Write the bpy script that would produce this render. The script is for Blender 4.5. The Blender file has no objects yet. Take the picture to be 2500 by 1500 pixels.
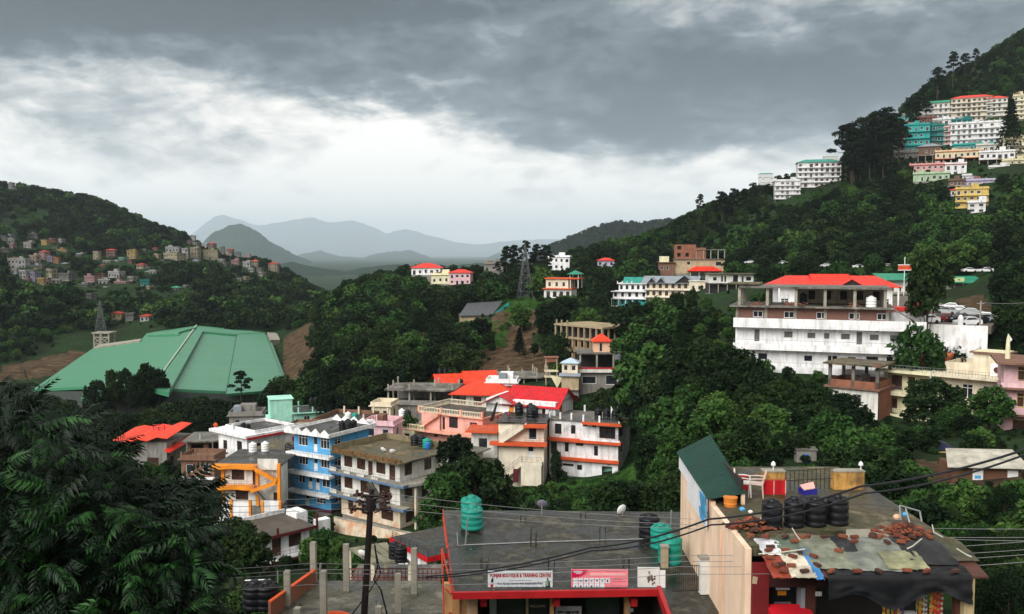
import bpy, bmesh, math, random
import numpy as np
from mathutils import Vector, Matrix
random.seed(7); RNG = np.random.default_rng(7)
R = math.radians
scene = bpy.context.scene
COL = scene.collection

# ------------------------------------------------------------------ camera, sky, sun, exposure
W, H, F = 2500.0, 1500.0, 2165.0            # photo size and focal length in photo pixels
HORIZON = 620.0
PITCH = math.atan((H / 2 - HORIZON) / F)
cam = bpy.data.objects.new('camera', bpy.data.cameras.new('camera'))
COL.objects.link(cam)
cam.data.sensor_width = 36.0; cam.data.lens = 36.0 * F / W
cam.data.clip_start = 0.2; cam.data.clip_end = 100000
cam.rotation_euler = (math.pi / 2 - PITCH, 0, 0)
scene.camera = cam

SUN_EL, SUN_AZ = 40.0, 216.0                # degrees; azimuth clockwise from +y (the way the camera looks)
world = bpy.data.worlds.new('World'); scene.world = world; world.use_nodes = True
WN, WL = world.node_tree.nodes, world.node_tree.links
WN.clear()

class NG:
    """small helper that writes node maths"""
    def __init__(s, tree): s.n, s.l = tree.nodes, tree.links
    def put(s, sock, v):
        if v is None: return
        if hasattr(v, 'is_output'): s.l.new(v, sock)
        else: sock.default_value = v
    def math(s, op, a, b=None, c=None, clamp=False):
        m = s.n.new('ShaderNodeMath'); m.operation = op; m.use_clamp = clamp
        for i, v in enumerate((a, b, c)): s.put(m.inputs[i], v)
        return m.outputs[0]
    def vmath(s, op, a, b=None):
        m = s.n.new('ShaderNodeVectorMath'); m.operation = op
        s.put(m.inputs[0], a); s.put(m.inputs[1], b)
        return m.outputs[0]
    def noise(s, vec, scale, detail=4, rough=.55, dist=0., out=0):
        t = s.n.new('ShaderNodeTexNoise'); t.inputs['Scale'].default_value = scale
        t.inputs['Detail'].default_value = detail; t.inputs['Roughness'].default_value = rough
        t.inputs['Distortion'].default_value = dist
        if vec is not None: s.l.new(vec, t.inputs['Vector'])
        return t.outputs[out]
    def ramp(s, fac, stops, mode='LINEAR'):
        r = s.n.new('ShaderNodeValToRGB'); r.color_ramp.interpolation = mode
        e = r.color_ramp.elements
        while len(e) < len(stops): e.new(.5)
        for el, (p, c) in zip(e, stops):
            el.position = p; el.color = (c if len(c) == 4 else (*c, 1)) if not isinstance(c, float) else (c, c, c, 1)
        s.l.new(fac, r.inputs[0]); return r.outputs[0]
    def mix(s, f, a, b, mode='MIX'):
        m = s.n.new('ShaderNodeMix'); m.data_type = 'RGBA'; m.blend_type = mode
        s.put(m.inputs[0], f)
        for sock, v in ((m.inputs[6], a), (m.inputs[7], b)):
            s.put(sock, (*v, 1) if isinstance(v, tuple) and len(v) == 3 else v)
        return m.outputs[2]
    def gauss(s, a, e, a0, e0, sa, se, p=1.0):
        x = s.math('DIVIDE', s.math('SUBTRACT', a, a0), sa); y = s.math('DIVIDE', s.math('SUBTRACT', e, e0), se)
        q = s.math('ADD', s.math('MULTIPLY', x, x), s.math('MULTIPLY', y, y))
        return s.math('EXPONENT', s.math('MULTIPLY', s.math('POWER', q, p), -1.0))

def build_sky():
    g = NG(world.node_tree)
    tc = WN.new('ShaderNodeTexCoord').outputs['Generated']
    sx = WN.new('ShaderNodeSeparateXYZ'); WL.new(tc, sx.inputs[0])
    az = g.math('MULTIPLY', g.math('ARCTAN2', sx.outputs[0], sx.outputs[1]), 180 / math.pi)
    el = g.math('MULTIPLY', g.math('ARCSINE', sx.outputs[2]), 180 / math.pi)
    # cloud-space position: flattened near the horizon, billowy above; domain warp for torn edges
    cv = WN.new('ShaderNodeCombineXYZ')
    WL.new(g.math('MULTIPLY', az, .055), cv.inputs[0]); WL.new(g.math('MULTIPLY', el, .13), cv.inputs[1])
    cv = cv.outputs[0]
    w1 = g.vmath('SUBTRACT', g.noise(cv, 1.5, 5, .55, 0, 1), (.5, .5, .5))
    w2 = g.vmath('SUBTRACT', g.noise(cv, 5.0, 4, .6, 0, 1), (.5, .5, .5))
    sw = WN.new('ShaderNodeSeparateXYZ'); WL.new(w1, sw.inputs[0])
    sw2 = WN.new('ShaderNodeSeparateXYZ'); WL.new(w2, sw2.inputs[0])
    a = g.math('ADD', g.math('MULTIPLY_ADD', sw.outputs[0], 14.0, az), g.math('MULTIPLY', sw2.outputs[0], 9.0))
    e = g.math('ADD', g.math('MULTIPLY_ADD', sw.outputs[1], 6.0, el), g.math('MULTIPLY', sw2.outputs[1], 4.4))
    dark = None
    #  az, el, width, height, strength of the cloud masses
    for a0, e0, sa, se, k in ((-24, 15.2, 15, 3.3, 1.25), (-38, 15.5, 12, 3.6, .55), (1.5, 12.0, 10, 3.4, .42), (-9.5, 10.4, 5.5, 1.9, .42), (16, 11.0, 12, 4.0, .54), (10, 7.6, 8.5, 1.7, .30), (4.5, 8.4, 6, 1.5, .22),
                             (32, 10.5, 14, 4.5, .42), (-2, 16.4, 14, 1.8, .36), (-20, 6.1, 9, 1.3, .2), (-28, 8.6, 10, 1.0, .16), (2.5, 4.0, 4.6, .55, .2), (7, 3.3, 6, .45, .14)):
        q = g.math('MULTIPLY', g.gauss(a, e, a0, e0, sa, se), k)
        dark = q if dark is None else g.math('ADD', dark, q)
    # the same overcast continues over the rest of the sky
    over = g.math('MULTIPLY', g.math('SMOOTH_MIN', g.math('MAXIMUM', g.math('SUBTRACT', g.math('DIVIDE', el, 60.0), .28), 0.0), .30, .1), 1.0)
    n = g.math('MULTIPLY_ADD', g.math('SUBTRACT', g.noise(cv, 9.0, 8, .62, .6), .5), .45, g.noise(cv, 3.2, 8, .6, .5))
    dark = g.math('ADD', dark, g.math('MULTIPLY', g.math('SUBTRACT', n, .5), .86))
    dark = g.math('ADD', dark, g.math('MULTIPLY', over, .25))
    hot = g.math('MULTIPLY', g.gauss(a, e, -9.5, 7.3, 6.5, 2.2), .34)
    hot = g.math('ADD', hot, g.math('MULTIPLY', g.gauss(az, el, 0, 2.5, 42, 3.6, 1.3), .26))
    val = g.math('SUBTRACT', g.math('SUBTRACT', 1.0, g.math('MULTIPLY', dark, 1.0)), .16)
    val = g.math('ADD', val, hot)
    cloud = g.ramp(val, [(0.0, (.004, .008, .012)), (.22, (.018, .028, .038)), (.45, (.115, .142, .160)), (.66, (.40, .42, .42)), (.84, (.82, .785, .735)), (1.0, (1.09, 1.04, .96))])
    sky = WN.new('ShaderNodeTexSky'); sky.sky_type = 'NISHITA'; sky.sun_disc = False
    sky.sun_elevation = R(SUN_EL); sky.sun_rotation = R(SUN_AZ)
    skyc = g.vmath('SCALE', sky.outputs[0]); skyc.node.inputs['Scale'].default_value = .10
    col = g.mix(.96, skyc, cloud)
    bg = WN.new('ShaderNodeBackground'); WL.new(col, bg.inputs[0]); bg.inputs[1].default_value = SKY_GAIN
    out = WN.new('ShaderNodeOutputWorld'); WL.new(bg.outputs[0], out.inputs[0])

EXPOSURE = 1.45
SKY_GAIN = 0.46
build_sky()
sun = bpy.data.objects.new('sun', bpy.data.lights.new('sun', 'SUN')); COL.objects.link(sun)
sun.data.energy = 1.5; sun.data.angle = R(45); sun.data.color = (1, .97, .92)
_sd = Vector((math.sin(R(SUN_AZ)) * math.cos(R(SUN_EL)), math.cos(R(SUN_AZ)) * math.cos(R(SUN_EL)), math.sin(R(SUN_EL))))
sun.rotation_euler = _sd.to_track_quat('Z', 'Y').to_euler()
vs = scene.view_settings
vs.view_transform = 'Standard'; vs.look = 'None'; vs.exposure = EXPOSURE; vs.gamma = 1; vs.use_curve_mapping = False
scene.cycles.max_bounces = 6; scene.cycles.diffuse_bounces = 3; scene.cycles.glossy_bounces = 2
scene.cycles.transmission_bounces = 2; scene.cycles.volume_bounces = 4; scene.cycles.transparent_max_bounces = 4
scene.cycles.use_denoising = True

# ------------------------------------------------------------------ pixels to places
CP, SP = math.cos(PITCH), math.sin(PITCH)
def P(px, py, d):
    """photo pixel + distance along the view (world y) -> world point"""
    u, v = (px - W / 2) / F, (H / 2 - py) / F
    dx, dy, dz = u, v * SP + CP, v * CP - SP
    k = d / dy
    return Vector((dx * k, d, dz * k))
def PZ(px, py, z):
    """photo pixel on the level plane at height z"""
    q = P(px, py, 1.0); return q * (z / q.z)
def proj(p):
    f = p[1] * CP - p[2] * SP; up = p[1] * SP + p[2] * CP
    return W / 2 + F * p[0] / f, H / 2 - F * up / f, f

# ------------------------------------------------------------------ ground heights
def _z(d, py): return P(1250, py, d).z
near = [(1, -2.2), (4, -3.6), (8, -6.5)]
PROFILE = {   # photo column -> (distance, height) ; 'p' entries give the photo row of the ground there
 -900: [(1, -2), (10, -8), (60, -20), (130, -32), (250, -40), (420, -38), (600, 20), (900, 110), (1300, 60), (2200, -60), (3500, -90)],
 0:    near + [(15, -11), (30, -17), (60, -28), (105, -38), (135, -41), (170, -42), (250, -45), (350, -44), (430, -38), (470, _z(470, 740)), (520, _z(520, 655)), (580, _z(580, 680)), (660, _z(660, 655)), (760, _z(760, 585)), (960, _z(960, 452)), (1150, 40), (1700, -70), (3500, -90)],
 250:  near + [(15, -11), (30, -17), (60, -27), (105, -37), (135, -40), (170, -41.5), (240, -45), (400, -44), (450, _z(450, 800)), (540, _z(540, 735)), (620, _z(620, 690)), (720, _z(720, 640)), (800, _z(800, 590)), (960, _z(960, 492)), (1150, 10), (1700, -75), (3500, -90)],
 480:  near + [(15, -12.5), (30, -17.5), (60, -26), (105, -37.5), (135, -39.6), (170, -41), (240, -44), (400, -44), (470, _z(470, 780)), (580, _z(580, 700)), (700, _z(700, 650)), (800, _z(800, 618)), (900, _z(900, 592)), (1050, -20), (1700, -80), (3500, -90)],
 680:  near + [(15, -13), (24, -16.5), (34, -18.6), (48, -19.6), (60, -24), (85, -31), (105, -38.2), (120, -40.6), (135, -41), (170, -41), (240, -43.5), (330, -44), (430, -42), (540, _z(540, 752)), (700, _z(700, 695)), (860, _z(860, 662)), (960, -40), (1700, -85), (3500, -90)],
 840:  near + [(15, -13), (24, -16.5), (34, -18.6), (48, -19.6), (60, -23.8), (85, -30), (105, -37.5), (120, -40.6), (136, -41), (165, -38.5), (200, _z(200, 965)), (250, _z(250, 880)), (300, _z(300, 815)), (380, _z(380, 740)), (430, -22), (520, -52), (760, -50), (900, -60), (1700, -90), (3500, -90)],
 1000: near + [(15, -13), (24, -16.5), (34, -18.6), (48, -19.6), (62, -23.6), (85, -30), (105, -36.5), (125, -40), (138, -40), (165, -36.5), (190, -32), (230, _z(230, 900)), (290, _z(290, 805)), (380, _z(380, 715)), (430, _z(430, 690)), (480, -32), (620, -60), (1700, -90), (3500, -90)],
 1120: near + [(15, -13), (24, -16), (34, -18.2), (48, -19.4), (70, -25), (105, -35), (140, -39), (165, -37), (195, -31), (230, _z(230, 888)), (280, _z(280, 815)), (340, _z(340, 740)), (400, _z(400, 700)), (440, -18), (560, -55), (1700, -90), (3500, -90)],
 1250: near + [(15, -12.3), (30, -15.3), (48, -17), (70, -25), (100, -33), (140, -39.6), (160, -39), (190, -31), (222, -26.5), (250, _z(250, 850)), (295, _z(295, 748)), (330, _z(330, 735)), (400, _z(400, 690)), (450, -16), (600, -50), (1700, -85), (3500, -90)],
 1400: near + [(15, -12.5), (30, -15), (48, -17.5), (70, -24), (100, -31.5), (138, -38.2), (152, -39), (175, -33), (205, -26), (225, _z(225, 870)), (260, _z(260, 780)), (310, _z(310, 735)), (380, _z(380, 680)), (450, _z(450, 650)), (650, -20), (1700, -80), (3500, -90)],
 1560: near + [(15, -12.5), (30, -14.8), (48, -18), (70, -23.5), (100, -29.5), (135, -36), (152, -36.5), (170, -30), (205, -24), (235, -22.5), (300, _z(300, 775)), (335, _z(335, 764)), (370, _z(370, 712)), (400, _z(400, 692)), (430, _z(430, 640)), (480, _z(480, 603)), (700, 0), (1700, -80), (3500, -90)],
 1720: near + [(15, -11.5), (24, -12.2), (34, -13.5), (50, -18), (80, -21), (110, -22.5), (130, -20.5), (165, -16), (230, -12), (300, _z(300, 702)), (350, _z(350, 694)), (388, _z(388, 688)), (415, _z(415, 620)), (460, _z(460, 538)), (560, _z(560, 515)), (800, 20), (1700, -60), (3500, -90)],
 1880: near + [(15, -11), (24, -12), (34, -13), (50, -17), (80, -19.5), (110, -21.5), (127, -20), (142, -17), (150, -11.8), (230, -9), (310, _z(310, 670)), (355, _z(355, 640)), (390, _z(390, 575)), (440, _z(440, 500)), (480, _z(480, 470)), (560, 40), (800, 30), (1700, -40), (3500, -90)],
 2050: near + [(15, -11), (24, -12), (34, -13), (50, -16.5), (80, -18.8), (110, -22.8), (123, -22.8), (130, -20.5), (136, -16), (141, -11.6), (230, -11.4), (245, -9), (300, _z(300, 665)), (330, _z(330, 625)), (370, _z(370, 545)), (420, _z(420, 462)), (470, _z(470, 412)), (520, _z(520, 405)), (640, 40), (1700, 0), (3500, -90)],
 2250: near + [(15, -11), (24, -12), (34, -13), (50, -15.5), (72, -18), (95, -20), (114, -24), (130, -23.5), (138, -17), (141.5, -11.6), (238, -11.4), (252, -8), (280, _z(280, 660)), (330, _z(330, 570)), (375, _z(375, 490)), (420, _z(420, 430)), (460, _z(460, 365)), (500, _z(500, 272)), (560, _z(560, 212)), (700, 110), (1700, 60), (3500, -90)],
 2500: near + [(15, -11), (24, -12), (34, -13), (50, -15), (72, -17.4), (100, -20.5), (120, -21), (138, -15), (150, -12), (200, -8), (230, _z(230, 655)), (280, _z(280, 585)), (340, _z(340, 500)), (400, _z(400, 405)), (450, _z(450, 320)), (500, _z(500, 226)), (600, _z(600, 78)), (800, 200), (1700, 120), (3500, -90)],
 3400: [(1, -2), (10, -8), (50, -12), (120, -14), (200, 0), (350, 60), (500, 140), (800, 260), (1700, 200), (3500, -60)],
}
_cols = sorted(PROFILE)
_U = np.array([(c - W / 2) / F for c in _cols])
_LD = np.linspace(math.log(1.0), math.log(3500.0), 420)
_T = np.stack([np.interp(_LD, np.log([d for d, z in PROFILE[c]]), [z for d, z in PROFILE[c]]) for c in _cols])
_UF = np.linspace(_U[0], _U[-1], 420)
_tab = np.stack([np.interp(_UF, _U, _T[:, j]) for j in range(len(_LD))], 1)
def _blur(a, k, ax):
    ker = np.exp(-np.linspace(-2, 2, 2 * k + 1) ** 2); ker /= ker.sum()
    p = [(0, 0), (0, 0)]; p[ax] = (k, k); b = np.pad(a, p, mode='edge')
    return np.apply_along_axis(lambda r: np.convolve(r, ker, 'valid'), ax, b)
_tab = _blur(_blur(_tab, 9, 0), 2, 1)
def ground_z(x, y):
    y = max(y, 1.0); fu = (min(max(x / y, _UF[0]), _UF[-1]) - _UF[0]) / (_UF[1] - _UF[0]); fd = (min(math.log(y), _LD[-1]) - _LD[0]) / (_LD[1] - _LD[0])
    i, j = min(int(fu), len(_UF) - 2), min(int(fd), len(_LD) - 2); a, b = fu - i, fd - j
    z = (_tab[i, j] * (1 - a) + _tab[i + 1, j] * a) * (1 - b) + (_tab[i, j + 1] * (1 - a) + _tab[i + 1, j + 1] * a) * b
    return z
def hit(px, py, d0=45.0, d1=1600.0):
    """where the ray through a photo pixel meets the ground"""
    d = d0
    while d < d1:
        q = P(px, py, d)
        if q.z <= ground_z(q.x, q.y): return q
        d *= 1.006
    return P(px, py, d1)

# ------------------------------------------------------------------ materials
MATS = {}
def mat(name, col, rough=.75, var=.22, scale=.7, streak=0., dirt=(.05, .05, .04), metal=0., spec=.3, bump=0., patch=None, ribs=0.):
    """painted or weathered surface: noise in the colour, optional rain streaks, dirt and bump"""
    if name in MATS: return MATS[name]
    m = bpy.data.materials.new(name); m.use_nodes = True; MATS[name] = m
    g = NG(m.node_tree); b = g.n['Principled BSDF']
    tc = g.n.new('ShaderNodeTexCoord').outputs['Object']
    n = g.noise(tc, scale, 6, .6)
    lo = tuple(c * (1 - var) for c in col); hi = tuple(min(c * (1 + var * .35), .95) for c in col)
    c = g.ramp(n, [(.3, lo), (.62, hi)])
    if patch:
        c = g.mix(g.ramp(g.noise(tc, scale * .55, 5, .65, .4), [(.47, (0., 0., 0.)), (.62, (1., 1., 1.))]), c, patch)
    if streak:
        mp = g.n.new('ShaderNodeMapping'); mp.inputs['Scale'].default_value = (1.6, 1.6, .22); g.l.new(tc, mp.inputs[0])
        s = g.ramp(g.noise(mp.outputs[0], 1.1, 5, .62), [(.48, (0., 0., 0.)), (.75, (1., 1., 1.))])
        c = g.mix(g.math('MULTIPLY', s, streak), c, dirt)
    if ribs:
        wv = g.n.new('ShaderNodeTexWave'); wv.inputs['Scale'].default_value = ribs; wv.inputs['Distortion'].default_value = .6; wv.inputs['Detail'].default_value = 3; g.l.new(tc, wv.inputs[0])
        c = g.mix(.6, c, g.ramp(wv.outputs[1], [(.1, (.55, .55, .55)), (.5, (1., 1., 1.))]), 'MULTIPLY')
        c = g.mix(g.ramp(g.noise(tc, .8, 7, .7), [(.55, (0., 0., 0.)), (.72, (.5, .5, .5))]), c, tuple(v * .4 + .05 for v in col))
    g.l.new(c, b.inputs['Base Color'])
    b.inputs['Roughness'].default_value = rough; b.inputs['Metallic'].default_value = metal
    b.inputs['Specular IOR Level'].default_value = spec
    if bump:
        bp = g.n.new('ShaderNodeBump'); bp.inputs['Strength'].default_value = bump; bp.inputs['Distance'].default_value = .03
        g.l.new(g.noise(tc, scale * 9, 5, .6), bp.inputs['Height']); g.l.new(bp.outputs[0], b.inputs['Normal'])
    return m
def grime(name, dark, mid, light, scale=.8, rough=.6, bump=.5, moss=None):
    """blotchy weathered concrete: broad stains, fine mottling, pale scuffs and optional moss"""
    if name in MATS: return MATS[name]
    m = bpy.data.materials.new(name); m.use_nodes = True; MATS[name] = m; g = NG(m.node_tree); b = g.n['Principled BSDF']; tc = g.n.new('ShaderNodeTexCoord').outputs['Object']
    a, f, q = g.noise(tc, scale * .45, 6, .62, .8), g.noise(tc, scale * 2.6, 7, .7), g.noise(tc, scale * 14, 4, .6)
    v = g.math('ADD', g.math('MULTIPLY', a, .55), g.math('ADD', g.math('MULTIPLY', f, .33), g.math('MULTIPLY', q, .12)))
    c = g.ramp(v, [(.435, dark), (.485, mid), (.525, mid), (.585, light)])
    if moss: c = g.mix(g.ramp(g.noise(tc, scale * .7, 6, .68, 1.2), [(.5, (0., 0., 0.)), (.62, (.85, .85, .85))]), c, moss)
    g.l.new(c, b.inputs['Base Color']); g.l.new(g.ramp(a, [(.42, (rough * .45,) * 3), (.58, (min(rough * 1.4, 1),) * 3)]), b.inputs['Roughness']); b.inputs['Specular IOR Level'].default_value = .35
    bp = g.n.new('ShaderNodeBump'); bp.inputs['Strength'].default_value = bump; bp.inputs['Distance'].default_value = .04; g.l.new(f, bp.inputs['Height']); g.l.new(bp.outputs[0], b.inputs['Normal']); return m
def wallm(name, col, streak=.35, **k): return mat(name, col, .85, .24, .55, min(streak * 1.7, .95), **k)
CONC = grime('weathered_concrete', (.035, .034, .028), (.125, .118, .10), (.24, .225, .19), .9, .8, .4)
CONCD = grime('wet_dark_concrete', (.006, .006, .005), (.026, .025, .019), (.085, .078, .058), 1.0, .5)
CONCL = mat('pale_concrete', (.30, .28, .23), .9, .35, .6, .35, (.07, .07, .05), bump=.2)
MOSS = grime('mossy_roof', (.03, .026, .016), (.105, .082, .045), (.19, .15, .085), .9, .8, .5, (.045, .052, .016))
STEEL = mat('grey_steel', (.30, .31, .32), .5, .2, 2, 0, metal=.5)
DSTEEL = mat('dark_rusty_steel', (.014, .009, .009), .6, .4, 2, 0)
RAIL = mat('railing_paint', (.16, .17, .18), .6, .2, 2)
WHITE = wallm('white_wash', (.78, .78, .785), .42, dirt=(.25, .25, .23))
OFFW = wallm('off_white_wall', (.68, .67, .62), .4, dirt=(.22, .21, .18))
CREAM = wallm('cream_wall', (.66, .58, .44), .35, dirt=(.28, .24, .17))
PALEC = wallm('pale_cream_wall', (.76, .69, .56), .3, dirt=(.42, .36, .27))
YCREAM = wallm('yellow_cream_wall', (.70, .66, .44), .3, dirt=(.28, .26, .16))
PEACH = wallm('peach_wall', (.70, .44, .29), .35, dirt=(.26, .17, .11))
PINK = wallm('pink_wall', (.72, .36, .30), .35, dirt=(.36, .20, .14))
LPINK = wallm('light_pink_wall', (.68, .44, .47), .3, dirt=(.3, .2, .2))
BLUE = wallm('sky_blue_wall', (.085, .36, .66), .25, dirt=(.05, .2, .38))
MINT = wallm('mint_wall', (.36, .70, .56), .25, dirt=(.2, .36, .3))
TEAL = wallm('teal_wall', (.03, .30, .29), .3, dirt=(.015, .2, .2))
DTEAL = wallm('deep_teal_wall', (.015, .20, .19), .3, dirt=(.01, .08, .08))
ORANGE = wallm('orange_trim', (.80, .27, .02), .15, dirt=(.5, .16, .02))
RORANGE = wallm('red_orange_trim', (.60, .088, .025), .2, dirt=(.32, .06, .025))
YELLOW = wallm('yellow_wall', (.66, .50, .15), .3, dirt=(.3, .22, .08))
BRICKM = wallm('brick_red_wall', (.25, .10, .06), .5, dirt=(.10, .05, .035))
BROWN = wallm('brown_wall', (.19, .10, .065), .5, dirt=(.07, .045, .03))
GREYW = wallm('bare_grey_wall', (.22, .21, .19), .5, dirt=(.08, .08, .07))
TAN = wallm('tan_wall', (.42, .33, .21), .4, dirt=(.18, .14, .09))
LILAC = wallm('lilac_wall', (.45, .42, .55), .3)
MAROON = mat('maroon_paint', (.10, .015, .018), .6, .3, 1)
REDR = mat('red_tin_roof', (.72, .034, .016), .5, .3, .9, .4, (.36, .02, .014), ribs=.55)
CRIM = mat('crimson_tin_roof', (.56, .010, .018), .5, .3, .9, .35, (.28, .008, .012), ribs=.55)
ORR = mat('orange_red_tin_roof', (.76, .050, .014), .5, .3, .9, .4, (.38, .028, .014), ribs=.55)
REDF = mat('shaded_far_red_roof', (.34, .035, .02), .6, .35, 1.2, .4, (.16, .02, .015))  # red tin darkened in its colour for the left hill's shade
GRNR = mat('green_tin_roof', (.02, .22, .13), .5, .3, .7, .35, (.02, .16, .1))
TEALR = mat('teal_tin_roof', (.02, .24, .19), .5, .3, .7, .35)
GREYR = mat('grey_tin_roof', (.22, .25, .28), .5, .2, .5, .2)
BLACKP = mat('black_plastic', (.006, .0065, .009), .45, .3, 2)
GREENP = mat('green_tank_plastic', (.01, .25, .19), .45, .25, 1.5, .25, (.01, .12, .1))
WHITEP = mat('white_plastic', (.75, .75, .74), .4, .1, 2)
GLASS = mat('dark_window_glass', (.022, .024, .03), .12, .5, 1.2, 0, spec=.6)
GLASSB = mat('brown_curtained_glass', (.06, .032, .024), .3, .6, 1.5, 0, spec=.5)
DWOOD = mat('dark_brown_wood', (.075, .03, .02), .6, .3, 2)
WHITEF = mat('white_frame_paint', (.72, .72, .72), .5, .1, 2)
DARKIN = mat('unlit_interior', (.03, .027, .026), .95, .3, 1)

# ------------------------------------------------------------------ mesh building
class MB:
    def __init__(s): s.v, s.f = [], []
    def quad(s, *p):
        b = len(s.v); s.v += [tuple(q) for q in p]; s.f.append(tuple(range(b, b + len(p))))
    def box(s, x0, y0, z0, x1, y1, z1):
        b = len(s.v)
        s.v += [(x0, y0, z0), (x1, y0, z0), (x1, y1, z0), (x0, y1, z0), (x0, y0, z1), (x1, y0, z1), (x1, y1, z1), (x0, y1, z1)]
        s.f += [tuple(b + i for i in q) for q in ((3, 2, 1, 0), (4, 5, 6, 7), (0, 1, 5, 4), (1, 2, 6, 5), (2, 3, 7, 6), (3, 0, 4, 7))]
        return s
    def prism(s, pts, lo, hi, ax='z'):
        """extrude a polygon; pts are (x,y) for ax z, (x,z) for ax y, (y,z) for ax x"""
        n, b = len(pts), len(s.v)
        mk = {'z': lambda p, h: (p[0], p[1], h), 'y': lambda p, h: (p[0], h, p[1]), 'x': lambda p, h: (h, p[0], p[1])}[ax]
        s.v += [mk(p, lo) for p in pts] + [mk(p, hi) for p in pts]
        s.f += [tuple(b + i for i in reversed(range(n))), tuple(b + n + i for i in range(n))]
        s.f += [(b + i, b + (i + 1) % n, b + n + (i + 1) % n, b + n + i) for i in range(n)]
        return s
    def slabpoly(s, pts, th):
        """thicken a 3-D polygon downwards"""
        n, b = len(pts), len(s.v)
        s.v += [tuple(p) for p in pts] + [(p[0], p[1], p[2] - th) for p in pts]
        s.f += [tuple(b + i for i in range(n)), tuple(b + n + i for i in reversed(range(n)))]
        s.f += [(b + i, b + n + i, b + n + (i + 1) % n, b + (i + 1) % n) for i in range(n)]
        return s
    def tube(s, path, r, n=6, cap=True):
        path = [Vector(p) for p in path]; rs = r if isinstance(r, (list, tuple)) else [r] * len(path)
        b = len(s.v); prev = None
        for i, p in enumerate(path):
            t = (path[min(i + 1, len(path) - 1)] - path[max(i - 1, 0)]).normalized()
            if prev is None:
                a = Vector((0, 0, 1)) if abs(t.z) < .9 else Vector((1, 0, 0)); x = t.cross(a).normalized()
            else: x = (prev - t * prev.dot(t)).normalized()
            prev = x; y = t.cross(x)
            for k in range(n):
                q = 2 * math.pi * k / n; s.v.append(tuple(p + (x * math.cos(q) + y * math.sin(q)) * rs[i]))
        for i in range(len(path) - 1):
            for k in range(n):
                s.f.append((b + i * n + k, b + i * n + (k + 1) % n, b + (i + 1) * n + (k + 1) % n, b + (i + 1) * n + k))
        if cap:
            s.f.append(tuple(b + k for k in reversed(range(n)))); s.f.append(tuple(b + (len(path) - 1) * n + k for k in range(n)))
        return s
    def lathe(s, prof, n=16, c=(0, 0, 0)):
        b = len(s.v)
        for r, z in prof:
            for k in range(n):
                q = 2 * math.pi * k / n; s.v.append((c[0] + r * math.cos(q), c[1] + r * math.sin(q), c[2] + z))
        for i in range(len(prof) - 1):
            for k in range(n):
                s.f.append((b + i * n + k, b + i * n + (k + 1) % n, b + (i + 1) * n + (k + 1) % n, b + (i + 1) * n + k))
        s.f.append(tuple(b + k for k in reversed(range(n)))); s.f.append(tuple(b + (len(prof) - 1) * n + k for k in range(n)))
        return s
    def mesh(s, name, m=None, smooth=False):
        me = bpy.data.meshes.new(name); me.from_pydata(s.v, [], s.f)
        if m: me.materials.append(m)
        if smooth: me.polygons.foreach_set('use_smooth', [True] * len(me.polygons))
        me.update(); return me
    def build(s, name, m, parent=None, smooth=False):
        return put(s.mesh(name, m, smooth), name, parent)
def put(me, name, parent=None, loc=(0, 0, 0), rz=0., scale=1.):
    o = bpy.data.objects.new(name, me); COL.objects.link(o)
    o.location = loc; o.rotation_euler = (0, 0, rz); o.scale = (scale,) * 3 if not isinstance(scale, tuple) else scale
    if parent is not None: o.parent = parent
    return o
def tag(o, label=None, cat=None, group=None, kind=None):
    if label: o['label'] = label
    if cat: o['category'] = cat; o['kind'] = kind or 'thing'
    if group: o['group'] = group
    if kind: o['kind'] = kind
    return o
def empty(name, loc, rz=0., label=None, cat=None, group=None):
    o = bpy.data.objects.new(name, None); COL.objects.link(o); o.empty_display_size = .3
    o.location = loc; o.rotation_euler = (0, 0, rz)
    return tag(o, label, cat, group)
def text_mesh(name, s, size, m, bold=0., sx=1., th=.004, align='CENTER'):
    cu = bpy.data.curves.new(name, 'FONT'); cu.body = s; cu.size = size; cu.offset = bold; cu.extrude = th
    cu.align_x = align; cu.align_y = 'CENTER'; cu.resolution_u = 2
    o = bpy.data.objects.new(name, cu); COL.objects.link(o)
    bpy.context.view_layer.update()
    me = bpy.data.meshes.new_from_object(o.evaluated_get(bpy.context.evaluated_depsgraph_get()))
    bpy.data.objects.remove(o); bpy.data.curves.remove(cu)
    me.transform(Matrix.Diagonal((sx, 1, 1, 1))); me.materials.clear(); me.materials.append(m); me.name = name
    return me
KEEP = []        # (x0, y0, x1, y1, distance) photo rectangles of built things, so that planted trees leave them in view
FOOT = []        # (x, y, radius) ground taken by built things
# ------------------------------------------------------------------ the land
from mathutils import noise as mnoise
def in_poly(x, y, poly):
    c = False; j = len(poly) - 1
    for i in range(len(poly)):
        (xi, yi), (xj, yj) = poly[i], poly[j]
        if (yi > y) != (yj > y) and x < (xj - xi) * (y - yi) / (yj - yi) + xi: c = not c
        j = i
    return c
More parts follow.
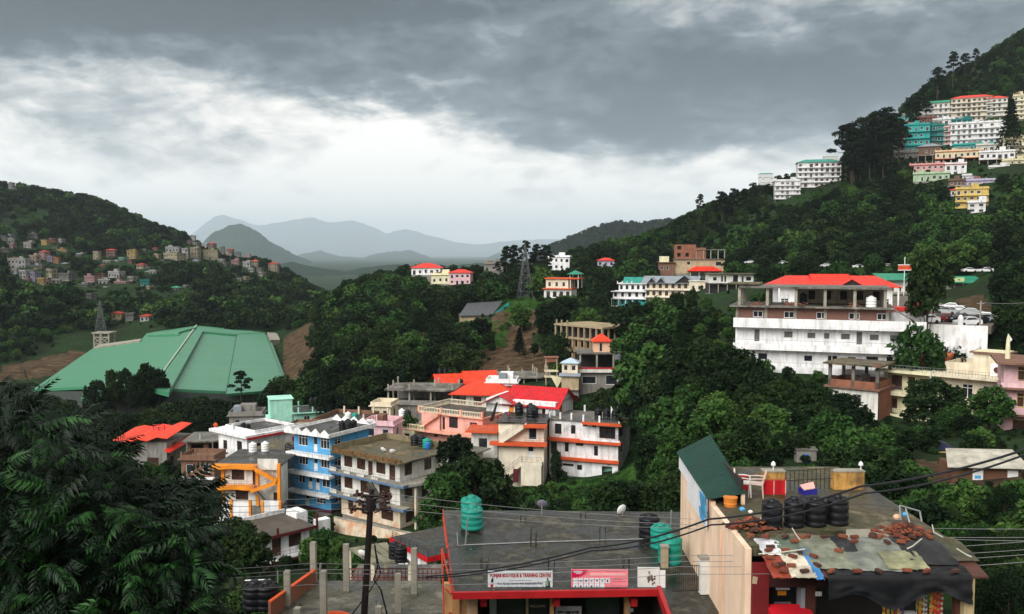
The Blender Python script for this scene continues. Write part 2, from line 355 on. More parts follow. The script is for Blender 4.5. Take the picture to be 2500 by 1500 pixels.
# bare earth seen in the photo: polygon in photo pixels + distance range
SOIL = [([(1212, 742), (1305, 738), (1348, 770), (1335, 800), (1290, 830), (1340, 870), (1345, 910), (1165, 920), (1150, 900), (1185, 850)], 200, 330),
        ([(690, 830), (735, 790), (790, 785), (780, 850), (765, 960), (690, 960)], 230, 420),
        ([(0, 895), (130, 868), (210, 856), (240, 862), (150, 915), (0, 935)], 255, 450),
        ([(980, 815), (1120, 790), (1170, 810), (1140, 850), (990, 850)], 220, 330),
        ([(2330, 730), (2400, 720), (2450, 790), (2380, 800)], 100, 260),
        ([(2200, 1120), (2500, 1150), (2500, 1200), (2250, 1175)], 40, 90),
        ([(330, 955), (660, 955), (660, 1000), (330, 1000)], 200, 262)]
def ground_mat():
    m = bpy.data.materials.new('hillside_grass_and_soil'); m.use_nodes = True
    g = NG(m.node_tree); b = g.n['Principled BSDF']
    tc = g.n.new('ShaderNodeTexCoord').outputs['Object']
    n1, n2 = g.noise(tc, .035, 6, .6), g.noise(tc, .6, 6, .65)
    grass = g.ramp(n2, [(.3, (.006, .016, .005)), (.5, (.013, .036, .009)), (.7, (.030, .068, .015))])
    scrub = g.ramp(n2, [(.35, (.007, .015, .006)), (.65, (.018, .028, .010))])
    c = g.mix(g.ramp(n1, [(.4, (0., 0., 0.)), (.6, (1., 1., 1.))]), grass, scrub)
    mp = g.n.new('ShaderNodeMapping'); mp.inputs['Scale'].default_value = (1, 1, .3); g.l.new(tc, mp.inputs[0])
    soil = g.ramp(g.noise(mp.outputs[0], .35, 8, .68), [(.32, (.020, .014, .009)), (.5, (.062, .040, .022)), (.68, (.13, .088, .05))])
    at = g.n.new('ShaderNodeAttribute'); at.attribute_name = 'soil'
    f = g.math('ADD', at.outputs['Fac'], g.math('MULTIPLY', g.math('SUBTRACT', n2, .5), .9))
    c = g.mix(g.ramp(f, [(.42, (0., 0., 0.)), (.62, (1., 1., 1.))]), c, soil)
    g.l.new(c, b.inputs['Base Color']); b.inputs['Roughness'].default_value = 1; b.inputs['Specular IOR Level'].default_value = .1
    bp = g.n.new('ShaderNodeBump'); bp.inputs['Strength'].default_value = .6; bp.inputs['Distance'].default_value = .5
    g.l.new(g.noise(tc, .9, 7, .65), bp.inputs['Height']); g.l.new(bp.outputs[0], b.inputs['Normal'])
    return m
GROUNDM = ground_mat()
def build_ground():
    us = np.linspace(_UF[0], _UF[-1], 430)
    ds = np.concatenate([np.exp(np.linspace(0, math.log(3500), 430)), np.array([5000, 8000, 12000, 20000, 32000, 44000, 60000])])
    verts, soil = [], []
    for d in ds:
        for u in us:
            x = u * d; z = ground_z(x, d) if d <= 3500 else -90.0
            a = min(max((d - 150) / 250, 0), 1) * 3.0
            z += (mnoise.fractal((x * .02, d * .02, 0), 1, 2, 4) * a + mnoise.fractal((x * .15, d * .15, 3), 1, 2, 3) * .25) if d < 3500 else 0
            s = 0.
            if 40 < d < 460:
                px, py, _ = proj((x, d, z))
                for poly, d0, d1 in SOIL:
                    if d0 < d < d1 and in_poly(px, py, poly): s = 1.
            verts.append((x, d, z)); soil.append(s)
    n = len(us)
    faces = [(i * n + j, i * n + j + 1, (i + 1) * n + j + 1, (i + 1) * n + j) for i in range(len(ds) - 1) for j in range(n - 1)]
    me = bpy.data.meshes.new('ground'); me.from_pydata(verts, [], faces); me.materials.append(GROUNDM)
    at = me.attributes.new('soil', 'FLOAT', 'POINT'); at.data.foreach_set('value', soil)
    me.polygons.foreach_set('use_smooth', [True] * len(me.polygons)); me.update()
    return tag(put(me, 'ground'), 'green hillside ground falling into the valley and rising on both sides', kind='structure')
build_ground()

def hill_mat(name, a, b_, c_):
    m = bpy.data.materials.new(name); m.use_nodes = True
    g = NG(m.node_tree); b = g.n['Principled BSDF']; tc = g.n.new('ShaderNodeTexCoord').outputs['Object']
    n = g.mix(.5, g.noise(tc, .0018, 9, .68), g.noise(tc, .05, 6, .7))
    g.l.new(g.ramp(n, [(.36, a), (.5, b_), (.64, c_)]), b.inputs['Base Color'])
    b.inputs['Roughness'].default_value = 1; b.inputs['Specular IOR Level'].default_value = 0
    bp = g.n.new('ShaderNodeBump'); bp.inputs['Strength'].default_value = .8; bp.inputs['Distance'].default_value = 6
    g.l.new(g.noise(tc, .03, 8, .7), bp.inputs['Height']); g.l.new(bp.outputs[0], b.inputs['Normal'])
    return m
WOODED = hill_mat('wooded_hill', (.006, .015, .009), (.013, .030, .015), (.027, .048, .022))
HILLS = {}
def hill(key, d0, D, line, label, rough=.16, nu=260, nd=56):
    """a ridge whose crest follows a line of photo pixels at distance d0"""
    xs = np.array([p[0] for p in line], float); zs = np.array([P(p[0], p[1], d0).z for p in line])
    us = np.linspace(xs[0], xs[-1], nu); zr = np.interp(us, xs, zs); zr = _blur(zr[None, :], 3, 1)[0]; zr = zr + np.array([mnoise.fractal((u * .03, d0, 0), .7, 2.2, 6) for u in us]) * d0 * .0011
    edge = np.clip(np.minimum(us - xs[0], xs[-1] - us) / 60.0, 0, 1) if key != 'flank' else np.ones(nu)
    def zf(x, y, zc, s):
        base = -95.0; k = math.exp(-abs(s) ** 1.5 * 2.2)
        sp = mnoise.fractal((x / D * 2.6, y / D * 2.6, d0), .9, 2.1, 6)
        return base + (zc - base) * k * (1 + sp * rough * (1.6 - k)) + 3 * mnoise.fractal((x * .02, y * .02, 1), 1, 2, 4)
    mb = MB()
    for j in range(nd + 1):
        s = -1.6 + 3.2 * j / nd
        for i in range(nu):
            d = d0 + s * D; x = (us[i] - W / 2) / F * d
            mb.v.append((x, d, zf(x, d, -95 + (zr[i] + 95) * edge[i], s)))
    mb.f = [(j * nu + i, j * nu + i + 1, (j + 1) * nu + i + 1, (j + 1) * nu + i) for j in range(nd) for i in range(nu - 1)]
    o = mb.build('hill', WOODED, None, True); tag(o, label, kind='structure')
    HILLS[key] = (us, zr, d0, D, o); return o
hill('cone', 9500, 1750, [(430, 660), (470, 622), (490, 600), (520, 568), (560, 549), (590, 546), (625, 562), (665, 592), (720, 622), (800, 655), (870, 690), (930, 730)], 'rounded bluish green hill in the middle distance')
hill('low', 17500, 3000, [(560, 690), (640, 655), (700, 635), (745, 618), (785, 613), (835, 627), (880, 630), (935, 616), (1000, 611), (1060, 632), (1110, 640), (1165, 638), (1220, 617), (1265, 628), (1330, 652), (1420, 690)], 'low hazy ridge across the valley')
hill('mid', 4200, 700, [(500, 720), (580, 672), (650, 646), (710, 640), (770, 652), (840, 664), (900, 652), (970, 645), (1050, 655), (1120, 648), (1200, 640), (1290, 648), (1380, 636), (1480, 640), (1600, 660)], 'low green ridge closing the valley behind the town')
hill('far', 40000, 6400, [(300, 660), (400, 615), (470, 575), (520, 534), (545, 526), (575, 534), (625, 552), (700, 540), (765, 531), (805, 546), (860, 539), (905, 552), (945, 571), (990, 557), (1035, 571), (1100, 590), (1170, 598), (1260, 587), (1400, 583), (1520, 597), (1700, 620), (1900, 650)], 'pale blue mountain range on the horizon', .07)
hill('flank', 2500, 470, [(1280, 660), (1340, 606), (1400, 583), (1450, 563), (1520, 553), (1560, 552), (1620, 538), (1660, 546), (1720, 548), (1850, 530), (2100, 500)], 'dark blue green wooded hill behind the town')

def build_haze():
    mb = MB(); mb.box(-56000, -400, -102, 56000, 54000, 1850)
    m = bpy.data.materials.new('valley_haze'); m.use_nodes = True; n = m.node_tree.nodes; n.clear()
    o = n.new('ShaderNodeOutputMaterial'); v = n.new('ShaderNodeVolumePrincipled')
    v.inputs['Color'].default_value = (.76, .885, 1.0, 1); v.inputs['Density'].default_value = HAZE
    v.inputs['Anisotropy'].default_value = 0
    m.node_tree.links.new(v.outputs[0], o.inputs['Volume'])
    tag(mb.build('haze', m), 'thin pale haze filling the valley air', kind='stuff')
HAZE = 4.4e-5
build_haze()

# ------------------------------------------------------------------ tree shapes
def leaf_mat(name, dark, mid, light, gloss=.35, rough=.5):
    m = bpy.data.materials.new(name); m.use_nodes = True
    g = NG(m.node_tree); b = g.n['Principled BSDF']
    oi = g.n.new('ShaderNodeObjectInfo'); ge = g.n.new('ShaderNodeNewGeometry')
    f = g.math('ADD', g.math('MULTIPLY', oi.outputs['Random'], .55), g.math('MULTIPLY', ge.outputs['Random Per Island'], .45))
    g.l.new(g.ramp(f, [(.12, dark), (.5, mid), (.92, light)]), b.inputs['Base Color'])
    b.inputs['Roughness'].default_value = rough; b.inputs['Specular IOR Level'].default_value = gloss
    return m
LEAF = leaf_mat('broadleaf_foliage', (0.0037, 0.0099, 0.0043), (0.0099, 0.0248, 0.0081), (0.0298, 0.0521, 0.0136), .08, .75)
LEAFD = leaf_mat('pine_foliage', (0.0030, 0.0078, 0.0048), (0.0072, 0.0168, 0.0078), (0.0180, 0.0300, 0.0120), .05, .85)
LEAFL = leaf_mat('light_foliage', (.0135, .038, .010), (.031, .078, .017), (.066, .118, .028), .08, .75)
LEAFN = leaf_mat('glossy_compound_leaf', (0.0015, 0.0061, 0.0023), (0.0034, 0.0155, 0.0050), (0.024, 0.085, 0.016), .16, .5)
BARK = mat('tree_bark', (.045, .034, .026), .95, .4, 3, bump=.4)

def leaves(mb, pts, size, rng, up=.35, narrow=.55):
    """one small bent leaf-clump face pair at every point"""
    for p in pts:
        n = rng.normal(size=3); n[2] = abs(n[2]) + up; n /= np.linalg.norm(n)
        a = np.cross(n, rng.normal(size=3)); a /= np.linalg.norm(a) + 1e-9; c = np.cross(n, a)
        s = size * rng.uniform(.6, 1.35); w = s * narrow; b = len(mb.v); k = n * s * .16
        mb.v += [tuple(p - a * s), tuple(p - c * w + k), tuple(p + a * s), tuple(p + c * w + k)]
        mb.f += [(b, b + 1, b + 2), (b, b + 2, b + 3)]
def blob(c, r, n, rng, shell=.55, low=-.6):
    out = []
    while len(out) < n:
        v = rng.normal(size=3); v /= np.linalg.norm(v)
        if v[2] < low: continue
        out.append(np.array(c) + v * np.array(r) * (shell + (1 - shell) * rng.random() ** .6) * (1 + .18 * math.sin(5 * v[0] + 3 * v[1] + c[0])))
    return out
def make_broad(seed, h, rad, nlobe, nleaf, size, trunk=.3, m=LEAF, squash=.75, low=.32):
    rng = np.random.default_rng(seed); cr, tr = MB(), MB()
    lobes = []
    for i in range(nlobe):
        q = i * 2.4 + rng.uniform(-.5, .5); t = (i + .5) / nlobe; rr = rad * math.sqrt(max(0, 1 - (2 * t - .85) ** 2 * .8)) * rng.uniform(.45, .78)
        z = h * (low + (1 - low) * t * .86); lobes.append((np.array([rr * math.cos(q), rr * math.sin(q), z]), rad * rng.uniform(.30, .50)))
    for c, r in lobes: leaves(cr, blob(c, (r, r, r * squash), nleaf // nlobe, rng), size, rng)
    tr.tube([(0, 0, -1.2), (.1, 0, h * .2), (-.1, .1, h * .45), (.1, 0, h * .72)], [trunk, trunk * .8, trunk * .5, trunk * .15], 7)
    for c, r in lobes[::2]:
        s = Vector((0, 0, max(h * .18, c[2] * .55))); e = Vector(c); tr.tube([s, s.lerp(e, .5) + Vector((0, 0, .3)), e], [trunk * .38, trunk * .22, trunk * .06], 5)
    return cr.mesh('crown', m), tr.mesh('trunk', BARK)
def make_pine(seed, h, rad, nlobe, nleaf, size, bare=.5, m=LEAFD):
    rng = np.random.default_rng(seed); cr, tr = MB(), MB()
    tr.tube([(0, 0, -1.2), (.15, 0, h * .35), (-.1, .1, h * .7), (0, 0, h * .97)], [.24, .2, .13, .04], 7)
    for i in range(nlobe):
        t = (i + .5) / nlobe; q = i * 2.4 + rng.uniform(-.6, .6); z = h * (bare + (1 - bare) * t)
        rr = rad * (1 - .75 * t ** 2) * rng.uniform(.35, .95); c = np.array([rr * math.cos(q), rr * math.sin(q), z]); r = rad * rng.uniform(.26, .42)
        leaves(cr, blob(c, (r, r, r * .55), nleaf // nlobe, rng), size, rng, .2, .35)
        tr.tube([(0, 0, z - r * .7), tuple(c)], [.07, .02], 4)
    return cr.mesh('crown', m), tr.mesh('trunk', BARK)
def make_deodar(seed, h, rad, nleaf, size):
    rng = np.random.default_rng(seed); cr, tr = MB(), MB(); pts = []
    tr.tube([(0, 0, -1.2), (0, 0, h * .5), (0, 0, h * .98)], [.3, .18, .03], 7)
    for i in range(nleaf):
        t = rng.random() ** .8; tier = (math.floor(t * 15) + rng.random() * .55) / 15; q = rng.uniform(0, 2 * math.pi); r = rad * (1 - tier) ** .85 * rng.uniform(.25, 1) * (1 + .25 * math.sin(q * 5 + tier * 40)) + .1
        pts.append(np.array([r * math.cos(q), r * math.sin(q), h * (.1 + .9 * tier) - r * .18]))
    leaves(cr, pts, size, rng, .25, .4)
    return cr.mesh('crown', LEAFD), tr.mesh('trunk', BARK)
TREES = {'broad': [make_broad(11, 10, 4.2, 15, 4200, .34), make_broad(12, 11, 3.8, 17, 4200, .34, low=.25), make_broad(13, 8.5, 4.4, 13, 3800, .34)],
         'light': [make_broad(21, 9, 3.6, 13, 3600, .32, m=LEAFL), make_broad(22, 7.5, 3.8, 12, 3200, .32, m=LEAFL)],
         'tall': [make_broad(31, 14, 3.6, 18, 4200, .36, .28, low=.38), make_broad(32, 15, 4.0, 16, 4000, .36, .3, low=.45)],
         'pine': [make_pine(41, 15, 3.3, 14, 2600, .34), make_pine(42, 16, 3.0, 12, 2200, .34, .62), make_pine(43, 13, 3.6, 13, 2600, .34, .42)],
         'bush': [make_broad(51, 2.6, 1.9, 8, 1500, .2, .05, low=.12), make_broad(52, 2.2, 2.2, 8, 1500, .2, .05, m=LEAFL, low=.12)],
         'slim': [make_broad(33, 15, 3.4, 13, 3600, .34, .24, low=.60)],
         'near': [make_broad(91, 10, 4.4, 22, 15000, .13), make_broad(92, 9, 4.2, 20, 14000, .13, low=.2)],
         'deodar': [make_deodar(61, 17, 3.6, 3600, .45)]}
FAR = {'broad': [make_broad(71, 9, 4.3, 9, 420, .95)[0], make_broad(72, 8, 4.6, 8, 380, .95)[0], make_broad(73, 10, 3.8, 9, 420, .95)[0]],
       'pine': [make_pine(74, 13, 3.2, 9, 360, .8, .35)[0]], 'light': [make_broad(75, 6, 4.0, 8, 380, .85, m=LEAFL)[0]]}
MIDT = {'broad': [make_broad(81, 9, 4.2, 12, 1300, .56)[0], make_broad(82, 10, 3.9, 13, 1300, .56)[0]], 'light': [make_broad(83, 7, 3.8, 11, 1200, .5, m=LEAFL)[0]]}
def plant(kind, p, h, label, name='broadleaf_tree', group=None, cat='tree', rz=None, var=None, wide=1.):
    """one tree thing: an Empty at the foot with crown and trunk"""
    k = TREES[kind]; cm, tm = k[random.randrange(len(k)) if var is None else var % len(k)]
    base = {'broad': (10, 11, 8.5), 'light': (9, 7.5), 'tall': (14, 15), 'pine': (15, 16, 13), 'bush': (2.6, 2.2), 'deodar': (17,), 'near': (10, 9), 'slim': (15,)}[kind][k.index((cm, tm))]
    s = h / base; e = empty(name, p, random.uniform(0, 6.28) if rz is None else rz, label, cat, group); e.scale = (s * wide, s * wide, s)
    put(cm, 'foliage' if kind == 'bush' else 'crown', e); put(tm, 'stem' if kind == 'bush' else 'trunk', e); return e
_hidden = bpy.data.collections.new('tree_shapes')       # shapes used by the woods below; never linked to the scene
def wood(name, label, pts, shapes):
    """one mass of far trees: points that carry instanced crowns (kind stuff). pts = (x, y, z, scale, rot, shape index)"""
    me = bpy.data.meshes.new(name); me.from_pydata([p[:3] for p in pts], [], [])
    for nm, tp, ix in (('sc', 'FLOAT', 3), ('ro', 'FLOAT', 4), ('ix', 'INT', 5)):
        a = me.attributes.new(nm, tp, 'POINT'); a.data.foreach_set('value', [p[ix] for p in pts])
    o = tag(put(me, name), label, kind='stuff')
    ng = bpy.data.node_groups.new(name, 'GeometryNodeTree')
    ng.interface.new_socket('Geometry', in_out='INPUT', socket_type='NodeSocketGeometry'); ng.interface.new_socket('Geometry', in_out='OUTPUT', socket_type='NodeSocketGeometry')
    n, l = ng.nodes, ng.links; gi, go = n.new('NodeGroupInput'), n.new('NodeGroupOutput'); jn = n.new('GeometryNodeJoinGeometry')
    def attr(nm, t):
        q = n.new('GeometryNodeInputNamedAttribute'); q.data_type = t; q.inputs['Name'].default_value = nm; return q.outputs['Attribute']
    for k, sh in enumerate(shapes):
        so = bpy.data.objects.new('shape_' + name, sh); _hidden.objects.link(so)
        ob = n.new('GeometryNodeObjectInfo'); ob.inputs['Object'].default_value = so; ob.inputs['As Instance'].default_value = True
        ip = n.new('GeometryNodeInstanceOnPoints'); l.new(gi.outputs[0], ip.inputs['Points']); l.new(ob.outputs['Geometry'], ip.inputs['Instance'])
        cmpn = n.new('FunctionNodeCompare'); cmpn.data_type = 'INT'; cmpn.operation = 'EQUAL'
        l.new(attr('ix', 'INT'), cmpn.inputs[2]); cmpn.inputs[3].default_value = k; l.new(cmpn.outputs[0], ip.inputs['Selection'])
        cx = n.new('ShaderNodeCombineXYZ'); l.new(attr('ro', 'FLOAT'), cx.inputs[2])
        er = n.new('FunctionNodeEulerToRotation'); l.new(cx.outputs[0], er.inputs[0]); l.new(er.outputs[0], ip.inputs['Rotation'])
        l.new(attr('sc', 'FLOAT'), ip.inputs['Scale']); l.new(ip.outputs[0], jn.inputs[0])
    l.new(jn.outputs[0], go.inputs[0])
    md = o.modifiers.new('crowns', 'NODES'); md.node_group = ng
    return o
def clear_of(p, h, r, slack=.0):
    """False where a crown would stand in a building or hide one that the photo shows"""
    for fx, fy, fr in FOOT:
        if (p[0] - fx) ** 2 + (p[1] - fy) ** 2 < (fr + r * .6) ** 2: return False
    x, y, f = proj(p); w = r * F / f; y0 = y - h * F / f
    for a, b, c, d, dd in KEEP:
        if p[1] < dd and x + w > a and x - w < c and y > b and y0 < d - slack: return False
    return True
# ------------------------------------------------------------------ buildings
_cache = {}
def win_mesh(w, h, style, fm, gm):
    """(frame, pane) meshes in the x-z plane, +y into the wall"""
    key = (round(w, 2), round(h, 2), style, fm.name, gm.name)
    if key in _cache: return _cache[key]
    b, g = MB(), MB(); t = min(.09, w * .08); y0, y1 = .02, .10
    b.box(0, y0, 0, t, y1, h); b.box(w - t, y0, 0, w, y1, h); b.box(t, y0, h - t, w - t, y1, h); b.box(t, y0, 0, w - t, y1, t)
    n = {'win': 2 if w > .8 else 1, 'wide': 3, 'grid': 3, 'door': 1, 'tran': 2, 'plain': 1, 'arch': 2}[style]
    for i in range(1, n): x = w * i / n; b.box(x - t * .4, y0 + .01, t, x + t * .4, y1 - .01, h - t)
    if style in ('tran', 'win', 'wide') and h > 1: b.box(t, y0 + .015, h * .7, w - t, y1 - .015, h * .7 + t * .8)
    if style == 'grid':
        for q in (.36, .68): b.box(t, y0 + .015, h * q, w - t, y1 - .015, h * q + t * .7)
    if style == 'door':
        b.box(t, y0 + .02, t, w - t, y1, h * .45); b.box(t, y0 + .01, h * .45, w - t, y1 - .01, h * .45 + t)
    g.quad((t, .085, t), (w - t, .085, t), (w - t, .085, h - t), (t, .085, h - t))
    _cache[key] = (b.mesh('window', fm), g.mesh('pane', gm)); return _cache[key]
def face_T(face, x0, y0, w, dp):
    return {'F': lambda u, v, k: (x0 + u, y0 + k, v), 'B': lambda u, v, k: (x0 + u, y0 + dp - k, v),
            'L': lambda u, v, k: (x0 + k, y0 + u, v), 'R': lambda u, v, k: (x0 + w - k, y0 + u, v)}[face]
def wall_face(mb, T, L, z0, z1, ops, th=.18):
    """a wall face with real openings and reveals"""
    us = sorted({0., L} | {min(max(o[0], 0), L) for o in ops} | {min(o[0] + o[2], L) for o in ops})
    vs_ = sorted({z0, z1} | {min(max(o[1], z0), z1) for o in ops} | {min(o[1] + o[3], z1) for o in ops})
    for i in range(len(us) - 1):
        for j in range(len(vs_) - 1):
            cu, cv = (us[i] + us[i + 1]) / 2, (vs_[j] + vs_[j + 1]) / 2
            if us[i + 1] - us[i] < 1e-5 or vs_[j + 1] - vs_[j] < 1e-5: continue
            if not any(o[0] < cu < o[0] + o[2] and o[1] < cv < o[1] + o[3] for o in ops):
                mb.quad(T(us[i], vs_[j], 0), T(us[i + 1], vs_[j], 0), T(us[i + 1], vs_[j + 1], 0), T(us[i], vs_[j + 1], 0))
    for o in ops:
        u0, u1, v0, v1 = o[0], o[0] + o[2], o[1], o[1] + o[3]
        for a, b_ in (((u0, v0), (u1, v0)), ((u1, v0), (u1, v1)), ((u1, v1), (u0, v1)), ((u0, v1), (u0, v0))):
            mb.quad(T(*a, 0), T(*b_, 0), T(*b_, th), T(*a, th))
class House:
    """a building thing: local x along its front (left to right as the camera sees it), y into the building, z up.
    The local point ref stands at photo pixel (px, py) at distance d; yaw > 0 brings the right end nearer."""
    def __init__(s, name, label, cat, px, py, d, yaw=0., ref=(0, 0, 0), group=None):
        a = -R(yaw); q = P(px, py, d); rx, ry, rz = ref
        ox, oy = rx * math.cos(a) - ry * math.sin(a), rx * math.sin(a) + ry * math.cos(a)
        s.loc = Vector((q.x - ox, q.y - oy, q.z - rz)); s.a = a
        s.e = empty(name, s.loc, a, label, cat, group); s.ext = []
    def wp(s, x, y, z):
        c, n = math.cos(s.a), math.sin(s.a)
        return Vector((s.loc.x + x * c - y * n, s.loc.y + x * n + y * c, s.loc.z + z))
    def keep(s, x0, y0, x1, y1, z0, z1, foot=True):
        """note the volume so that trees keep out of it and of the view to it"""
        cs = [s.wp(x, y, z) for x in (x0, x1) for y in (y0, y1) for z in (z0, z1)]; ps = [proj(c) for c in cs]
        KEEP.append((min(p[0] for p in ps), min(p[1] for p in ps), max(p[0] for p in ps), max(p[1] for p in ps), min(c.y for c in cs) + 1.0))
        if foot:
            n = max(1, round((x1 - x0) / max(y1 - y0, 3)))
            for i in range(n):
                c = s.wp(x0 + (x1 - x0) * (i + .5) / n, (y0 + y1) / 2, 0); FOOT.append((c.x, c.y, math.hypot((x1 - x0) / n, y1 - y0) * .45))
        return s
    def box(s, name, m, x0, y0, z0, x1, y1, z1, par=None): return MB().box(x0, y0, z0, x1, y1, z1).build(name, m, par or s.e)
    def win(s, face, u, v, w, h, style, fm, gm, x0, y0, W_, D_, name='window'):
        fr, pa = win_mesh(w, h, style, fm, gm)
        k = .06
        loc, rz = {'F': ((x0 + u, y0 + k, v), 0), 'B': ((x0 + u + w, y0 + D_ - k, v), math.pi), 'L': ((x0 + k, y0 + u + w, v), -math.pi / 2), 'R': ((x0 + W_ - k, y0 + u, v), math.pi / 2)}[face]
        o = put(fr, name, s.e, loc, rz); put(pa, 'pane' if name == 'window' else 'panel', o); return o
    def floor(s, z0, z1, w, dp, m, F=(), L=(), R=(), x0=0., y0=0., fm=None, gm=None, name='wall', faces='FLRB'):
        """walls of one storey; openings are (u, v, w, h, style[, kind]) with v above z0"""
        fm, gm = fm or WHITEF, gm or GLASS; mb = MB()
        for face in faces:
            src = {'F': F, 'L': L, 'R': R, 'B': ()}[face]; ln = w if face in 'FB' else dp
            ops = [(o[0], z0 + o[1], o[2], o[3]) for o in src]
            wall_face(mb, face_T(face, x0, y0, w, dp), ln, z0, z1, ops)
            for o in src:
                if o[4] is None: continue
                s.win(face, o[0], z0 + o[1], o[2], o[3], o[4], fm, gm if o[4] != 'door' else (o[6] if len(o) > 6 else gm), x0, y0, w, dp, 'door' if o[4] == 'door' else 'window')
        mb.quad((x0, y0, z1 - .01), (x0 + w, y0, z1 - .01), (x0 + w, y0 + dp, z1 - .01), (x0, y0 + dp, z1 - .01))
        return mb.build(name, m, s.e)
    def slab(s, x0, y0, x1, y1, z, th, m, name='floor_slab'): return s.box(name, m, x0, y0, z - th, x1, y1, z)
    def parapet(s, x0, y0, x1, y1, z, h, m, th=.14, sides='FLRB', name='parapet'):
        mb = MB()
        if 'F' in sides: mb.box(x0, y0, z, x1, y0 + th, z + h)
        if 'B' in sides: mb.box(x0, y1 - th, z, x1, y1, z + h)
        if 'L' in sides: mb.box(x0, y0 + th + .002, z, x0 + th, y1 - th - .002, z + h)
        if 'R' in sides: mb.box(x1 - th, y0 + th + .002, z, x1, y1 - th - .002, z + h)
        return mb.build(name, m, s.e)
    def rail(s, pts, h=.9, m=None, step=.35, bars=2, name='railing', r=.022):
        mb = MB(); m = m or RAIL; pts = [Vector(p) for p in pts]
        for a, b in zip(pts, pts[1:]):
            L = (b - a).length; n = max(1, int(L / step)); up = Vector((0, 0, h))
            for k in range(bars): mb.tube([a + up * ((k + 1) / bars), b + up * ((k + 1) / bars)], r, 4)
            for i in range(n + 1): q = a.lerp(b, i / n); mb.tube([q, q + up], r * (1.3 if i % 4 == 0 else .7), 4)
        return mb.build(name, m, s.e)
    def hip(s, x0, y0, x1, y1, z, rise, m, over=.5, name='roof', rid=None, th=.12):
        x0 -= over; y0 -= over; x1 += over; y1 += over; w, d = x1 - x0, y1 - y0; q = rid if rid is not None else min(w, d) / 2
        mb = MB()
        a, b, c, e = (x0, y0, z), (x1, y0, z), (x1, y1, z), (x0, y1, z)
        if w >= d: r0, r1 = (x0 + q, (y0 + y1) / 2, z + rise), (x1 - q, (y0 + y1) / 2, z + rise)
        else: r0, r1 = ((x0 + x1) / 2, y0 + q, z + rise), ((x0 + x1) / 2, y1 - q, z + rise)
        if w >= d: fs = [(a, b, r1, r0), (c, e, r0, r1), (b, c, r1), (e, a, r0)]
        else: fs = [(a, b, r0), (b, c, r1, r0), (c, e, r1), (e, a, r0, r1)]
        for f in fs: mb.quad(*f)
        mb.box(x0, y0, z - th, x1, y1, z - .01)
        return mb.build(name, m, s.e)
    def gable(s, x0, y0, x1, y1, z, rise, m, over=.5, ax='x', gm=None, th=.1, name='roof'):
        """ridge along ax; gable wall in gm"""
        mb = MB()
        if ax == 'x':
            ym = (y0 + y1) / 2
            for sg in (0, 1):
                ya, e = (y0 - over, y0) if sg == 0 else (y1 + over, y1); k = rise / (ym - y0) * over
                mb.slabpoly([(x0 - over, ya, z - k), (x1 + over, ya, z - k), (x1 + over, ym, z + rise), (x0 - over, ym, z + rise)], th)
            pr = MB().prism([(y0, z), (y1, z), (ym, z + rise - th)], x0, x1, 'x')
        else:
            xm = (x0 + x1) / 2
            for sg in (0, 1):
                xa = x0 - over if sg == 0 else x1 + over; k = rise / (xm - x0) * over
                mb.slabpoly([(xa, y0 - over, z - k), (xm, y0 - over, z + rise), (xm, y1 + over, z + rise), (xa, y1 + over, z - k)], th)
            pr = MB().prism([(x0, z), (x1, z), (xm, z + rise - th)], y0, y1, 'y')
        if gm: pr.build('gable', gm, s.e)
        return mb.build(name, m, s.e)
    def posts(s, pts, z0, z1, t, m, name='pillar'):
        for x, y in pts: s.box(name, m, x - t / 2, y - t / 2, z0, x + t / 2, y + t / 2, z1)
    def found(s, w, dp, m, x0=0., y0=0., z=0., inset=.1, extra=1.2):
        """plinth carried down into the slope"""
        g = min(ground_z(*s.wp(x, y, 0)[:2]) for x in (x0, x0 + w) for y in (y0, y0 + dp)) - s.loc.z - extra
        if g < z - .05: s.box('foundation', m, x0 + inset, y0 + inset, g, x0 + w - inset, y0 + dp - inset, z - .01)
    def stair(s, x0, z0, x1, z1, y0, y1, m, n=12, name='stair'):
        """flight along the front from (x0,z0) up to (x1,z1), each step its own block on a sloping soffit"""
        mb = MB(); dx, dz = (x1 - x0) / n, (z1 - z0) / n
        for i in range(n):
            a, b = x0 + dx * i, x0 + dx * (i + 1); mb.box(min(a, b), y0, z0 + dz * i - .16, max(a, b), y1, z0 + dz * (i + 1))
        return mb.build(name, m, s.e)
# ---- small things that repeat
def tank_meshes(r, h, m, ribs=3, ledge=True):
    key = ('tank', round(r, 2), round(h, 2), m.name)
    if key in _cache: return _cache[key]
    b = MB(); pr = [(r * .97, 0), (r, .05)]
    for i in range(ribs):
        z = h * .82 * (i + .7) / ribs; pr += [(r, z - .06), (r * .955, z - .03), (r * .955, z + .03), (r, z + .06)]
    pr += [(r, h * .84), (r * .93, h * .88), (r * .45, h * .97)]
    b.lathe(pr, 22); l = MB(); l.lathe([(r * .46, h * .955), (r * .46, h * .99), (r * .38, h * 1.02), (r * .34, h * 1.06), (.02, h * 1.07)], 14)
    ri = MB().tube([(r * .93, 0, h * .885), (r * .5, 0, h * .975)], r * .085, 5)
    _cache[key] = (b.mesh('tank_body', m, True), l.mesh('lid', m, True), ri.mesh('rib', m, True)); return _cache[key]
def tank(p, r, h, m, label, group='water tanks on the roofs', stand=0.):
    e = empty('water_tank', p, random.uniform(0, 1), label, 'water tank', group); b, l, ri = tank_meshes(r, h, m)
    put(b, 'tank_body', e); put(l, 'lid', e)
    if p[1] < 60:
        for k in range(6): put(ri, 'rib', e, (0, 0, 0), k * math.pi / 3)
    return e
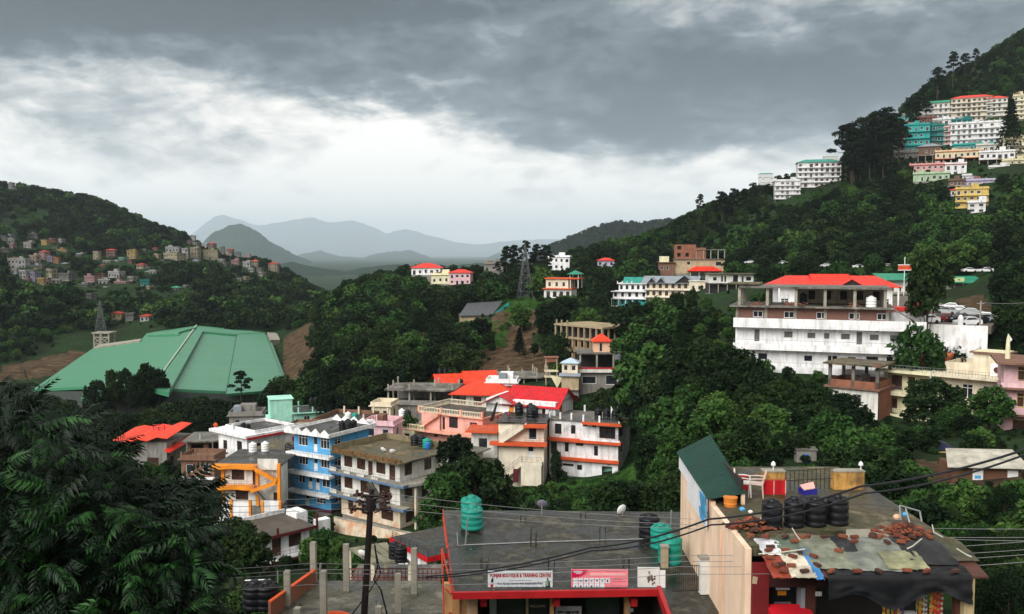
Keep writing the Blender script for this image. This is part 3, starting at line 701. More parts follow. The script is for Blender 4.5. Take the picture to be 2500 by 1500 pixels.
def dish(p, r, az, tilt, label, m=None, mast=.6, group='satellite dishes'):
    e = empty('satellite_dish', p, 0, label, 'satellite dish', group); m = m or WHITEP
    MB().tube([(0, 0, 0), (0, 0, mast)], .03, 6).build('mast', STEEL, e)
    b = MB(); pr = [(r * k / 5, .32 * r * (k / 5) ** 2) for k in range(1, 6)]; b.lathe(pr + [(r * 1.0, .33 * r + .01)] + [(x, z - .012) for x, z in reversed(pr)], 20)
    rot = Matrix.Rotation(R(az), 4, 'Z') @ Matrix.Rotation(R(tilt), 4, 'X')
    me = b.mesh('reflector', m, True); me.transform(Matrix.Translation((0, 0, mast)) @ rot); put(me, 'reflector', e)
    a = MB(); a.tube([(0, r * .95, .3 * r), (0, r * .2, r * 1.0)], .018, 5); a.box(-.05, r * .15, r * .95, .05, r * .28, r * 1.08)
    me = a.mesh('feed_arm', DSTEEL); me.transform(Matrix.Translation((0, 0, mast)) @ rot); put(me, 'feed_arm', e); return e
# ---- far houses, generated from the pixels they cover
CN = {'white': WHITE, 'cream': CREAM, 'grey': GREYW, 'yellow': YELLOW, 'pink': LPINK, 'orange': ORANGE, 'mint': MINT, 'brick': BRICKM, 'lilac': LILAC, 'teal': TEAL, 'deep teal': DTEAL, 'off-white': OFFW, 'pale yellow': YCREAM, 'brown': BROWN, 'peach': PEACH}
CNF = {k: wallm('weathered_' + k.replace(' ', '_').replace('-', '_'), c, .55, dirt=tuple(v * .35 for v in c)) for k, c in {'white': (0.281, 0.281, 0.275), 'cream': (0.256, 0.217, 0.160), 'grey': (0.102, 0.099, 0.093), 'yellow': (0.269, 0.198, 0.071), 'pink': (0.269, 0.160, 0.160), 'orange': (0.294, 0.109, 0.025), 'mint': (0.121, 0.230, 0.185), 'brick': (0.109, 0.045, 0.032), 'lilac': (0.166, 0.160, 0.217), 'teal': (0.013, 0.153, 0.141), 'off-white': (0.230, 0.224, 0.205), 'pale yellow': (0.269, 0.243, 0.153)}.items()}  # left-hill wall colours darkened to stand in for hillside shade, plus dirt streaks
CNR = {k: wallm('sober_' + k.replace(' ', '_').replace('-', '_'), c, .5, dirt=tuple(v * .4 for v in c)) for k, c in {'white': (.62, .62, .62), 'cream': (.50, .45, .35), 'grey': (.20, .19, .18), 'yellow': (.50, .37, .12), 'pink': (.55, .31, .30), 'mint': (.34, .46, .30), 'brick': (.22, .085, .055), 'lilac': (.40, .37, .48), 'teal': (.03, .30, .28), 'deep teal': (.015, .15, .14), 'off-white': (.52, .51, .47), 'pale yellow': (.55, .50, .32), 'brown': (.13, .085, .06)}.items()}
def far_house(x0, y0, x1, y1, col, roof, label, group, d=None, yaw=0., depth=None, balcony=False, st=None, stilts=0., band=None, top=None, name='hillside_house', cat='house', rail=False, wm=None, fr=None, wash=None):
    q = hit((x0 + x1) / 2, y1, 120) if d is None else P((x0 + x1) / 2, y1, d)
    d = q.y; k = d / F; w, h = (x1 - x0) * k / max(math.cos(R(yaw)), .5) * .97, (y1 - y0) * k
    dp = depth or min(max(w * .7, 5.), 11.)
    body = h * (1 - stilts); n = st or max(1, round(body / 3.0)); fh = body / n; zb = h * stilts
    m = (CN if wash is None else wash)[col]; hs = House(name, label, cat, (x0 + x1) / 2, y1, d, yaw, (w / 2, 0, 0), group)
    nw = max(2, int(w / 2.3)); ww, wh = min(1.25, w / nw * .55), min(1.45, fh * .5)
    for f in range(n):
        z = zb + f * fh
        ops = []
        for i in range(nw):
            q = random.random(); k = random.uniform(.75, 1.25); dr = q > .78
            if q > .1: ops.append((w * (i + .5) / nw - ww * k / 2, .12 if dr else fh * random.uniform(.22, .3), ww * k, wh * (1.35 if dr else random.uniform(.85, 1.08)), 'plain'))
        nl = max(1, int(dp / 3)); sl = [(dp * (i + .5) / nl - ww / 2, fh * .26, ww, wh, 'plain') for i in range(nl)]
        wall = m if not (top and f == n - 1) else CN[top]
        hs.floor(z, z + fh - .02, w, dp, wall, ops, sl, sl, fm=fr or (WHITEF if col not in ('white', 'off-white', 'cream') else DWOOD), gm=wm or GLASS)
        if balcony and f < n:
            hs.slab(-.15, -1.1, w + .15, -.003, z + .02, .2, WHITE if band is None else band, 'balcony_slab')
            if rail: hs.rail([(-.1, -1.05, z + .02), (w + .1, -1.05, z + .02)], .9, WHITEF, 1.2, 2, 'railing', .035)
    hs.slab(-.4, -.5, w + .4, dp + .3, h + .14, .16, m if band is None else band, 'roof_slab')
    if stilts:
        for i in range(max(2, int(w / 3)) + 1):
            for yy in (.15, dp - .2): hs.box('pillar', CONCL, w * i / max(2, int(w / 3)) * .97, yy, -2.5, w * i / max(2, int(w / 3)) * .97 + .3, yy + .3, zb - .02)
        hs.slab(-.2, -.3, w + .2, dp, zb - .005, .2, CONCL, 'floor_slab')
        hs.box('back_wall', GREYW, .2, dp - 1.2, -2.5, w - .2, dp - .6, zb - .22)
    if roof:
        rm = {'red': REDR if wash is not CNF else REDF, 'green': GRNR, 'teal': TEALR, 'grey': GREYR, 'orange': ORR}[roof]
        hs.hip(0, 0, w, dp, h + .16, min(w, dp) * .22, rm, .6)
    else:
        hs.parapet(-.1, -.2, w + .1, dp, h + .145, .7, m)
        if w > 6:
            q = random.uniform(.05, .65); hs.box('stair_tower', m, w * q, dp * .3, h + .15, w * q + random.uniform(2, 3.4), dp * .3 + 2.4, h + random.uniform(1.8, 2.6))
        if w > 5 and random.random() < .6:
            for i in range(int(w / 2.4)): hs.box('parapet_post', m, i * 2.4, -.18, h + .86, i * 2.4 + .25, .02, h + random.uniform(1.2, 1.9))
        if w > 5 and random.random() < .5: q = random.uniform(.1, .5); hs.box('roof_shed', random.choice((BROWN, GREYR, GREYW)), w * q, .6, h + .15, w * (q + .25), 3.2, h + random.uniform(1.2, 2.2))
    hs.found(w, dp, GREYW)
    hs.keep(0, -.5, w, dp, 0, h + .5)
    return hs
# ------------------------------------------------------------------ houses on the slope across the ravine
def spread(n, w, ww, v, wh, style, m0=.5): return [(m0 + (w - 2 * m0 - ww) * i / max(n - 1, 1), v, ww, wh, style) for i in range(n)]
def fascia(h, pts, z, th, m, name='trim_band'):
    """a slab edge that follows plan points"""
    return MB().prism(pts, z - th, z, 'z').build(name, m, h.e)

# --- sky-blue four-storey house
h = House('blue_house', 'narrow sky blue four-storey house with white zigzag parapet', 'house', 697, 1102, 137.6, 31, (-.6, -1.3, 9.0))
h.found(7.6, 9, GREYW)
PUR = mat('purple_plinth', (.09, .02, .05), .8)
h.box('plinth', PUR, -.05, -.06, 0, 7.65, 9, .45)
F4 = [(.9, .9, 2.0, 1.8, 'wide'), (4.05, .25, .85, 2.45, 'door'), (5.5, .9, 1.9, 1.8, 'wide')]
h.floor(9.0, 12.0, 7.6, 9, BLUE, F4, (), [(1, .9, 1.5, 1.5, 'win')])
h.floor(6.0, 9.0, 7.6, 9, BLUE, F4, (), [(1, .9, 1.5, 1.5, 'win')])
h.floor(3.0, 6.0, 7.6, 9, BLUE, [(.8, .9, 1.4, 1.8, 'win'), (2.9, .25, .85, 2.45, 'door'), (4.4, .25, .85, 2.45, 'door'), (5.7, .9, 1.7, 1.8, 'win')], (), [(1, .9, 1.5, 1.5, 'win')])
h.floor(0.46, 3.0, 7.6, 9, BLUE, [(.4, 1.75, .9, .4, 'plain'), (2.2, .05, .9, 2.2, 'door'), (4.5, .75, 2.0, 1.25, 'grid')], (), [(1, .9, 1.5, 1.3, 'win')])
for z in (3, 6, 9):
    h.slab(-.6, -1.3, 8.4, -.003, z + .02, .42, WHITE, 'balcony_slab')
    h.rail([(-.5, -.05, z + .02), (-.5, -1.22, z + .02), (8.3, -1.22, z + .02), (8.3, -.05, z + .02)], .85, RAIL, .45)
h.slab(-.8, -1.4, 8.6, 9.8, 12.22, .22, WHITE, 'roof_slab'); h.box('roof_surface', CONCD, -.4, -1, 12.22, 8.2, 9.4, 12.25)
zz = MB()                                     # folded parapet
for k in range(5):
    x = -.8 + k * 1.88; zz.prism([(x, 12.22), (x + 1.88, 12.22), (x + 1.88, 12.45), (x + .94, 13.2), (x, 12.45)], -1.4, -1.25, 'y')
    zz.prism([(x, 12.22), (x + 1.88, 12.22), (x + 1.88, 12.45), (x + .94, 13.2), (x, 12.45)], 9.65, 9.8, 'y')
zz.box(-.8, -1.24, 12.22, -.65, 9.64, 12.6); zz.box(8.45, -1.24, 12.22, 8.6, 9.64, 12.6)
zz.build('parapet', WHITE, h.e)
for i, (x, y) in enumerate(((6.2, 5.6), (7.4, 5.6), (6.3, 4.2), (7.5, 4.2))): tank(h.wp(x, y, 12.25), .55, 1.35, BLACKP, 'black water tank clustered with three others on the blue house')
dish(h.wp(8.0, 8.6, 12.25), .5, 160, 60, 'white satellite dish at the back corner of the blue house roof')
h.keep(-.6, -1.3, 8.4, 9, 1.0, 13.2)

# --- white house with orange bands and an outside stair
h = House('orange_trimmed_house', 'two-storey white house with bright orange bands and outside stair', 'house', 545, 1136, 130, 3, (0, 0, 6.0))
h.found(8.6, 3.5, GREYW, z=0)
h.floor(0, 5.95, 4.6, 6.4, OFFW, y0=3.55, faces='LRB'); h.floor(0, 3, 8.6, 3.5, OFFW, [(1.8, .8, 1.9, 1.5, 'win'), (7.5, 0, .8, 2, 'door')], [(1.2, .9, 1.4, 1.4, 'win')], fm=DWOOD, gm=GLASSB)
h.floor(3, 5.98, 8.6, 3.5, OFFW, [(1.25, .8, 1.9, 1.5, 'win'), (4.4, .1, .7, 2.1, 'door')], [(1.2, .9, 1.4, 1.4, 'win')], fm=DWOOD, gm=GLASSB)
def wavy(x0, x1, y, amp, n=24): return [(x0 + (x1 - x0) * i / n, y - amp * math.sin(i / n * 6.28 * 1.5)) for i in range(n + 1)]
fascia(h, wavy(-1.2, 5.4, -1.3, .28) + [(5.4, -.01), (-1.2, -.01)], 6.25, .55, ORANGE, 'roof_band')
fascia(h, wavy(-1.0, 5.0, -1.3, .22) + [(5.0, -.01), (-1.0, -.01)], 3.12, .5, ORANGE, 'balcony_band')
h.slab(-1.2, .0, 8.8, 10.2, 6.15, .16, CONCD, 'roof_slab')
h.rail([(-1.1, -1.15, 6.25), (5.3, -1.15, 6.25)], .8, RAIL, .35); h.rail([(-.9, -1.15, 3.12), (4.6, -1.15, 3.12)], .85, RAIL, .35)
for x in (-.05, 5.1): h.box('orange_pilaster', ORANGE, x - .2, -.25, 0, x + .25, -.005, 5.7)
h.box('tall_orange_pillar', ORANGE, 8.55, -1.5, -.6, 9.0, -1.05, 6.6)
h.box('stair_wall', OFFW, 5.5, -.9, 5.6, 8.5, -.75, 7.2)
for a, b in (((5.3, 6.0), (8.1, 4.55)), ((8.4, 4.1), (4.6, 2.75))):
    MB().prism([(a[0], a[1]), (b[0], b[1]), (b[0], b[1] - .5), (a[0], a[1] - .5)], -1.7, -.95, 'y').build('stair_flight', ORANGE, h.e)
    h.rail([(a[0], -1.65, a[1]), (b[0], -1.65, b[1])], .85, RAIL, .3)
h.stair(8.2, -.4, 5.3, 2.6, -1.65, -.9, CONC, 14); h.rail([(8.2, -1.68, -.3), (5.3, -1.68, 2.7)], .85, RAIL, .3)
h.box('landing', ORANGE, 8.0, -1.7, 4.0, 8.54, -.9, 4.5)
for i, (x, y) in enumerate(((1.6, 8.2), (3.4, 8.8))): tank(h.wp(x, y, 6.16), .62, 1.5, WHITEP, ('left' if i == 0 else 'right') + ' one of two white water tanks on the orange-banded house')
tank(h.wp(7.0, 9.0, 6.16), .5, 1.2, BLACKP, 'single black water tank at the right back of the orange-banded house')
h.box('roof_wall', BRICKM, 6.4, 9.6, 6.16, 8.7, 9.8, 7.1)
h.keep(-1.2, -1.5, 9, 10, 0, 7)
# its compound wall: white panels between orange posts
w = House('compound_wall', 'white compound wall with orange posts below the orange-banded house', 'wall', 530, 1225, 122, 6, (0, 0, 1.6))
for x0, x1, zt in ((0, 1.9, 1.4), (2.2, 4.6, 1.5), (6.7, 8.9, 1.9)): w.box('wall_panel', WHITE, x0, 0, -4, x1, .2, zt)
for x in (-.3, 1.9, 4.6, 6.4, 8.9): w.box('orange_post', ORANGE, x, -.12, -4, x + .32, .32, 1.9)
w.rail([(4.95, .1, -.6), (6.4, .1, -.6)], 1.7, RAIL, .16, 2, 'gate'); w.keep(0, 0, 9, .3, -.5, 1.9)

# --- white and peach house with the mossy roof and wrap-round balconies
h = House('mossy_roof_house', 'three-storey cream house with mossy flat roof and blue-edged balconies', 'house', 811, 1102, 133, 37, (-.6, -1.2, 9.8))
WD, DP = 12.4, 9.0; h.found(WD, DP, GREYW)
dk = dict(fm=DWOOD, gm=GLASSB)
PEELW = mat('peeling_cream_base', (.70, .60, .46), .9, .25, .9, .3, (.25, .2, .15), patch=(.62, .34, .20))
h.floor(0, 3.38, WD, DP, PEELW, [(1.5, .9, 1.1, 1.5, 'win'), (4.4, .8, 2.2, 1.6, 'plain'), (8.6, .8, 2.4, 1.6, 'plain')], (), [(1.2, .5, 2.0, 1.7, 'plain'), (5, .1, 1.6, 2.2, 'plain')], **dk)
h.floor(3.4, 6.78, WD, DP, OFFW, [(.7, .8, 1.8, 1.9, 'win'), (4.2, .7, 1.9, 1.9, 'win'), (8.2, .2, 2.2, 2.5, 'plain')], (), [(1, .8, 1.6, 1.6, 'win'), (4.6, .2, 1.4, 2.4, 'plain')], **dk)
h.floor(6.8, 9.62, WD, DP, OFFW, [(.7, .7, 1.8, 1.8, 'win'), (3.5, .7, 1.8, 1.8, 'win'), (5.9, .05, .95, 2.2, 'door'), (7.6, .7, 1.9, 1.7, 'win'), (10.3, .05, 1.2, 2.3, 'door')], (), [(1.0, .7, 1.6, 1.8, 'win'), (5.2, .7, 1.6, 1.8, 'win')], **dk)
h.slab(-.7, -1.5, WD + 1.2, DP + 1.5, 9.85, .22, MOSS, 'roof_slab')
SLATEB = mat('slate_blue_edge', (.10, .17, .28), .7, .25, 1)
for z in (3.4, 6.8):
    h.slab(-1.4, -1.35, WD + 2.0, -.003, z, .4, SLATEB, 'balcony_slab'); h.slab(-1.3, -1.36, WD + 1.9, .1, z + .02, .05, CONCL, 'balcony_floor')
    h.rail([(-1.3, -1.28, z), (WD + (1.9 if z > 5 else -3.5), -1.28, z)], .95, RAIL, .4)
    for i in range(4): h.box('balcony_panel', OFFW, -1.25 + i * 3, -1.2, z + .03, .2 + i * 3, -1.14, z + .62)
arc = [(WD + .1 + 2.9 * math.sin(t), 3.0 - 4.4 * math.cos(t)) for t in np.linspace(.1, 2.2, 12)]
fascia(h, [(WD + .01, -1.3)] + arc + [(WD + .01, 6.0)], 6.79, .35, CONCL, 'round_balcony'); h.rail([(x, y, 6.8) for x, y in arc], .95, RAIL, .4)
fascia(h, [(WD + .02, -1.2)] + [(x * .985 + .1, y) for x, y in arc] + [(WD + .02, 5.8)], 6.43, .12, SLATEB, 'balcony_soffit')
h.posts([(WD + 2.2, 1.0), (WD + 2.4, 4.5)], -3, 6.3, .32, CREAM)
h.stair(11.4, 3.2, 8.2, 6.5, -2.5, -1.45, MOSS, 14); h.rail([(11.4, -2.45, 3.4), (8.2, -2.45, 6.7)], .9, RAIL, .3)
h.parapet(-.7, -1.5, WD + 1.2, DP + 1.5, 9.86, .9, wallm('mossy_parapet', (.22, .18, .10), .6), .15, 'LB')
h.rail([(WD + 1.1, 2.0, 9.86), (WD + 1.1, DP + 1.3, 9.86)], .9, RAIL, .3)
rb = MB()
for i in range(240):                                  # weeds and rust-coloured debris along the roof edge
    x, y = random.uniform(-.5, WD + 1), random.uniform(-1.4, -.4); s = random.uniform(.1, .32); rb.quad((x - s, y, 9.86), (x + s, y + random.uniform(-.1, .1), 9.86), (x + random.uniform(-.1, .1), y + .05, 9.86 + s * 2))
tag(rb.build('roof_weeds', mat('dry_weeds', (.16, .085, .035), .9, .5, 2), h.e), kind='stuff')
for i, (x, y, m_, hh, l) in enumerate(((6.6, 9.4, BLACKP, 1.6, 'black water tank left in the cluster on the mossy roof'), (8.0, 9.5, BLACKP, 1.7, 'black water tank in the middle of the cluster on the mossy roof'), (9.3, 9.2, GREENP, 1.4, 'green water tank beside black ones on the mossy roof'))): tank(h.wp(x, y, 9.86), .7, hh, m_, l)
BLUEP = mat('blue_plastic', (.02, .13, .5), .4, .2, 2)
e = empty('blue_drum', h.wp(10.4, 8.2, 9.86), 0, 'blue plastic drum beside the tanks on the mossy roof', 'drum'); MB().lathe([(.32, 0), (.36, .3), (.34, .6), (.36, .9), (.3, 1.05)], 16).build('drum_body', BLUEP, e, True); MB().lathe([(.28, 1.05), (.28, 1.1), (.02, 1.11)], 16).build('lid', BLUEP, e)
for i, x in enumerate((6.6, 8.6)): dish(h.wp(x, 2.4, 9.86), .5, 150 + i * 30, 55, ('left' if i == 0 else 'right') + ' one of two small dishes near the front of the mossy roof', mast=.4)
h.keep(-1.2, -1.4, WD + 2.5, DP, 0, 10.5)
# retaining wall with washing, in front of its right end
w = House('peeling_wall', 'long low peach wall with peeling paint below the mossy-roofed house', 'wall', 815, 1262, 128, 32, (0, 0, 1.0))
w.box('wall_panel', PEELW, 0, 0, -3, 17, .3, .9); w.box('coping', CONCL, -.05, -.06, .9, 17.05, .36, 1.0); w.rail([(9, -2.2, -2.3), (16.5, -2.2, -1.5)], .9, mat('brown_rail', (.12, .09, .06)), 1.2, 3); w.keep(0, 0, 17, .3, -1.5, 1)

# --- grey-roofed white house behind its right shoulder
h = House('slab_roof_house', 'white house under a plain grey concrete slab right of the mossy roof', 'house', 1012, 1112, 141, 28, (-.6, -.5, 3.4))
h.floor(-3.2, 3.18, 6.6, 9, OFFW, [(.6, 4.0, 1.1, 1.6, 'win'), (3.6, 3.7, 1.3, 2.0, 'win'), (1, .6, 1.6, 1.6, 'win')], (), [(1, 4, 1.2, 1.5, 'win')], **dk)
h.slab(-.8, -.8, 7.6, 10, 3.4, .2, CONC, 'roof_slab'); h.found(6.6, 9, GREYW, z=-3.2); h.posts([(2.6, 4), (2.6, 6)], 3.4, 5.2, .3, CONC, 'column_stub'); h.keep(0, 0, 6.6, 9, 0, 4)

# --- white house with maroon trim at the foot of the slope
h = House('maroon_trimmed_house', 'white two-storey house with maroon roof edge and outside stair', 'house', 597, 1327, 99, -44, (-.4, -.7, 5.6))
h.floor(2.8, 5.45, 8.4, 6.5, WHITE, [(.9, .8, 1.6, 1.5, 'win'), (3.4, .05, 1.2, 2.3, 'door'), (5.6, .75, 1.7, 1.5, 'win')], (), (), **dk)
h.floor(0, 2.78, 8.4, 6.5, WHITE, [(1.2, .7, 1.5, 1.5, 'win'), (5.2, .5, 1.7, 1.7, 'plain')], (), (), **dk)
h.slab(-.6, -.9, 9, 7, 5.6, .18, mat('brown_wet_roof', (.075, .06, .045), .6, .4, .6, bump=.3), 'roof_slab'); h.box('roof_edge', MAROON, -.65, -.98, 5.38, 9.05, -.905, 5.75)
h.rail([(1.5, -.85, 5.6), (9, -.85, 5.6), (9, 6.8, 5.6)], .8, RAIL, 1.0, 2); h.box('maroon_post', MAROON, 3.6, -.95, 5.6, 3.8, -.75, 6.5); h.box('maroon_post', MAROON, 8.85, -.95, 5.0, 9.05, -.75, 7.2)
h.parapet(-.6, -.9, 9, 7, 5.61, .5, WHITE, .15, 'B')
h.slab(2.6, -1.3, 9.2, -.003, 2.8, .3, WHITE, 'balcony_slab'); h.box('balcony_edge', MAROON, 2.6, -1.36, 2.42, 9.2, -1.305, 2.72); h.rail([(3.4, -1.25, 2.8), (9.1, -1.25, 2.8)], .9, RAIL, .4)
h.stair(.4, .2, 3.0, 2.8, -1.3, -.3, MAROON, 12); h.rail([(.4, -1.28, .3), (3.0, -1.28, 2.9)], .8, RAIL, .3)
h.box('stair_tower', WHITE, 8.7, 3.5, 3.6, 10.3, 6.0, 6.3); h.box('side_wall', WHITE, 9.1, -.9, 1.5, 10.8, .2, 6.2)
h.found(8.4, 6.5, WHITE); h.keep(0, -1, 10.6, 6, .3, 7)

# --- white flat-roofed house with the broad sloping eaves
h = House('white_eaved_house', 'white house with wide flat white eaves and red underside', 'house', 600, 1066, 150, 39, (9.6, -.9, 6.2))
h.floor(-2, 5.7, 8.6, 9.5, WHITE, [(5.6, 4.6, 1.5, 2.2, 'win'), (1.4, 4.8, 1.2, 1.6, 'win'), (4, 1, 1.4, 1.5, 'win')], (), [(1.5, 4.8, 1.3, 1.6, 'win'), (6, 1, 1.4, 1.5, 'win')], fm=DWOOD)
h.slab(-1.6, -.9, 9.6, 10.6, 6.2, .5, WHITE, 'roof_slab'); h.box('roof_surface', CONCD, .2, 1.6, 6.2, 8.6, 9.6, 6.24); h.parapet(.0, 1.4, 8.9, 9.8, 6.21, .55, WHITE, .2)
h.box('red_soffit', CRIM, 9.62, -.7, 5.5, 9.72, 10.2, 5.85); MB().prism([(1.0, 6.2), (2.9, 6.2), (2.9, 7.3)], 1.0, 1.25, 'y').build('fin', WHITE, h.e)
e = empty('red_ball_finial', h.wp(-1.2, .2, 6.2), 0, 'round red ball on the corner of the white eaved house', 'finial'); MB().lathe([(.05, .1), (.3, .25), (.42, .5), (.3, .8), (.05, .93)], 14).build('ball', RORANGE, e, True); MB().lathe([(.2, 0), (.12, .14)], 8).build('neck', WHITE, e)
for i in range(2): tank(h.wp(3.2 + i * 1.3, 3.0, 6.24), .5, .95, BLACKP, ('left' if i == 0 else 'right') + ' one of two low black tanks on the white eaved house')
h.found(8.6, 9.5, GREYW, z=-2); h.keep(-1.6, -.9, 9.6, 10, 1, 7)
# low brown-grey houses in front and left of it
h = House('mossy_shed', 'low grey house with mossy concrete roof between orange-banded and white eaved houses', 'house', 612, 1100, 143, 20, (0, 0, 2.6))
h.floor(-1.5, 2.5, 6.5, 6, GREYW, [(.8, 2, 1.2, 1.4, 'win'), (3.4, 1.6, 1.4, 2, 'plain')], (), (), **dk); h.slab(-.4, -.6, 7, 7.5, 2.75, .2, MOSS, 'roof_slab'); h.found(6.5, 6, GREYW, z=-1.5); h.keep(0, 0, 6.5, 6, 0, 3)
h = House('brown_yard_house', 'shabby brown house with dark open verandah left of the orange-banded house', 'house', 447, 1078, 158, -6, (-.6, -1.0, 6.6))
h.floor(3.3, 6.35, 9, 7, BROWN, [(.5, .4, 2.2, 2.1, None), (3.6, .2, 2.4, 2.4, None), (6.6, .7, .9, 1.6, 'win'), (7.7, .7, .9, 1.6, 'win')], (), (), **dk); h.box('inner_wall', DARKIN, .2, 2.0, 3.3, 8.8, 2.1, 6.3)
h.floor(0, 3.28, 9, 7, BRICKM, [(.6, .3, 2.4, 2.2, 'plain'), (5, .3, 2.0, 2.4, 'plain')], (), (), **dk)
h.slab(-.8, -1.3, 9.6, 7.6, 6.6, .22, CONC, 'roof_slab'); h.slab(-.3, -1.4, 9.4, -.003, 3.32, .25, CONC, 'balcony_slab'); h.box('balcony_wall', BRICKM, 4.6, -1.4, 3.33, 9.4, -1.25, 4.25)
h.posts([(.1, -1.2), (4.6, -1.2), (9.2, -1.2)], 0, 6.3, .22, CONC); h.box('terrace_wall', BRICKM, -.5, -3.0, -1.0, 9.4, -2.8, .6)
MB().tube([(2.0, .5, 6.6), (2.0, .5, 7.7)], .05, 6).build('pipe', WHITEP, h.e); MB().tube([(8.3, -.8, 6.6), (8.2, -.8, 8.3)], .12, 6).build('pipe', WHITEP, h.e)
h.found(9, 7, BROWN); h.keep(0, -1.2, 9.2, 7, 0, 7)

# --- orange tin-roofed house beside the big tree
h = House('orange_roof_house', 'grey house with folded orange tin roof half hidden by leaves', 'house', 306, 1077, 168, 10, (0, 0, 5.2))
h.floor(0, 5.2, 8.6, 9, GREYW, [(.8, 3.0, 2.4, 1.6, 'plain'), (4.5, .4, 2.4, 1.8, 'plain')], (), [(1, .8, 1.4, 1.5, 'win'), (4.5, .8, 1.4, 1.5, 'win'), (2, 3.4, 1.4, 1.3, 'win')], **dk)
rf = MB()
zs_ = [(-2.6, .1), (-.6, .55), (1.4, .30), (3.4, .95), (5.4, .70), (7.4, 1.5), (9.6, 1.3)]
for (xa, za), (xb, zb) in zip(zs_, zs_[1:]): rf.slabpoly([(xa, -1.4, 5.0 + za), (xb, -1.4, 5.0 + zb), (xb, 7.4, 6.3 + zb), (xa, 7.4, 6.3 + za)], .1)
rf.build('roof', ORR, h.e)
MB().slabpoly([(8.62, -1.0, 4.0), (9.9, -1.2, 3.6), (9.9, 9.6, 4.6), (8.62, 9.6, 5.0)], .12).build('side_awning', REDR, h.e)
tr = MB()
for x in (3.4, 4.6, 5.8): tr.tube([(x, 4.0, 6.6), (x, 4.0, 7.7)], .07, 5)
tr.tube([(3.4, 4, 7.7), (5.8, 4, 7.7)], .07, 5); tr.tube([(3.4, 4, 7.2), (5.8, 4, 7.2)], .05, 5); tr.build('roof_frame', CRIM, h.e)
MB().slabpoly([(-2.2, -2.6, 2.0), (.4, -2.8, 2.0), (.6, -1.2, 2.7), (-1.8, -1.0, 2.7)], .1).build('low_awning', ORR, h.e); h.posts([(-1.8, -2.4), (.2, -2.4), (-1.6, -1.2)], -2, 2.1, .12, DWOOD)
h.found(8.6, 9, GREYW); h.keep(-1, -1, 9.6, 9, 2.0, 7.6)

# --- mint house with tower
h = House('mint_house', 'mint green house with square stair tower and terrace', 'house', 716, 1008, 187, -20, (0, 0, 3.2))
h.floor(-3, 2.98, 10.6, 8, MINT, [(2.2, 4.4, 1.3, .9, 'win'), (4.8, 4.5, 1.2, .8, 'win'), (7.4, 4.2, 1.9, 1.2, 'wide'), (3, 1, 1.4, 1.4, 'win')]); h.slab(-.2, -.8, 11, 8.6, 3.2, .2, MINT, 'roof_slab'); h.box('roof_surface', CONCD, .2, -.4, 3.2, 10.8, 8.2, 3.23)
h.floor(-3, 6.2, 4.6, 5, MINT, [(1, 3, 1.2, 1.8, 'win')], (), [(1.2, 7.0, 1.1, 1.2, 'plain')], x0=-4.8, y0=-.2); h.slab(-5.0, -.4, .1, 5.2, 6.3, .14, MINT, 'tower_roof')
h.floor(-3, 2.4, 3.2, 4, MINT, [(1, 3.0, 1.2, 1.4, 'win')], x0=-8.0, y0=-.6); h.slab(-8.4, -1, -4.6, 3.6, 2.55, .14, MINT, 'roof_slab')
h.posts([(1, -.5), (4, -.5), (7, -.5), (10.4, -.5), (10.4, 4), (10.4, 8), (6, 8), (2, 8)], 3.2, 4.3, .28, MINT, 'parapet_post'); h.rail([(1, -.5, 3.2), (10.4, -.5, 3.2), (10.4, 8, 3.2)], .8, RAIL, .5)
for i in range(5): tank(h.wp(4.6 + i * 1.1, 6.4 + (i % 2) * .5, 3.23), .5, 1.9, BLACKP, 'black water tank in the row of five on the mint house')
h.found(10.6, 8, GREYW, z=-3); h.keep(-8, -1, 10.6, 8, 0, 6.4)

# --- brown-edged terrace house with white and green tanks
h = House('brown_parapet_house', 'cream house with long brown parapet and white and green tanks', 'house', 868, 1033, 158, 14, (7.8, -.5, 3.3))
h.floor(-3, 2.9, 7.6, 9, CREAM, [(1.2, 4.6, 1.4, .5, 'plain'), (5.6, 4.4, .9, 1.0, 'plain'), (2, 1, 1.4, 1.4, 'win')], (), [(2, 4.2, 1.0, 1.5, 'win'), (5, 1, 1.3, 1.5, 'win')], **dk)
h.slab(-.6, -.6, 7.9, 10, 2.95, .2, CONCD, 'roof_slab'); h.parapet(-.7, -.7, 8.0, 10.1, 2.96, .75, BROWN, .18)
w2 = MB().prism([(8.0, -.5), (15, 3.6), (15, 9.5), (8.0, 9.8)], 2.75, 2.95, 'z').build('roof_slab', CONCD, h.e)
MB().prism([(8.0, -.52), (15, 3.58), (15.1, 3.75), (8.0, -.32)], 2.9, 3.7, 'z').build('parapet', BROWN, h.e)
MB().prism([(8.1, .4), (14.5, 4.1), (14.5, 9.0), (8.1, 9.2)], -3, 2.74, 'z').build('wall', CREAM, h.e)
tank(h.wp(4.4, 3.8, 2.96), .6, 1.4, WHITEP, 'white water tank beside a green one on the brown parapet house'); tank(h.wp(5.9, 3.6, 2.96), .62, 1.35, GREENP, 'green water tank beside a white one on the brown parapet house')
tank(h.wp(13.3, 8.2, 2.96), .6, 1.6, WHITEP, 'white water tank at the far right corner of the brown parapet house'); tank(h.wp(14.6, 8.0, 2.96), .6, 1.5, BLACKP, 'black water tank at the far right corner of the brown parapet house')
dish(h.wp(14.4, 5.4, 2.96), .5, 150, 60, 'white dish on the brown parapet house terrace'); h.posts([(1, 9.6), (4, 9.6), (7, 9.6), (10, 9.4)], 2.96, 4.4, .3, CREAM, 'parapet_post'); h.found(7.6, 9, GREYW, z=-3); h.keep(-.5, -.5, 14.5, 9, 0, 4.5)
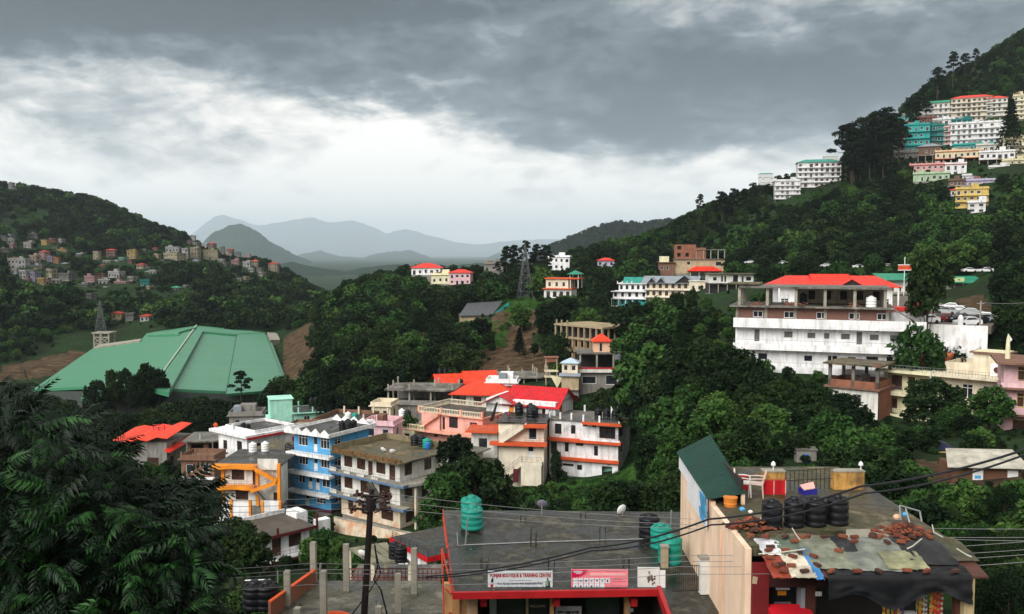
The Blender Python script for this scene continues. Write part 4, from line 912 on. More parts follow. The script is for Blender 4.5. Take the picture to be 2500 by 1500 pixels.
# pink-red stair by the white eaved house
h = House('red_stair_house', 'small white house with red outside stair behind the blue house', 'house', 700, 1043, 165, 10, (0, 0, 3.0))
h.floor(-2, 2.8, 6, 5, LPINK, [(3.6, 2.6, 1.2, 1.4, 'win')]); h.slab(-.3, -.4, 6.3, 5.4, 3, .2, CONCL, 'roof_slab'); h.stair(2.2, .6, -.6, 3.2, -1.2, -.4, CRIM, 10); h.parapet(-.3, -.4, 6.3, 5.4, 3.01, .5, BROWN); h.found(6, 5, GREYW, z=-2); h.keep(0, 0, 6, 5, 1, 3.4)

# --- pink house with balustrades
h = House('pink_house', 'pink two-storey house with orange stair and pale balustrades', 'house', 1029, 1004, 160, 31, (0, 0, 6.3))
OPINK = wallm('salmon_trim', (.74, .36, .26), .3)
h.floor(3.2, 6.1, 13.2, 9, PINK, [(6.1, .7, 1.9, 2.0, 'wide'), (10.6, .7, 1.5, 1.4, 'wide'), (4.7, .2, .5, 2.3, 'plain')], fm=DWOOD); h.floor(-1.5, 3.18, 13.2, 9, PINK, [(2.8, 3.4, .8, .5, 'plain'), (5.6, 2.3, 1.2, 1.2, 'plain'), (9.2, 1.8, 2, 1.6, 'plain')], fm=DWOOD)
h.slab(-.3, -.5, 13.6, 9.4, 6.3, .22, OPINK, 'roof_slab'); h.box('roof_surface', CONCD, 0, -.2, 6.3, 13.3, 9.1, 6.33); h.slab(-3.2, -2.2, 13.4, -.003, 3.25, .2, OPINK, 'terrace_slab')
def balustrade(h, a, b, z, m=CREAM, n=None, hh=.95):
    """turned balusters between rails, with piers"""
    a, b = Vector((*a, z)), Vector((*b, z)); L = (b - a).length; n = n or max(2, int(L / .34)); mb = MB(); d = (b - a).normalized(); q = Vector((-d.y, d.x, 0)) * .1
    for i in range(n): p = a.lerp(b, (i + .5) / n); mb.lathe([(.05, 0), (.1, .2), (.05, .45), (.09, .7), (.05, hh - .12)], 6, p)
    for zz_ in (0, hh - .12):
        s_ = Vector((0, 0, zz_)); t = Vector((0, 0, .12)); mb.slabpoly([a - q + s_ + t, b - q + s_ + t, b + q + s_ + t, a + q + s_ + t], .12)
    return mb.build('balustrade', m, h.e)
for a, b in (((-.2, -.4), (4.5, -.4)), ((4.9, -.4), (13.4, -.4)), ((-.2, 9.2), (9, 9.2)), ((-.2, -.4), (-.2, 9.2))): balustrade(h, a, b, 6.32)
for x in (-.2, 4.7, 9, 13.4): h.box('pier', OPINK, x - .2, -.6, 6.3, x + .2, -.2, 7.4)
for a, b in (((-3.1, -2.1), (2.2, -2.1)), ((-3.1, -2.1), (-3.1, 1.5))): balustrade(h, a, b, 3.26, YCREAM)
h.floor(-1.5, 3.04, 3.1, 5, YCREAM, [(.8, 2.6, 1.2, 1.3, 'plain')], x0=-3.15, y0=-2.1); MB().prism([(-.4, 3.2), (4.4, 6.3), (4.4, 5.9), (-.4, 2.8)], -1.2, -.5, 'y').build('stair_flight', OPINK, h.e); h.rail([(-.4, -1.15, 3.3), (4.4, -1.15, 6.4)], .85, CREAM, .3)
h.box('stair_wall', PINK, .4, -.5, 3.25, 4.4, -.35, 6.1); h.found(13.2, 9, GREYW, z=-1.5); h.keep(-3, -2, 13.4, 9, .8, 7.2)
plant('bush', h.wp(-2.2, -1.0, 3.26), 2.0, 'leafy potted plant on the pink house terrace', 'terrace_plant', None, 'plant')

# --- the crimson-roofed white house and the cream house with stairs below it
h = House('crimson_roof_house', 'white house with crimson red gabled roof in the town centre', 'house', 1187, 972, 160, 24, (0, 0, 3.2))
h.floor(-2.4, 3.2, 13.5, 9, WHITE, [(4.6, 3.2, .9, 2.1, 'door'), (10.9, 3.3, .7, 1.1, 'plain'), (2.4, .6, 1.2, 1.4, 'win')], (), [(2, 3.4, 1.4, 1.4, 'win')], fm=ORANGE)
h.gable(4.0, .4, 13.5, 9, 2.7, 2.5, CRIM, .8, 'x', WHITE); h.gable(-.2, -.9, 6.6, 7, 2.5, 1.7, CRIM, .8, 'y', WHITE)
h.slab(-.6, -1.6, 3.6, -.003, .3, .35, RORANGE, 'balcony_slab'); h.found(13.5, 9, GREYW, z=-2.4); h.keep(-.5, -1.5, 13.5, 9, .6, 6.3)
for i, (x, y) in enumerate(((7.4, -2.0), (9.6, -2.0))): tank(h.wp(x, y, .9), .75, 2.2, BLACKP, ('left' if i == 0 else 'right') + ' one of two tall black tanks below the crimson gable')

h = House('cream_stair_house', 'tall cream house with orange bands and zigzag outside stairs', 'house', 1217, 1030, 148, 8, (0, 0, 9.9))
W_, D_ = 7.7, 9.5; h.found(W_, D_, PALEC)
h.floor(0, 6.58, W_, D_, PALEC, [(2.4, .05, 1.2, 2.3, 'door'), (5.0, 3.9, 1.0, 2.3, 'door')], (), [(2, 1, 1.3, 1.5, 'win'), (5, 4, 1.4, 1.6, 'win')]); h.floor(6.6, 9.68, W_, D_, PALEC, [(5.1, .4, 1.4, 2.2, 'plain')], (), [(2, .6, 1.5, 1.6, 'win')])
h.slab(-.3, -.3, W_ + .4, D_, 9.9, .2, CONCD, 'terrace_slab')
for z, x0 in ((9.75, 4.4), (6.65, -1.3)):
    h.slab(x0, -1.5, W_ + .6, -.003, z, .5, RORANGE, 'balcony_band'); h.rail([(max(x0, 4.6), -1.4, z), (W_ + .5, -1.4, z)], 1.0, RAIL, .3)
h.rail([(-.2, -.2, 9.9), (4.6, -.2, 9.9)], 1.0, RAIL, .25); h.rail([(W_ + .3, -.2, 9.9), (W_ + .3, D_ - .2, 9.9)], 1.0, RAIL, .4)
MB().prism([(.1, 6.6), (4.9, 10.0), (4.9, 9.4), (.9, 6.6)], -1.3, -.3, 'y').build('stair_flight', PALEC, h.e); h.rail([(.1, -1.25, 6.7), (4.9, -1.25, 10.0)], 1.0, RAIL, .25)
MB().prism([(.2, .2), (4.2, 3.5), (4.2, 2.9), (1.0, .2)], -1.3, -.3, 'y').build('stair_flight', PALEC, h.e); h.rail([(.2, -1.25, .4), (4.2, -1.25, 3.6)], 1.0, RAIL, .25)
h.slab(4.1, -1.4, W_ - .2, -.003, 3.4, .5, PALEC, 'balcony_slab'); h.rail([(4.1, -1.35, 3.4), (W_ - .3, -1.35, 3.4)], .95, RAIL, .2); h.box('drain_shaft', PALEC, 4.0, -1.38, -.5, 7.4, -.3, 2.88); h.box('shaft_door', MAROON, 2.7, -1.44, 0, 3.6, -1.36, 2.3)
MB().prism([(-1.5, 10.0), (-.35, 13.2), (-.1, 13.2), (-.9, 10.0)], -.4, .2, 'y').build('awning_pole', DSTEEL, h.e)
for i, (x, y, m_) in enumerate(((5.2, 3.0, BLACKP), (5.3, 5.5, BLACKP))): tank(h.wp(x, y, 9.92), .85, 1.9, m_, ('front' if i == 0 else 'rear') + ' black tank on the cream stair house terrace')
plant('bush', h.wp(2.9, 3.4, 9.92), .9, 'small potted shrub on the cream stair house terrace', 'potted_shrub', None, 'plant')
h.floor(3.5, 8.0, 4.5, 5, OFFW, [(1.2, 1.6, 1.6, 1.8, 'plain')], x0=-4.8, y0=.8); h.slab(-5.6, -.6, -.1, 5.8, 8.3, .3, RORANGE, 'side_balcony'); h.rail([(-5.5, -.5, 8.3), (-.6, -.5, 8.3)], 1.0, RAIL, .3)
h.found(4.5, 5, GREYW, x0=-4.8, y0=.8, z=3.5)
h.keep(-1.2, -1.4, W_ + .5, D_, 0, 11)

h = House('white_orange_house', 'three-storey white house with red-orange bands and roof terrace posts', 'house', 1339, 1068, 152, 20, (0, -.5, 6.6))
W_, D_ = 12.2, 9; h.found(W_, D_, GREYW)
h.floor(6.6, 9.6, W_, D_, WHITE, [(3.9, .8, .8, 1.5, 'win'), (1.0, .6, 1.2, 1.8, 'plain'), (6.0, 2.2, .8, .35, 'plain'), (7.6, 2.2, .8, .35, 'plain'), (8.9, .4, 2.8, 2.0, 'wide')], (), [(1, .4, 2.4, 2, 'wide')], fm=DWOOD)
h.floor(3.3, 6.58, W_, D_, WHITE, [(.3, .3, 1.1, 2.2, 'plain'), (2.8, .9, .7, 1.6, 'win'), (4.8, 2.1, 1.3, .45, 'plain'), (8.0, .6, .7, 1.7, 'win')], (), [(2, .9, 1.3, 1.5, 'win')], fm=DWOOD)
h.floor(0, 3.28, W_, D_, WHITE, [(2.4, 1.7, 2.0, .45, 'plain'), (5.0, 1.2, .9, .9, 'plain'), (9.4, .2, 1.8, 2.0, None)], fm=DWOOD); h.box('inner_wall', MINT, 9.2, 1.4, 0, 11.6, 1.5, 2.4)
h.slab(6.2, -1.2, W_ + .7, D_ + .3, 9.85, .22, CONC, 'roof_slab'); h.slab(-.2, -.3, 6.19, D_ + .3, 9.84, .2, CONC, 'roof_slab')
fascia(h, [(6.2, -1.35), (W_ + .85, -1.35), (W_ + .85, 5), (W_ + .72, 5), (W_ + .72, -1.21), (6.2, -1.21)], 9.9, .5, RORANGE); h.slab(-.3, -1.1, W_ + .7, -.003, 6.62, .45, RORANGE, 'trim_band'); h.slab(1.6, -.8, W_ + .3, -.003, 3.32, .4, RORANGE, 'trim_band')
h.box('bay_wall', WHITE, 5.8, -1.0, 6.64, W_ + .5, -.85, 7.0); h.rail([(8.8, -.95, 6.9), (W_ + .5, -.95, 6.9)], 1.0, DSTEEL, .2)
h.posts([(.1, 0), (2, 0), (4, 0), (6.4, -1), (9.2, -1), (W_ + .4, -1), (.1, 4), (.1, 8.6), (4, 8.6), (9, 8.6)], 9.86, 11.0, .3, WHITE, 'parapet_post'); h.rail([(.1, 0, 9.86), (6.3, 0, 9.86)], .9, RAIL, .35); h.rail([(6.4, -1, 9.86), (W_ + .4, -1, 9.86), (W_ + .4, 8, 9.86)], .9, RAIL, .35)
h.rail([(2.8, -.35, 7.6), (5.9, -.35, 9.8)], .9, RAIL, .4)
for i in range(3): tank(h.wp(8.4 + i * 1.5, 1.2, 9.86), .65, 2.0, BLACKP, ('left', 'middle', 'right')[i] + ' black tank on the roof terrace of the white orange-banded house')
dish(h.wp(10.9, 5, 11.4), .5, 170, 70, 'small dish above the tanks on the white orange-banded house', mast=1.0); h.keep(0, -1, W_ + .6, D_, .4, 11)

# --- orange-red roofed houses and unfinished slabs behind
h = House('hip_roof_house', 'white house under a bright orange-red hipped roof', 'house', 1137, 961, 176, 10, (0, 0, 3))
h.floor(-3, 3, 9, 7, OFFW, [(1.6, 3.6, 1.6, 1.8, 'win'), (6, 3.6, 1.5, 1.8, 'win')], **dk); h.hip(-2.6, -1, 9.8, 8, 3.0, 2.2, ORR, .6); h.found(9, 7, GREYW, z=-3); h.keep(-2.5, -1, 9, 7, .5, 5)
h = House('tin_roof_house', 'long house with stepped orange-red tin roof and black tanks behind', 'house', 1075, 936, 190, -14, (0, 0, 2.6))
h.floor(-3, 2.6, 12, 6.5, GREYW, [(2, 3.4, 1.4, 1.4, 'plain'), (6, 3.4, 1.4, 1.4, 'plain')]); h.gable(-.5, -.3, 6.2, 6.5, 2.6, 1.6, ORR, .6, 'x', GREYW); h.gable(6.0, .2, 12.6, 7, 2.9, 1.7, ORR, .6, 'x', GREYW)
for i in range(4): tank(h.wp(1.2 + i * 1.2, 7.8, 1.9 + .6), .55, 2.3, BLACKP, 'black tank in the row of four behind the stepped tin roof')
h.box('tank_platform', CONC, -.2, 7.0, -4, 6.2, 8.8, 2.48); tank(h.wp(4.2, -1.6, 2.0), .5, 1.6, BLACKP, 'black tank standing in front of the stepped tin roof'); h.box('tank_pier', CONC, 3.7, -2.1, -5, 4.7, -1.1, 1.98); h.found(12, 6.5, GREYW, z=-3); h.keep(-.5, -.5, 12.5, 7, .6, 4.4)
def frame_building(name, label, px, py, d, yaw, w, dp, z0, zr, nx, ny, stubs=0., m=CONC, cm=CONCL):
    """unfinished concrete frame: slab on columns"""
    h = House(name, label, 'unfinished building', px, py, d, yaw, (0, 0, zr)); h.slab(-.5, -.6, w + .5, dp + .5, zr, .28, m, 'roof_slab')
    for i in range(nx):
        for j in range(ny):
            x, y = .2 + (w - .4) * i / (nx - 1), .2 + (dp - .4) * j / (ny - 1); h.posts([(x, y)], z0 - 2, zr - .29, .34, cm, 'column')
            if stubs and random.random() < .8: h.posts([(x, y)], zr, zr + stubs * random.uniform(.5, 1.1), .3, cm, 'column_stub')
    h.slab(0, 0, w, dp, z0, .25, m, 'floor_slab'); h.box('back_wall', GREYW, .3, dp - .3, z0, w - .3, dp - .1, zr - .3); h.found(w, dp, GREYW, z=z0); h.keep(0, -.5, w, dp, z0 + .5, zr + stubs * .5); return h
h = frame_building('grey_slab_building', 'bare grey concrete slab on columns left of the hipped orange roof', 945, 950, 178, 6, 13.5, 9, -.2, 3.0, 4, 3, 1.4)
h.box('low_wall', GREYW, 0, -.3, -.2, 13, -.1, .8)
h = frame_building('column_stub_building', 'unfinished concrete slab with a row of column stubs above', 1182, 922, 198, -4, 15, 10, 0, 3.2, 6, 3, 1.9)

for x0, y0, x1, y1, col, rf, lab, dd, yw in ((440, 1122, 526, 1165, 'brown', None, 'brown brick house below the shabby verandah house', 148, 4), (884, 1038, 962, 1078, 'pink', None, 'low pink house left of the pink balustrade house', 152, 12), (905, 992, 955, 1030, 'cream', None, 'small cream house below the bare slab building', 170, 10), (1186, 935, 1262, 965, 'white', None, 'white wall house between the orange and crimson roofs', 178, 6), (1055, 1125, 1120, 1185, 'off-white', None, 'plain house behind the thin-leaved tree', 132, 20), (560, 1015, 640, 1045, 'grey', None, 'grey terrace house behind the white eaved house', 172, -8)):
    far_house(x0, y0, x1, y1, col, rf, lab, None, d=dd, yaw=yw, name='town_house', balcony=True)
# ------------------------------------------------------------------ long white building, parking and the houses on the right
h = House('long_white_building', 'long white multi-storey building with a brick storey and unfinished top floor', 'building', 1794, 786, 137, 20, (0, -1.2, 10))
W_, D_ = 24.4, 10.0; h.found(W_, D_, GREYW)
gw = mat('shuttered_pane', (.12, .12, .12), .4, .3, 1)
h.floor(0, 3.18, W_, D_, WHITE, [(4.0, 1.9, .8, .5, 'plain'), (7.4, .6, 1.1, 1.6, 'win'), (8.9, .6, 1.1, 1.6, 'win'), (15, .9, 1.6, 1.1, 'plain')], [(3, .8, 1.2, 1.3, 'plain')], gm=GLASS)
h.floor(3.2, 6.58, W_, D_, WHITE, [(1.0, 2.4, .6, .4, 'plain'), (3.4, .9, 1.5, 1.1, 'plain'), (5.4, .15, 1.2, 2.0, 'door', 0, WHITEF), (7.6, 2.5, .5, .4, 'plain'), (10.2, .9, 1.3, 1.0, 'plain'), (13.6, 1.0, 1.5, 1.0, 'plain'), (16.4, .9, 1.3, 1.0, 'plain'), (19.0, 1.2, 1.8, .9, 'plain'), (21.8, .15, 1.0, 2.0, 'plain')], [(3, .8, 1.2, 1.3, 'plain')], gm=GLASS)
h.floor(6.6, 9.98, W_, D_, WHITE, [(1.6, .3, .9, 2.0, 'door', 0, WHITEF), (2.8, .3, .9, 2.0, 'plain'), (7.2, 1.0, 1.4, 1.1, 'plain'), (10.6, 1.0, 1.3, 1.0, 'plain'), (13.0, 1.0, .9, 1.0, 'plain'), (15.4, 1.0, 1.4, 1.0, 'plain'), (17.6, .3, .9, 2.0, 'plain'), (19.4, 1.0, 1.4, 1.0, 'plain'), (22.2, 1.0, 1.2, 1.0, 'plain'), (1.8, 2.6, .7, .25, 'plain'), (5.2, 2.6, .4, .15, 'plain'), (11.4, 2.4, .5, .35, 'plain'), (20.2, 2.3, .6, .3, 'plain')], [(3, .8, 1.2, 1.3, 'plain')], gm=gw)
for z, t in ((10.0, 1.5), (6.6, .9), (3.2, .9)):
    h.slab(-.2, -1.4, W_ + (2.6 if z > 9 else .4), -.003, z - .55, .25, WHITE, 'gallery_slab')
    h.box('gallery_wall', WHITE, -.2, -1.4, z - .54, W_ + (2.6 if z > 9 else .4), -1.25, z - .54 + t * .8)
    if z < 9: h.rail([(-.1, -1.32, z + .2), (W_ + .3, -1.32, z + .2)], .55, STEEL, 1.6, 1)
for i in range(6): h.box('drain_pipe', WHITEP, .4 + i * 4.6, -.12, .2, .5 + i * 4.6, -.005, 9.3)
BR = [(2.6, .7, 1.5, 1.0, 'win'), (7.2, .7, 1.5, 1.0, 'win'), (11.9, .7, 1.5, 1.0, 'win'), (16.5, .7, 1.5, 1.0, 'win'), (20.4, .7, 1.4, 1.0, 'win')]
def brick_mat():
    m = bpy.data.materials.new('brick_courses'); m.use_nodes = True; g = NG(m.node_tree); b = g.n['Principled BSDF']; t = g.n.new('ShaderNodeTexBrick')
    tc = g.n.new('ShaderNodeTexCoord').outputs['Object']; mp = g.n.new('ShaderNodeMapping'); mp.inputs['Rotation'].default_value = (R(90), 0, 0); g.l.new(tc, mp.inputs[0]); g.l.new(mp.outputs[0], t.inputs[0])
    t.inputs['Color1'].default_value = (.23, .085, .055, 1); t.inputs['Color2'].default_value = (.16, .06, .045, 1); t.inputs['Mortar'].default_value = (.22, .19, .16, 1); t.inputs['Scale'].default_value = 4.2
    g.l.new(g.mix(g.noise(tc, .8, 4), t.outputs[0], (.12, .06, .045)), b.inputs['Base Color']); b.inputs['Roughness'].default_value = .9; return m
BRC = brick_mat()
h.floor(10.0, 12.3, W_ - 2.4, D_, BRC, BR, [(2, .6, 1, 1.2, 'plain'), (5, .6, 1, 1.2, 'plain')])
for i in range(6): h.box('brick_pier', CONCL, i * 4.32, -.1, 10.02, .42 + i * 4.32, -.004, 12.28)
h.slab(-.9, -1.1, W_ - 1.6, D_ + .6, 12.55, .24, CONC, 'terrace_slab')
for i in range(6):
    for y in (.3, 4.6, 9.2): h.posts([(.5 + i * 4.2, y)], 12.55, 15.2, .42, CONCL, 'column')
h.slab(.4, -.4, W_ - 2.2, D_ + .3, 15.5, .28, CONC, 'roof_slab'); h.slab(-1.6, 1.5, 3.4, D_ - 1, 15.9, .2, MOSS, 'roof_slab')
h.box('inner_wall', wallm('beige_inner', (.42, .36, .27)), 9, D_ - .8, 12.56, W_ - 3, D_ - .6, 15.2)
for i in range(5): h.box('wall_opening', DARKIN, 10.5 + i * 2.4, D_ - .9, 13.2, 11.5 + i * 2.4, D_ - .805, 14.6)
MB().slabpoly([(W_ - 1.7, -1.0, 12.5), (W_ + 1.8, -1.0, 10.3), (W_ + 1.8, .2, 10.3), (W_ - 1.7, .2, 12.5)], .25).build('ramp_stair', CONC, h.e)
bm = MB()
for (cx, cy) in ((3.0, .4), (7.8, .8), (9.2, 1.0), (17, .7)):
    for k in range(40): x, y, z = cx + random.gauss(0, .5), cy + random.gauss(0, .4), 12.55 + abs(random.gauss(0, .25)); bm.box(x, y, z, x + .24, y + .12, z + .08)
tag(bm.build('brick_rubble', BRICKM, h.e), kind='stuff')
tank(h.wp(19.6, .8, 12.56), .75, 1.6, WHITEP, 'white water tank on the unfinished floor of the long white building'); tank(h.wp(9.8, 5.5, 12.56), .6, 1.7, BLACKP, 'black tank on the unfinished floor of the long white building')
h.keep(2.5, -1.4, W_ + 1, D_, 4.2, 16)
h = House('red_hipped_hall', 'low white hall with long bright red hipped roof behind the white building', 'building', 1902, 700, 161, 7, (0, -.8, 4.6))
h.floor(-.6, 4.5, 20, 9, WHITE, spread(6, 20, 1.4, 1.4, 1.6, 'win')); h.hip(-.6, -.6, 20.8, 9.6, 4.6, 1.9, REDR, .5, rid=3.2); h.gable(6.5, 1.2, 13, 6.5, 5.3, 1.5, REDR, .3, 'x', REDR)
h.gable(11.0, -.7, 14.4, 3, 5.0, 1.0, REDR, .25, 'y', DARKIN); h.slab(-.4, -2.2, 20.6, -.003, .5, .4, WHITE, 'verandah_slab'); h.box('verandah_trim', RORANGE, -.4, -2.3, .1, 20.6, -2.205, .4); h.posts([(-.2, -2), (5, -2), (10, -2), (15, -2), (20.4, -2)], .5, 4.4, .25, WHITE)
h.found(20, 9, GREYW, z=-.6); h.keep(0, -.5, 20, 9, 1, 6.4)
MB().tube([h.wp(5.2, -1.4, 4.6), h.wp(5.2, -1.4, 7.3)], .06, 6)
# parking yard, retaining wall
pk = [PZ(2080, 789, -11.0), PZ(2420, 797, -11.0), PZ(2440, 778, -11.0), PZ(2352, 716, -11.0), PZ(2185, 723, -11.0), PZ(2090, 745, -11.0)]
tag(MB().slabpoly(pk, 1.2).build('parking_lot', mat('dusty_asphalt', (.115, .098, .082), .95, .3, .12, bump=.2, patch=(.15, .12, .09))), 'brown dusty parking yard where cars stand', kind='structure')
a, b = PZ(2190, 792, -10.7), PZ(2412, 800, -10.7); L = (b - a).length
w = House('retaining_wall', 'white curving retaining wall below the parked cars', 'wall', 2190, 792, a.y, -math.degrees(math.atan2(b.y - a.y, b.x - a.x)), (0, 0, 0))
w.box('wall_panel', WHITE, 0, 0, -7, L * .6, .3, .2); MB().prism([(L * .6, -7), (L, -3.5), (L, .2), (L * .6, .2)], 0, .3, 'y').build('wall_panel', WHITE, w.e); w.keep(1, 0, L, .3, -3.6, .2, False)
w.box('gate_house', WHITE, -1.2, .5, -3, 3.6, 4.5, 2.0); w.slab(-1.5, .2, 3.9, 4.8, 2.5, .5, REDR, 'gate_house_roof'); MB().lathe([(.35, 0), (.4, .9), (.3, 1.3), (.1, 1.5)], 10, (8.6, .3, .2)).build('rounded_post', WHITE, w.e); FOOT.append((w.wp(1, 2, 0).x, w.wp(1, 2, 0).y, 3))
# cars
def car_meshes():
    b = MB(); side = [(-1.95, .28), (-1.98, .62), (-1.9, .84), (-1.0, .93), (-.45, 1.36), (.75, 1.42), (1.5, 1.05), (1.92, .95), (1.98, .5), (1.9, .28)]
    def loft(bm, pr, w0, w1, z0, z1):
        n = len(pr); o = len(bm.v)
        for sg in (-1, 1):
            for x, z in pr: t = min(max((z - z0) / (z1 - z0), 0), 1); bm.v.append((x, sg * (w0 + (w1 - w0) * t), z))
        bm.f += [tuple(o + i for i in range(n)), tuple(o + n + i for i in reversed(range(n)))] + [(o + i, o + n + i, o + n + (i + 1) % n, o + (i + 1) % n) for i in range(n)]
    loft(b, side, .82, .62, .9, 1.42)
    gl = MB()
    for sg in (-1, 1): gl.quad(*[(x, sg * (.83 - (z - .9) / .52 * .2 + .004), z) for x, z in ((-.88, .95), (1.35, 1.02), (.72, 1.34), (-.42, 1.30))])
    gl.quad(*[(x - .012, y, z + .012) for x, y, z in ((-1.0, -.76, .95), (-1.0, .76, .95), (-.47, .62, 1.34), (-.47, -.62, 1.34))]); gl.quad(*[(x + .012, y, z + .012) for x, y, z in ((1.48, -.74, 1.07), (1.48, .74, 1.07), (.78, .62, 1.40), (.78, -.62, 1.40))])
    wh = MB().tube([(0, -.09, 0), (0, .09, 0)], .3, 12); hl = MB().box(-.03, -.18, -.07, .05, .18, .07)
    return b.mesh('body'), gl.mesh('windows', GLASS), wh.mesh('wheel', BLACKP), hl.mesh('headlight', mat('headlamp', (.7, .7, .7), .2))
CARB, CARG, CARW, CARH = car_meshes()
CARC = {c: mat('car_paint_' + c.replace(' ', '_'), v, .25, .08, 1, spec=.6) for c, v in (('white', (.75, .75, .76)), ('silver', (.35, .37, .38)), ('dark red', (.22, .015, .02)), ('black', (.015, .016, .02)), ('red', (.45, .02, .02)))}
def car(p, rz, col, label, group='cars parked in the yard', sc=1.):
    e = empty('parked_car', p, rz, label, 'car', group); e.scale = (sc,) * 3
    o = put(CARB, 'body', e); o.material_slots  # body mesh is shared, the paint is per car
    if not CARB.materials: CARB.materials.append(None)
    o.material_slots[0].link = 'OBJECT'; o.material_slots[0].material = CARC[col]
    put(CARG, 'window_glass', e)
    for x in (-1.25, 1.25):
        for y in (-.74, .74): put(CARW, 'wheel', e, (x, y, .3))
    for y in (-.58, .58): put(CARH, 'headlight', e, (-1.94, y, .68))
    return e
CARB.materials.append(WHITE)
for px, py, deg, col, lab in ((2293, 764, 80, 'white', 'white car alone in the yard facing the camera'), (2328, 757, 140, 'white', 'white car at the head of the slanting row in the yard'), (2346, 765, 145, 'white', 'white car second in the slanting row in the yard'), (2372, 771, 160, 'silver', 'silver grey car third in the slanting row'),
                               (2303, 786, 20, 'dark red', 'dark red car behind the white rounded wall post'), (2342, 787, 15, 'black', 'black car between the dark red car and the white wagon'), (2362, 796, 10, 'white', 'white wagon side-on at the retaining wall'), (2396, 788, 15, 'silver', 'pale car behind the concrete pole'),
                               (2316, 768, 120, 'silver', 'silver car between the lone white car and the slanting row'), (2262, 790, 15, 'white', 'white car just behind the tall slim tree trunk'), (2380, 790, 10, 'black', 'dark car between white wagon and pale car'), (2410, 783, 150, 'white', 'white van at the right end of the slanting row'), (2236, 748, 80, 'dark red', 'dark red car far back in the yard'), (2212, 763, 30, 'white', 'white car half hidden beside the red hipped roof'), (2217, 776, 20, 'black', 'black car parked beside the small red-roofed gate house')):
    car(PZ(px, py, -10.995), R(deg), col, lab)
car(hit(2486, 803, 60), R(12), 'red', 'red car at the far right edge on the slope road', None)
for i, (px, py) in enumerate(((1829, 646), (1912, 648), (2014, 655), (2096, 658), (2164, 657), (2366, 668), (2405, 668))):
    q = hit(px, py, 150); car(q + Vector((0, 0, .3)), R(180 * (i % 2)), 'white', f'white car {("leftmost", "second from the left", "third from the left", "fourth from the left", "fifth from the left", "sixth from the left", "rightmost")[i]} on the road under the hillside trees', 'cars along the upper road'); KEEP.append((px - 12, py - 12, px + 12, py, q.y)); MB().slabpoly([q + Vector(v) for v in ((-6, -2.5, .28), (6, -2.5, .28), (6, 3, .28), (-6, 3, .28))], 2.5)
# shops behind the yard, sign on a post, poles
for x0, x1, yt, yb, d, lab in ((2152, 2240, 683, 716, 242, 'long grey shop with green tin roof behind the sign post'), (2318, 2400, 690, 716, 236, 'grey shop with green awning and pale signboard at the yard end')):
    h = House('roadside_shop', lab, 'shop', x0, yb, d, 0, (0, 0, 0)); ww, hh = (x1 - x0) * d / F, (yb - yt) * d / F
    h.floor(-.5, hh, ww, 5, OFFW if d > 240 else GREYW, spread(5, ww, .9, .9, 1.4, 'plain'), fm=GREYW); MB().slabpoly([(-.6, -1.4, hh - .1), (ww + .4, -1.4, hh - .1), (ww + .4, 5, hh + 1.6), (-.6, 5, hh + 1.6)], .1).build('roof', GRNR, h.e); h.slab(-.3, -1.6, ww, -.003, .3, .8, CONCL, 'plinth'); h.found(ww, 5, GREYW, z=-.5); h.keep(0, -1, ww, 5, .5, hh + 1.2)
e = empty('signboard', P(2341, 683, 234), 0, 'pale yellow-green signboard above the shop awning', 'sign', None); MB().box(-1.4, -.05, -.55, 1.4, .05, .55).build('board', mat('pale_lime', (.55, .62, .30), .6), e); MB().prism([(-.4, -.2), (.4, -.2), (0, .25)], -.09, -.052, 'y').build('emblem', GRNR, e); MB().box(-1.3, .05, -3.2, -1.2, .12, .5).build('post', STEEL, e); MB().box(1.2, .05, -3.2, 1.3, .12, .5).build('post', STEEL, e)
e = empty('sign_post', P(2206, 725, 236), 0, 'tall white post carrying an orange signboard', 'sign'); MB().tube([(0, 0, -1), (.1, 0, 10.6)], .1, 8).build('post', WHITEP, e); MB().box(-1.7, -.2, 7.2, 1.8, -.08, 8.4).build('board', RORANGE, e); MB().box(-1.75, -.24, 8.4, 1.85, -.04, 8.6).build('frame', WHITEF, e); MB().box(-1.75, -.24, 7.0, 1.85, -.04, 7.2).build('frame', WHITEF, e)
KEEP.append((2185, 625, 2235, 715, 236))
e = empty('concrete_pole', PZ(2391, 806, -11.3), 0, 'pale concrete electricity pole at the edge of the parking yard', 'pole'); MB().tube([(0, 0, -3), (.1, 0, 4.3)], [.17, .1], 8).build('pole_shaft', CONCL, e); MB().box(-.5, -.05, 3.9, .6, .05, 4.0).build('crossarm', STEEL, e); KEEP.append((2385, 735, 2400, 805, 135))

# --- yellow-cream balcony house
h = House('yellow_balcony_house', 'pale yellow two-storey house with balconies and wooden doors', 'house', 2143, 902, 127, 45, (-.3, -1.5, 6.5))
RW = mat('red_brown_door', (.16, .035, .02), .6, .3, 2)
h.found(15.4, 10, GREYW)
h.floor(3.25, 6.25, 7.0, 10, YCREAM, [(.7, .35, 1.9, 2.1, 'plain'), (3.4, .1, 1.0, 2.3, 'door', 0, RW), (5.0, .7, 1.5, 1.6, 'win')], [(2, .8, 1.2, 1.4, 'win')], fm=DWOOD, gm=GLASSB); h.floor(0, 3.23, 7.0, 10, YCREAM, [(.8, .9, 1.2, 1.4, 'win'), (3.4, .1, 1.1, 2.3, 'door', 0, RW), (5.0, .7, 1.5, 1.6, 'win')], [(2, .8, 1.2, 1.4, 'win')], fm=DWOOD, gm=GLASSB)
for z in (3.25, 0.0):
    h.slab(-.5, -1.6, 7.1, -.003, z, .28, YCREAM, 'balcony_slab'); h.box('balcony_wall', YCREAM, -.5, -1.6, z + .002, 3.2, -1.48, z + .35); h.rail([(-.4, -1.54, z + .3), (7.0, -1.54, z + .3)], .7, RAIL, .3)
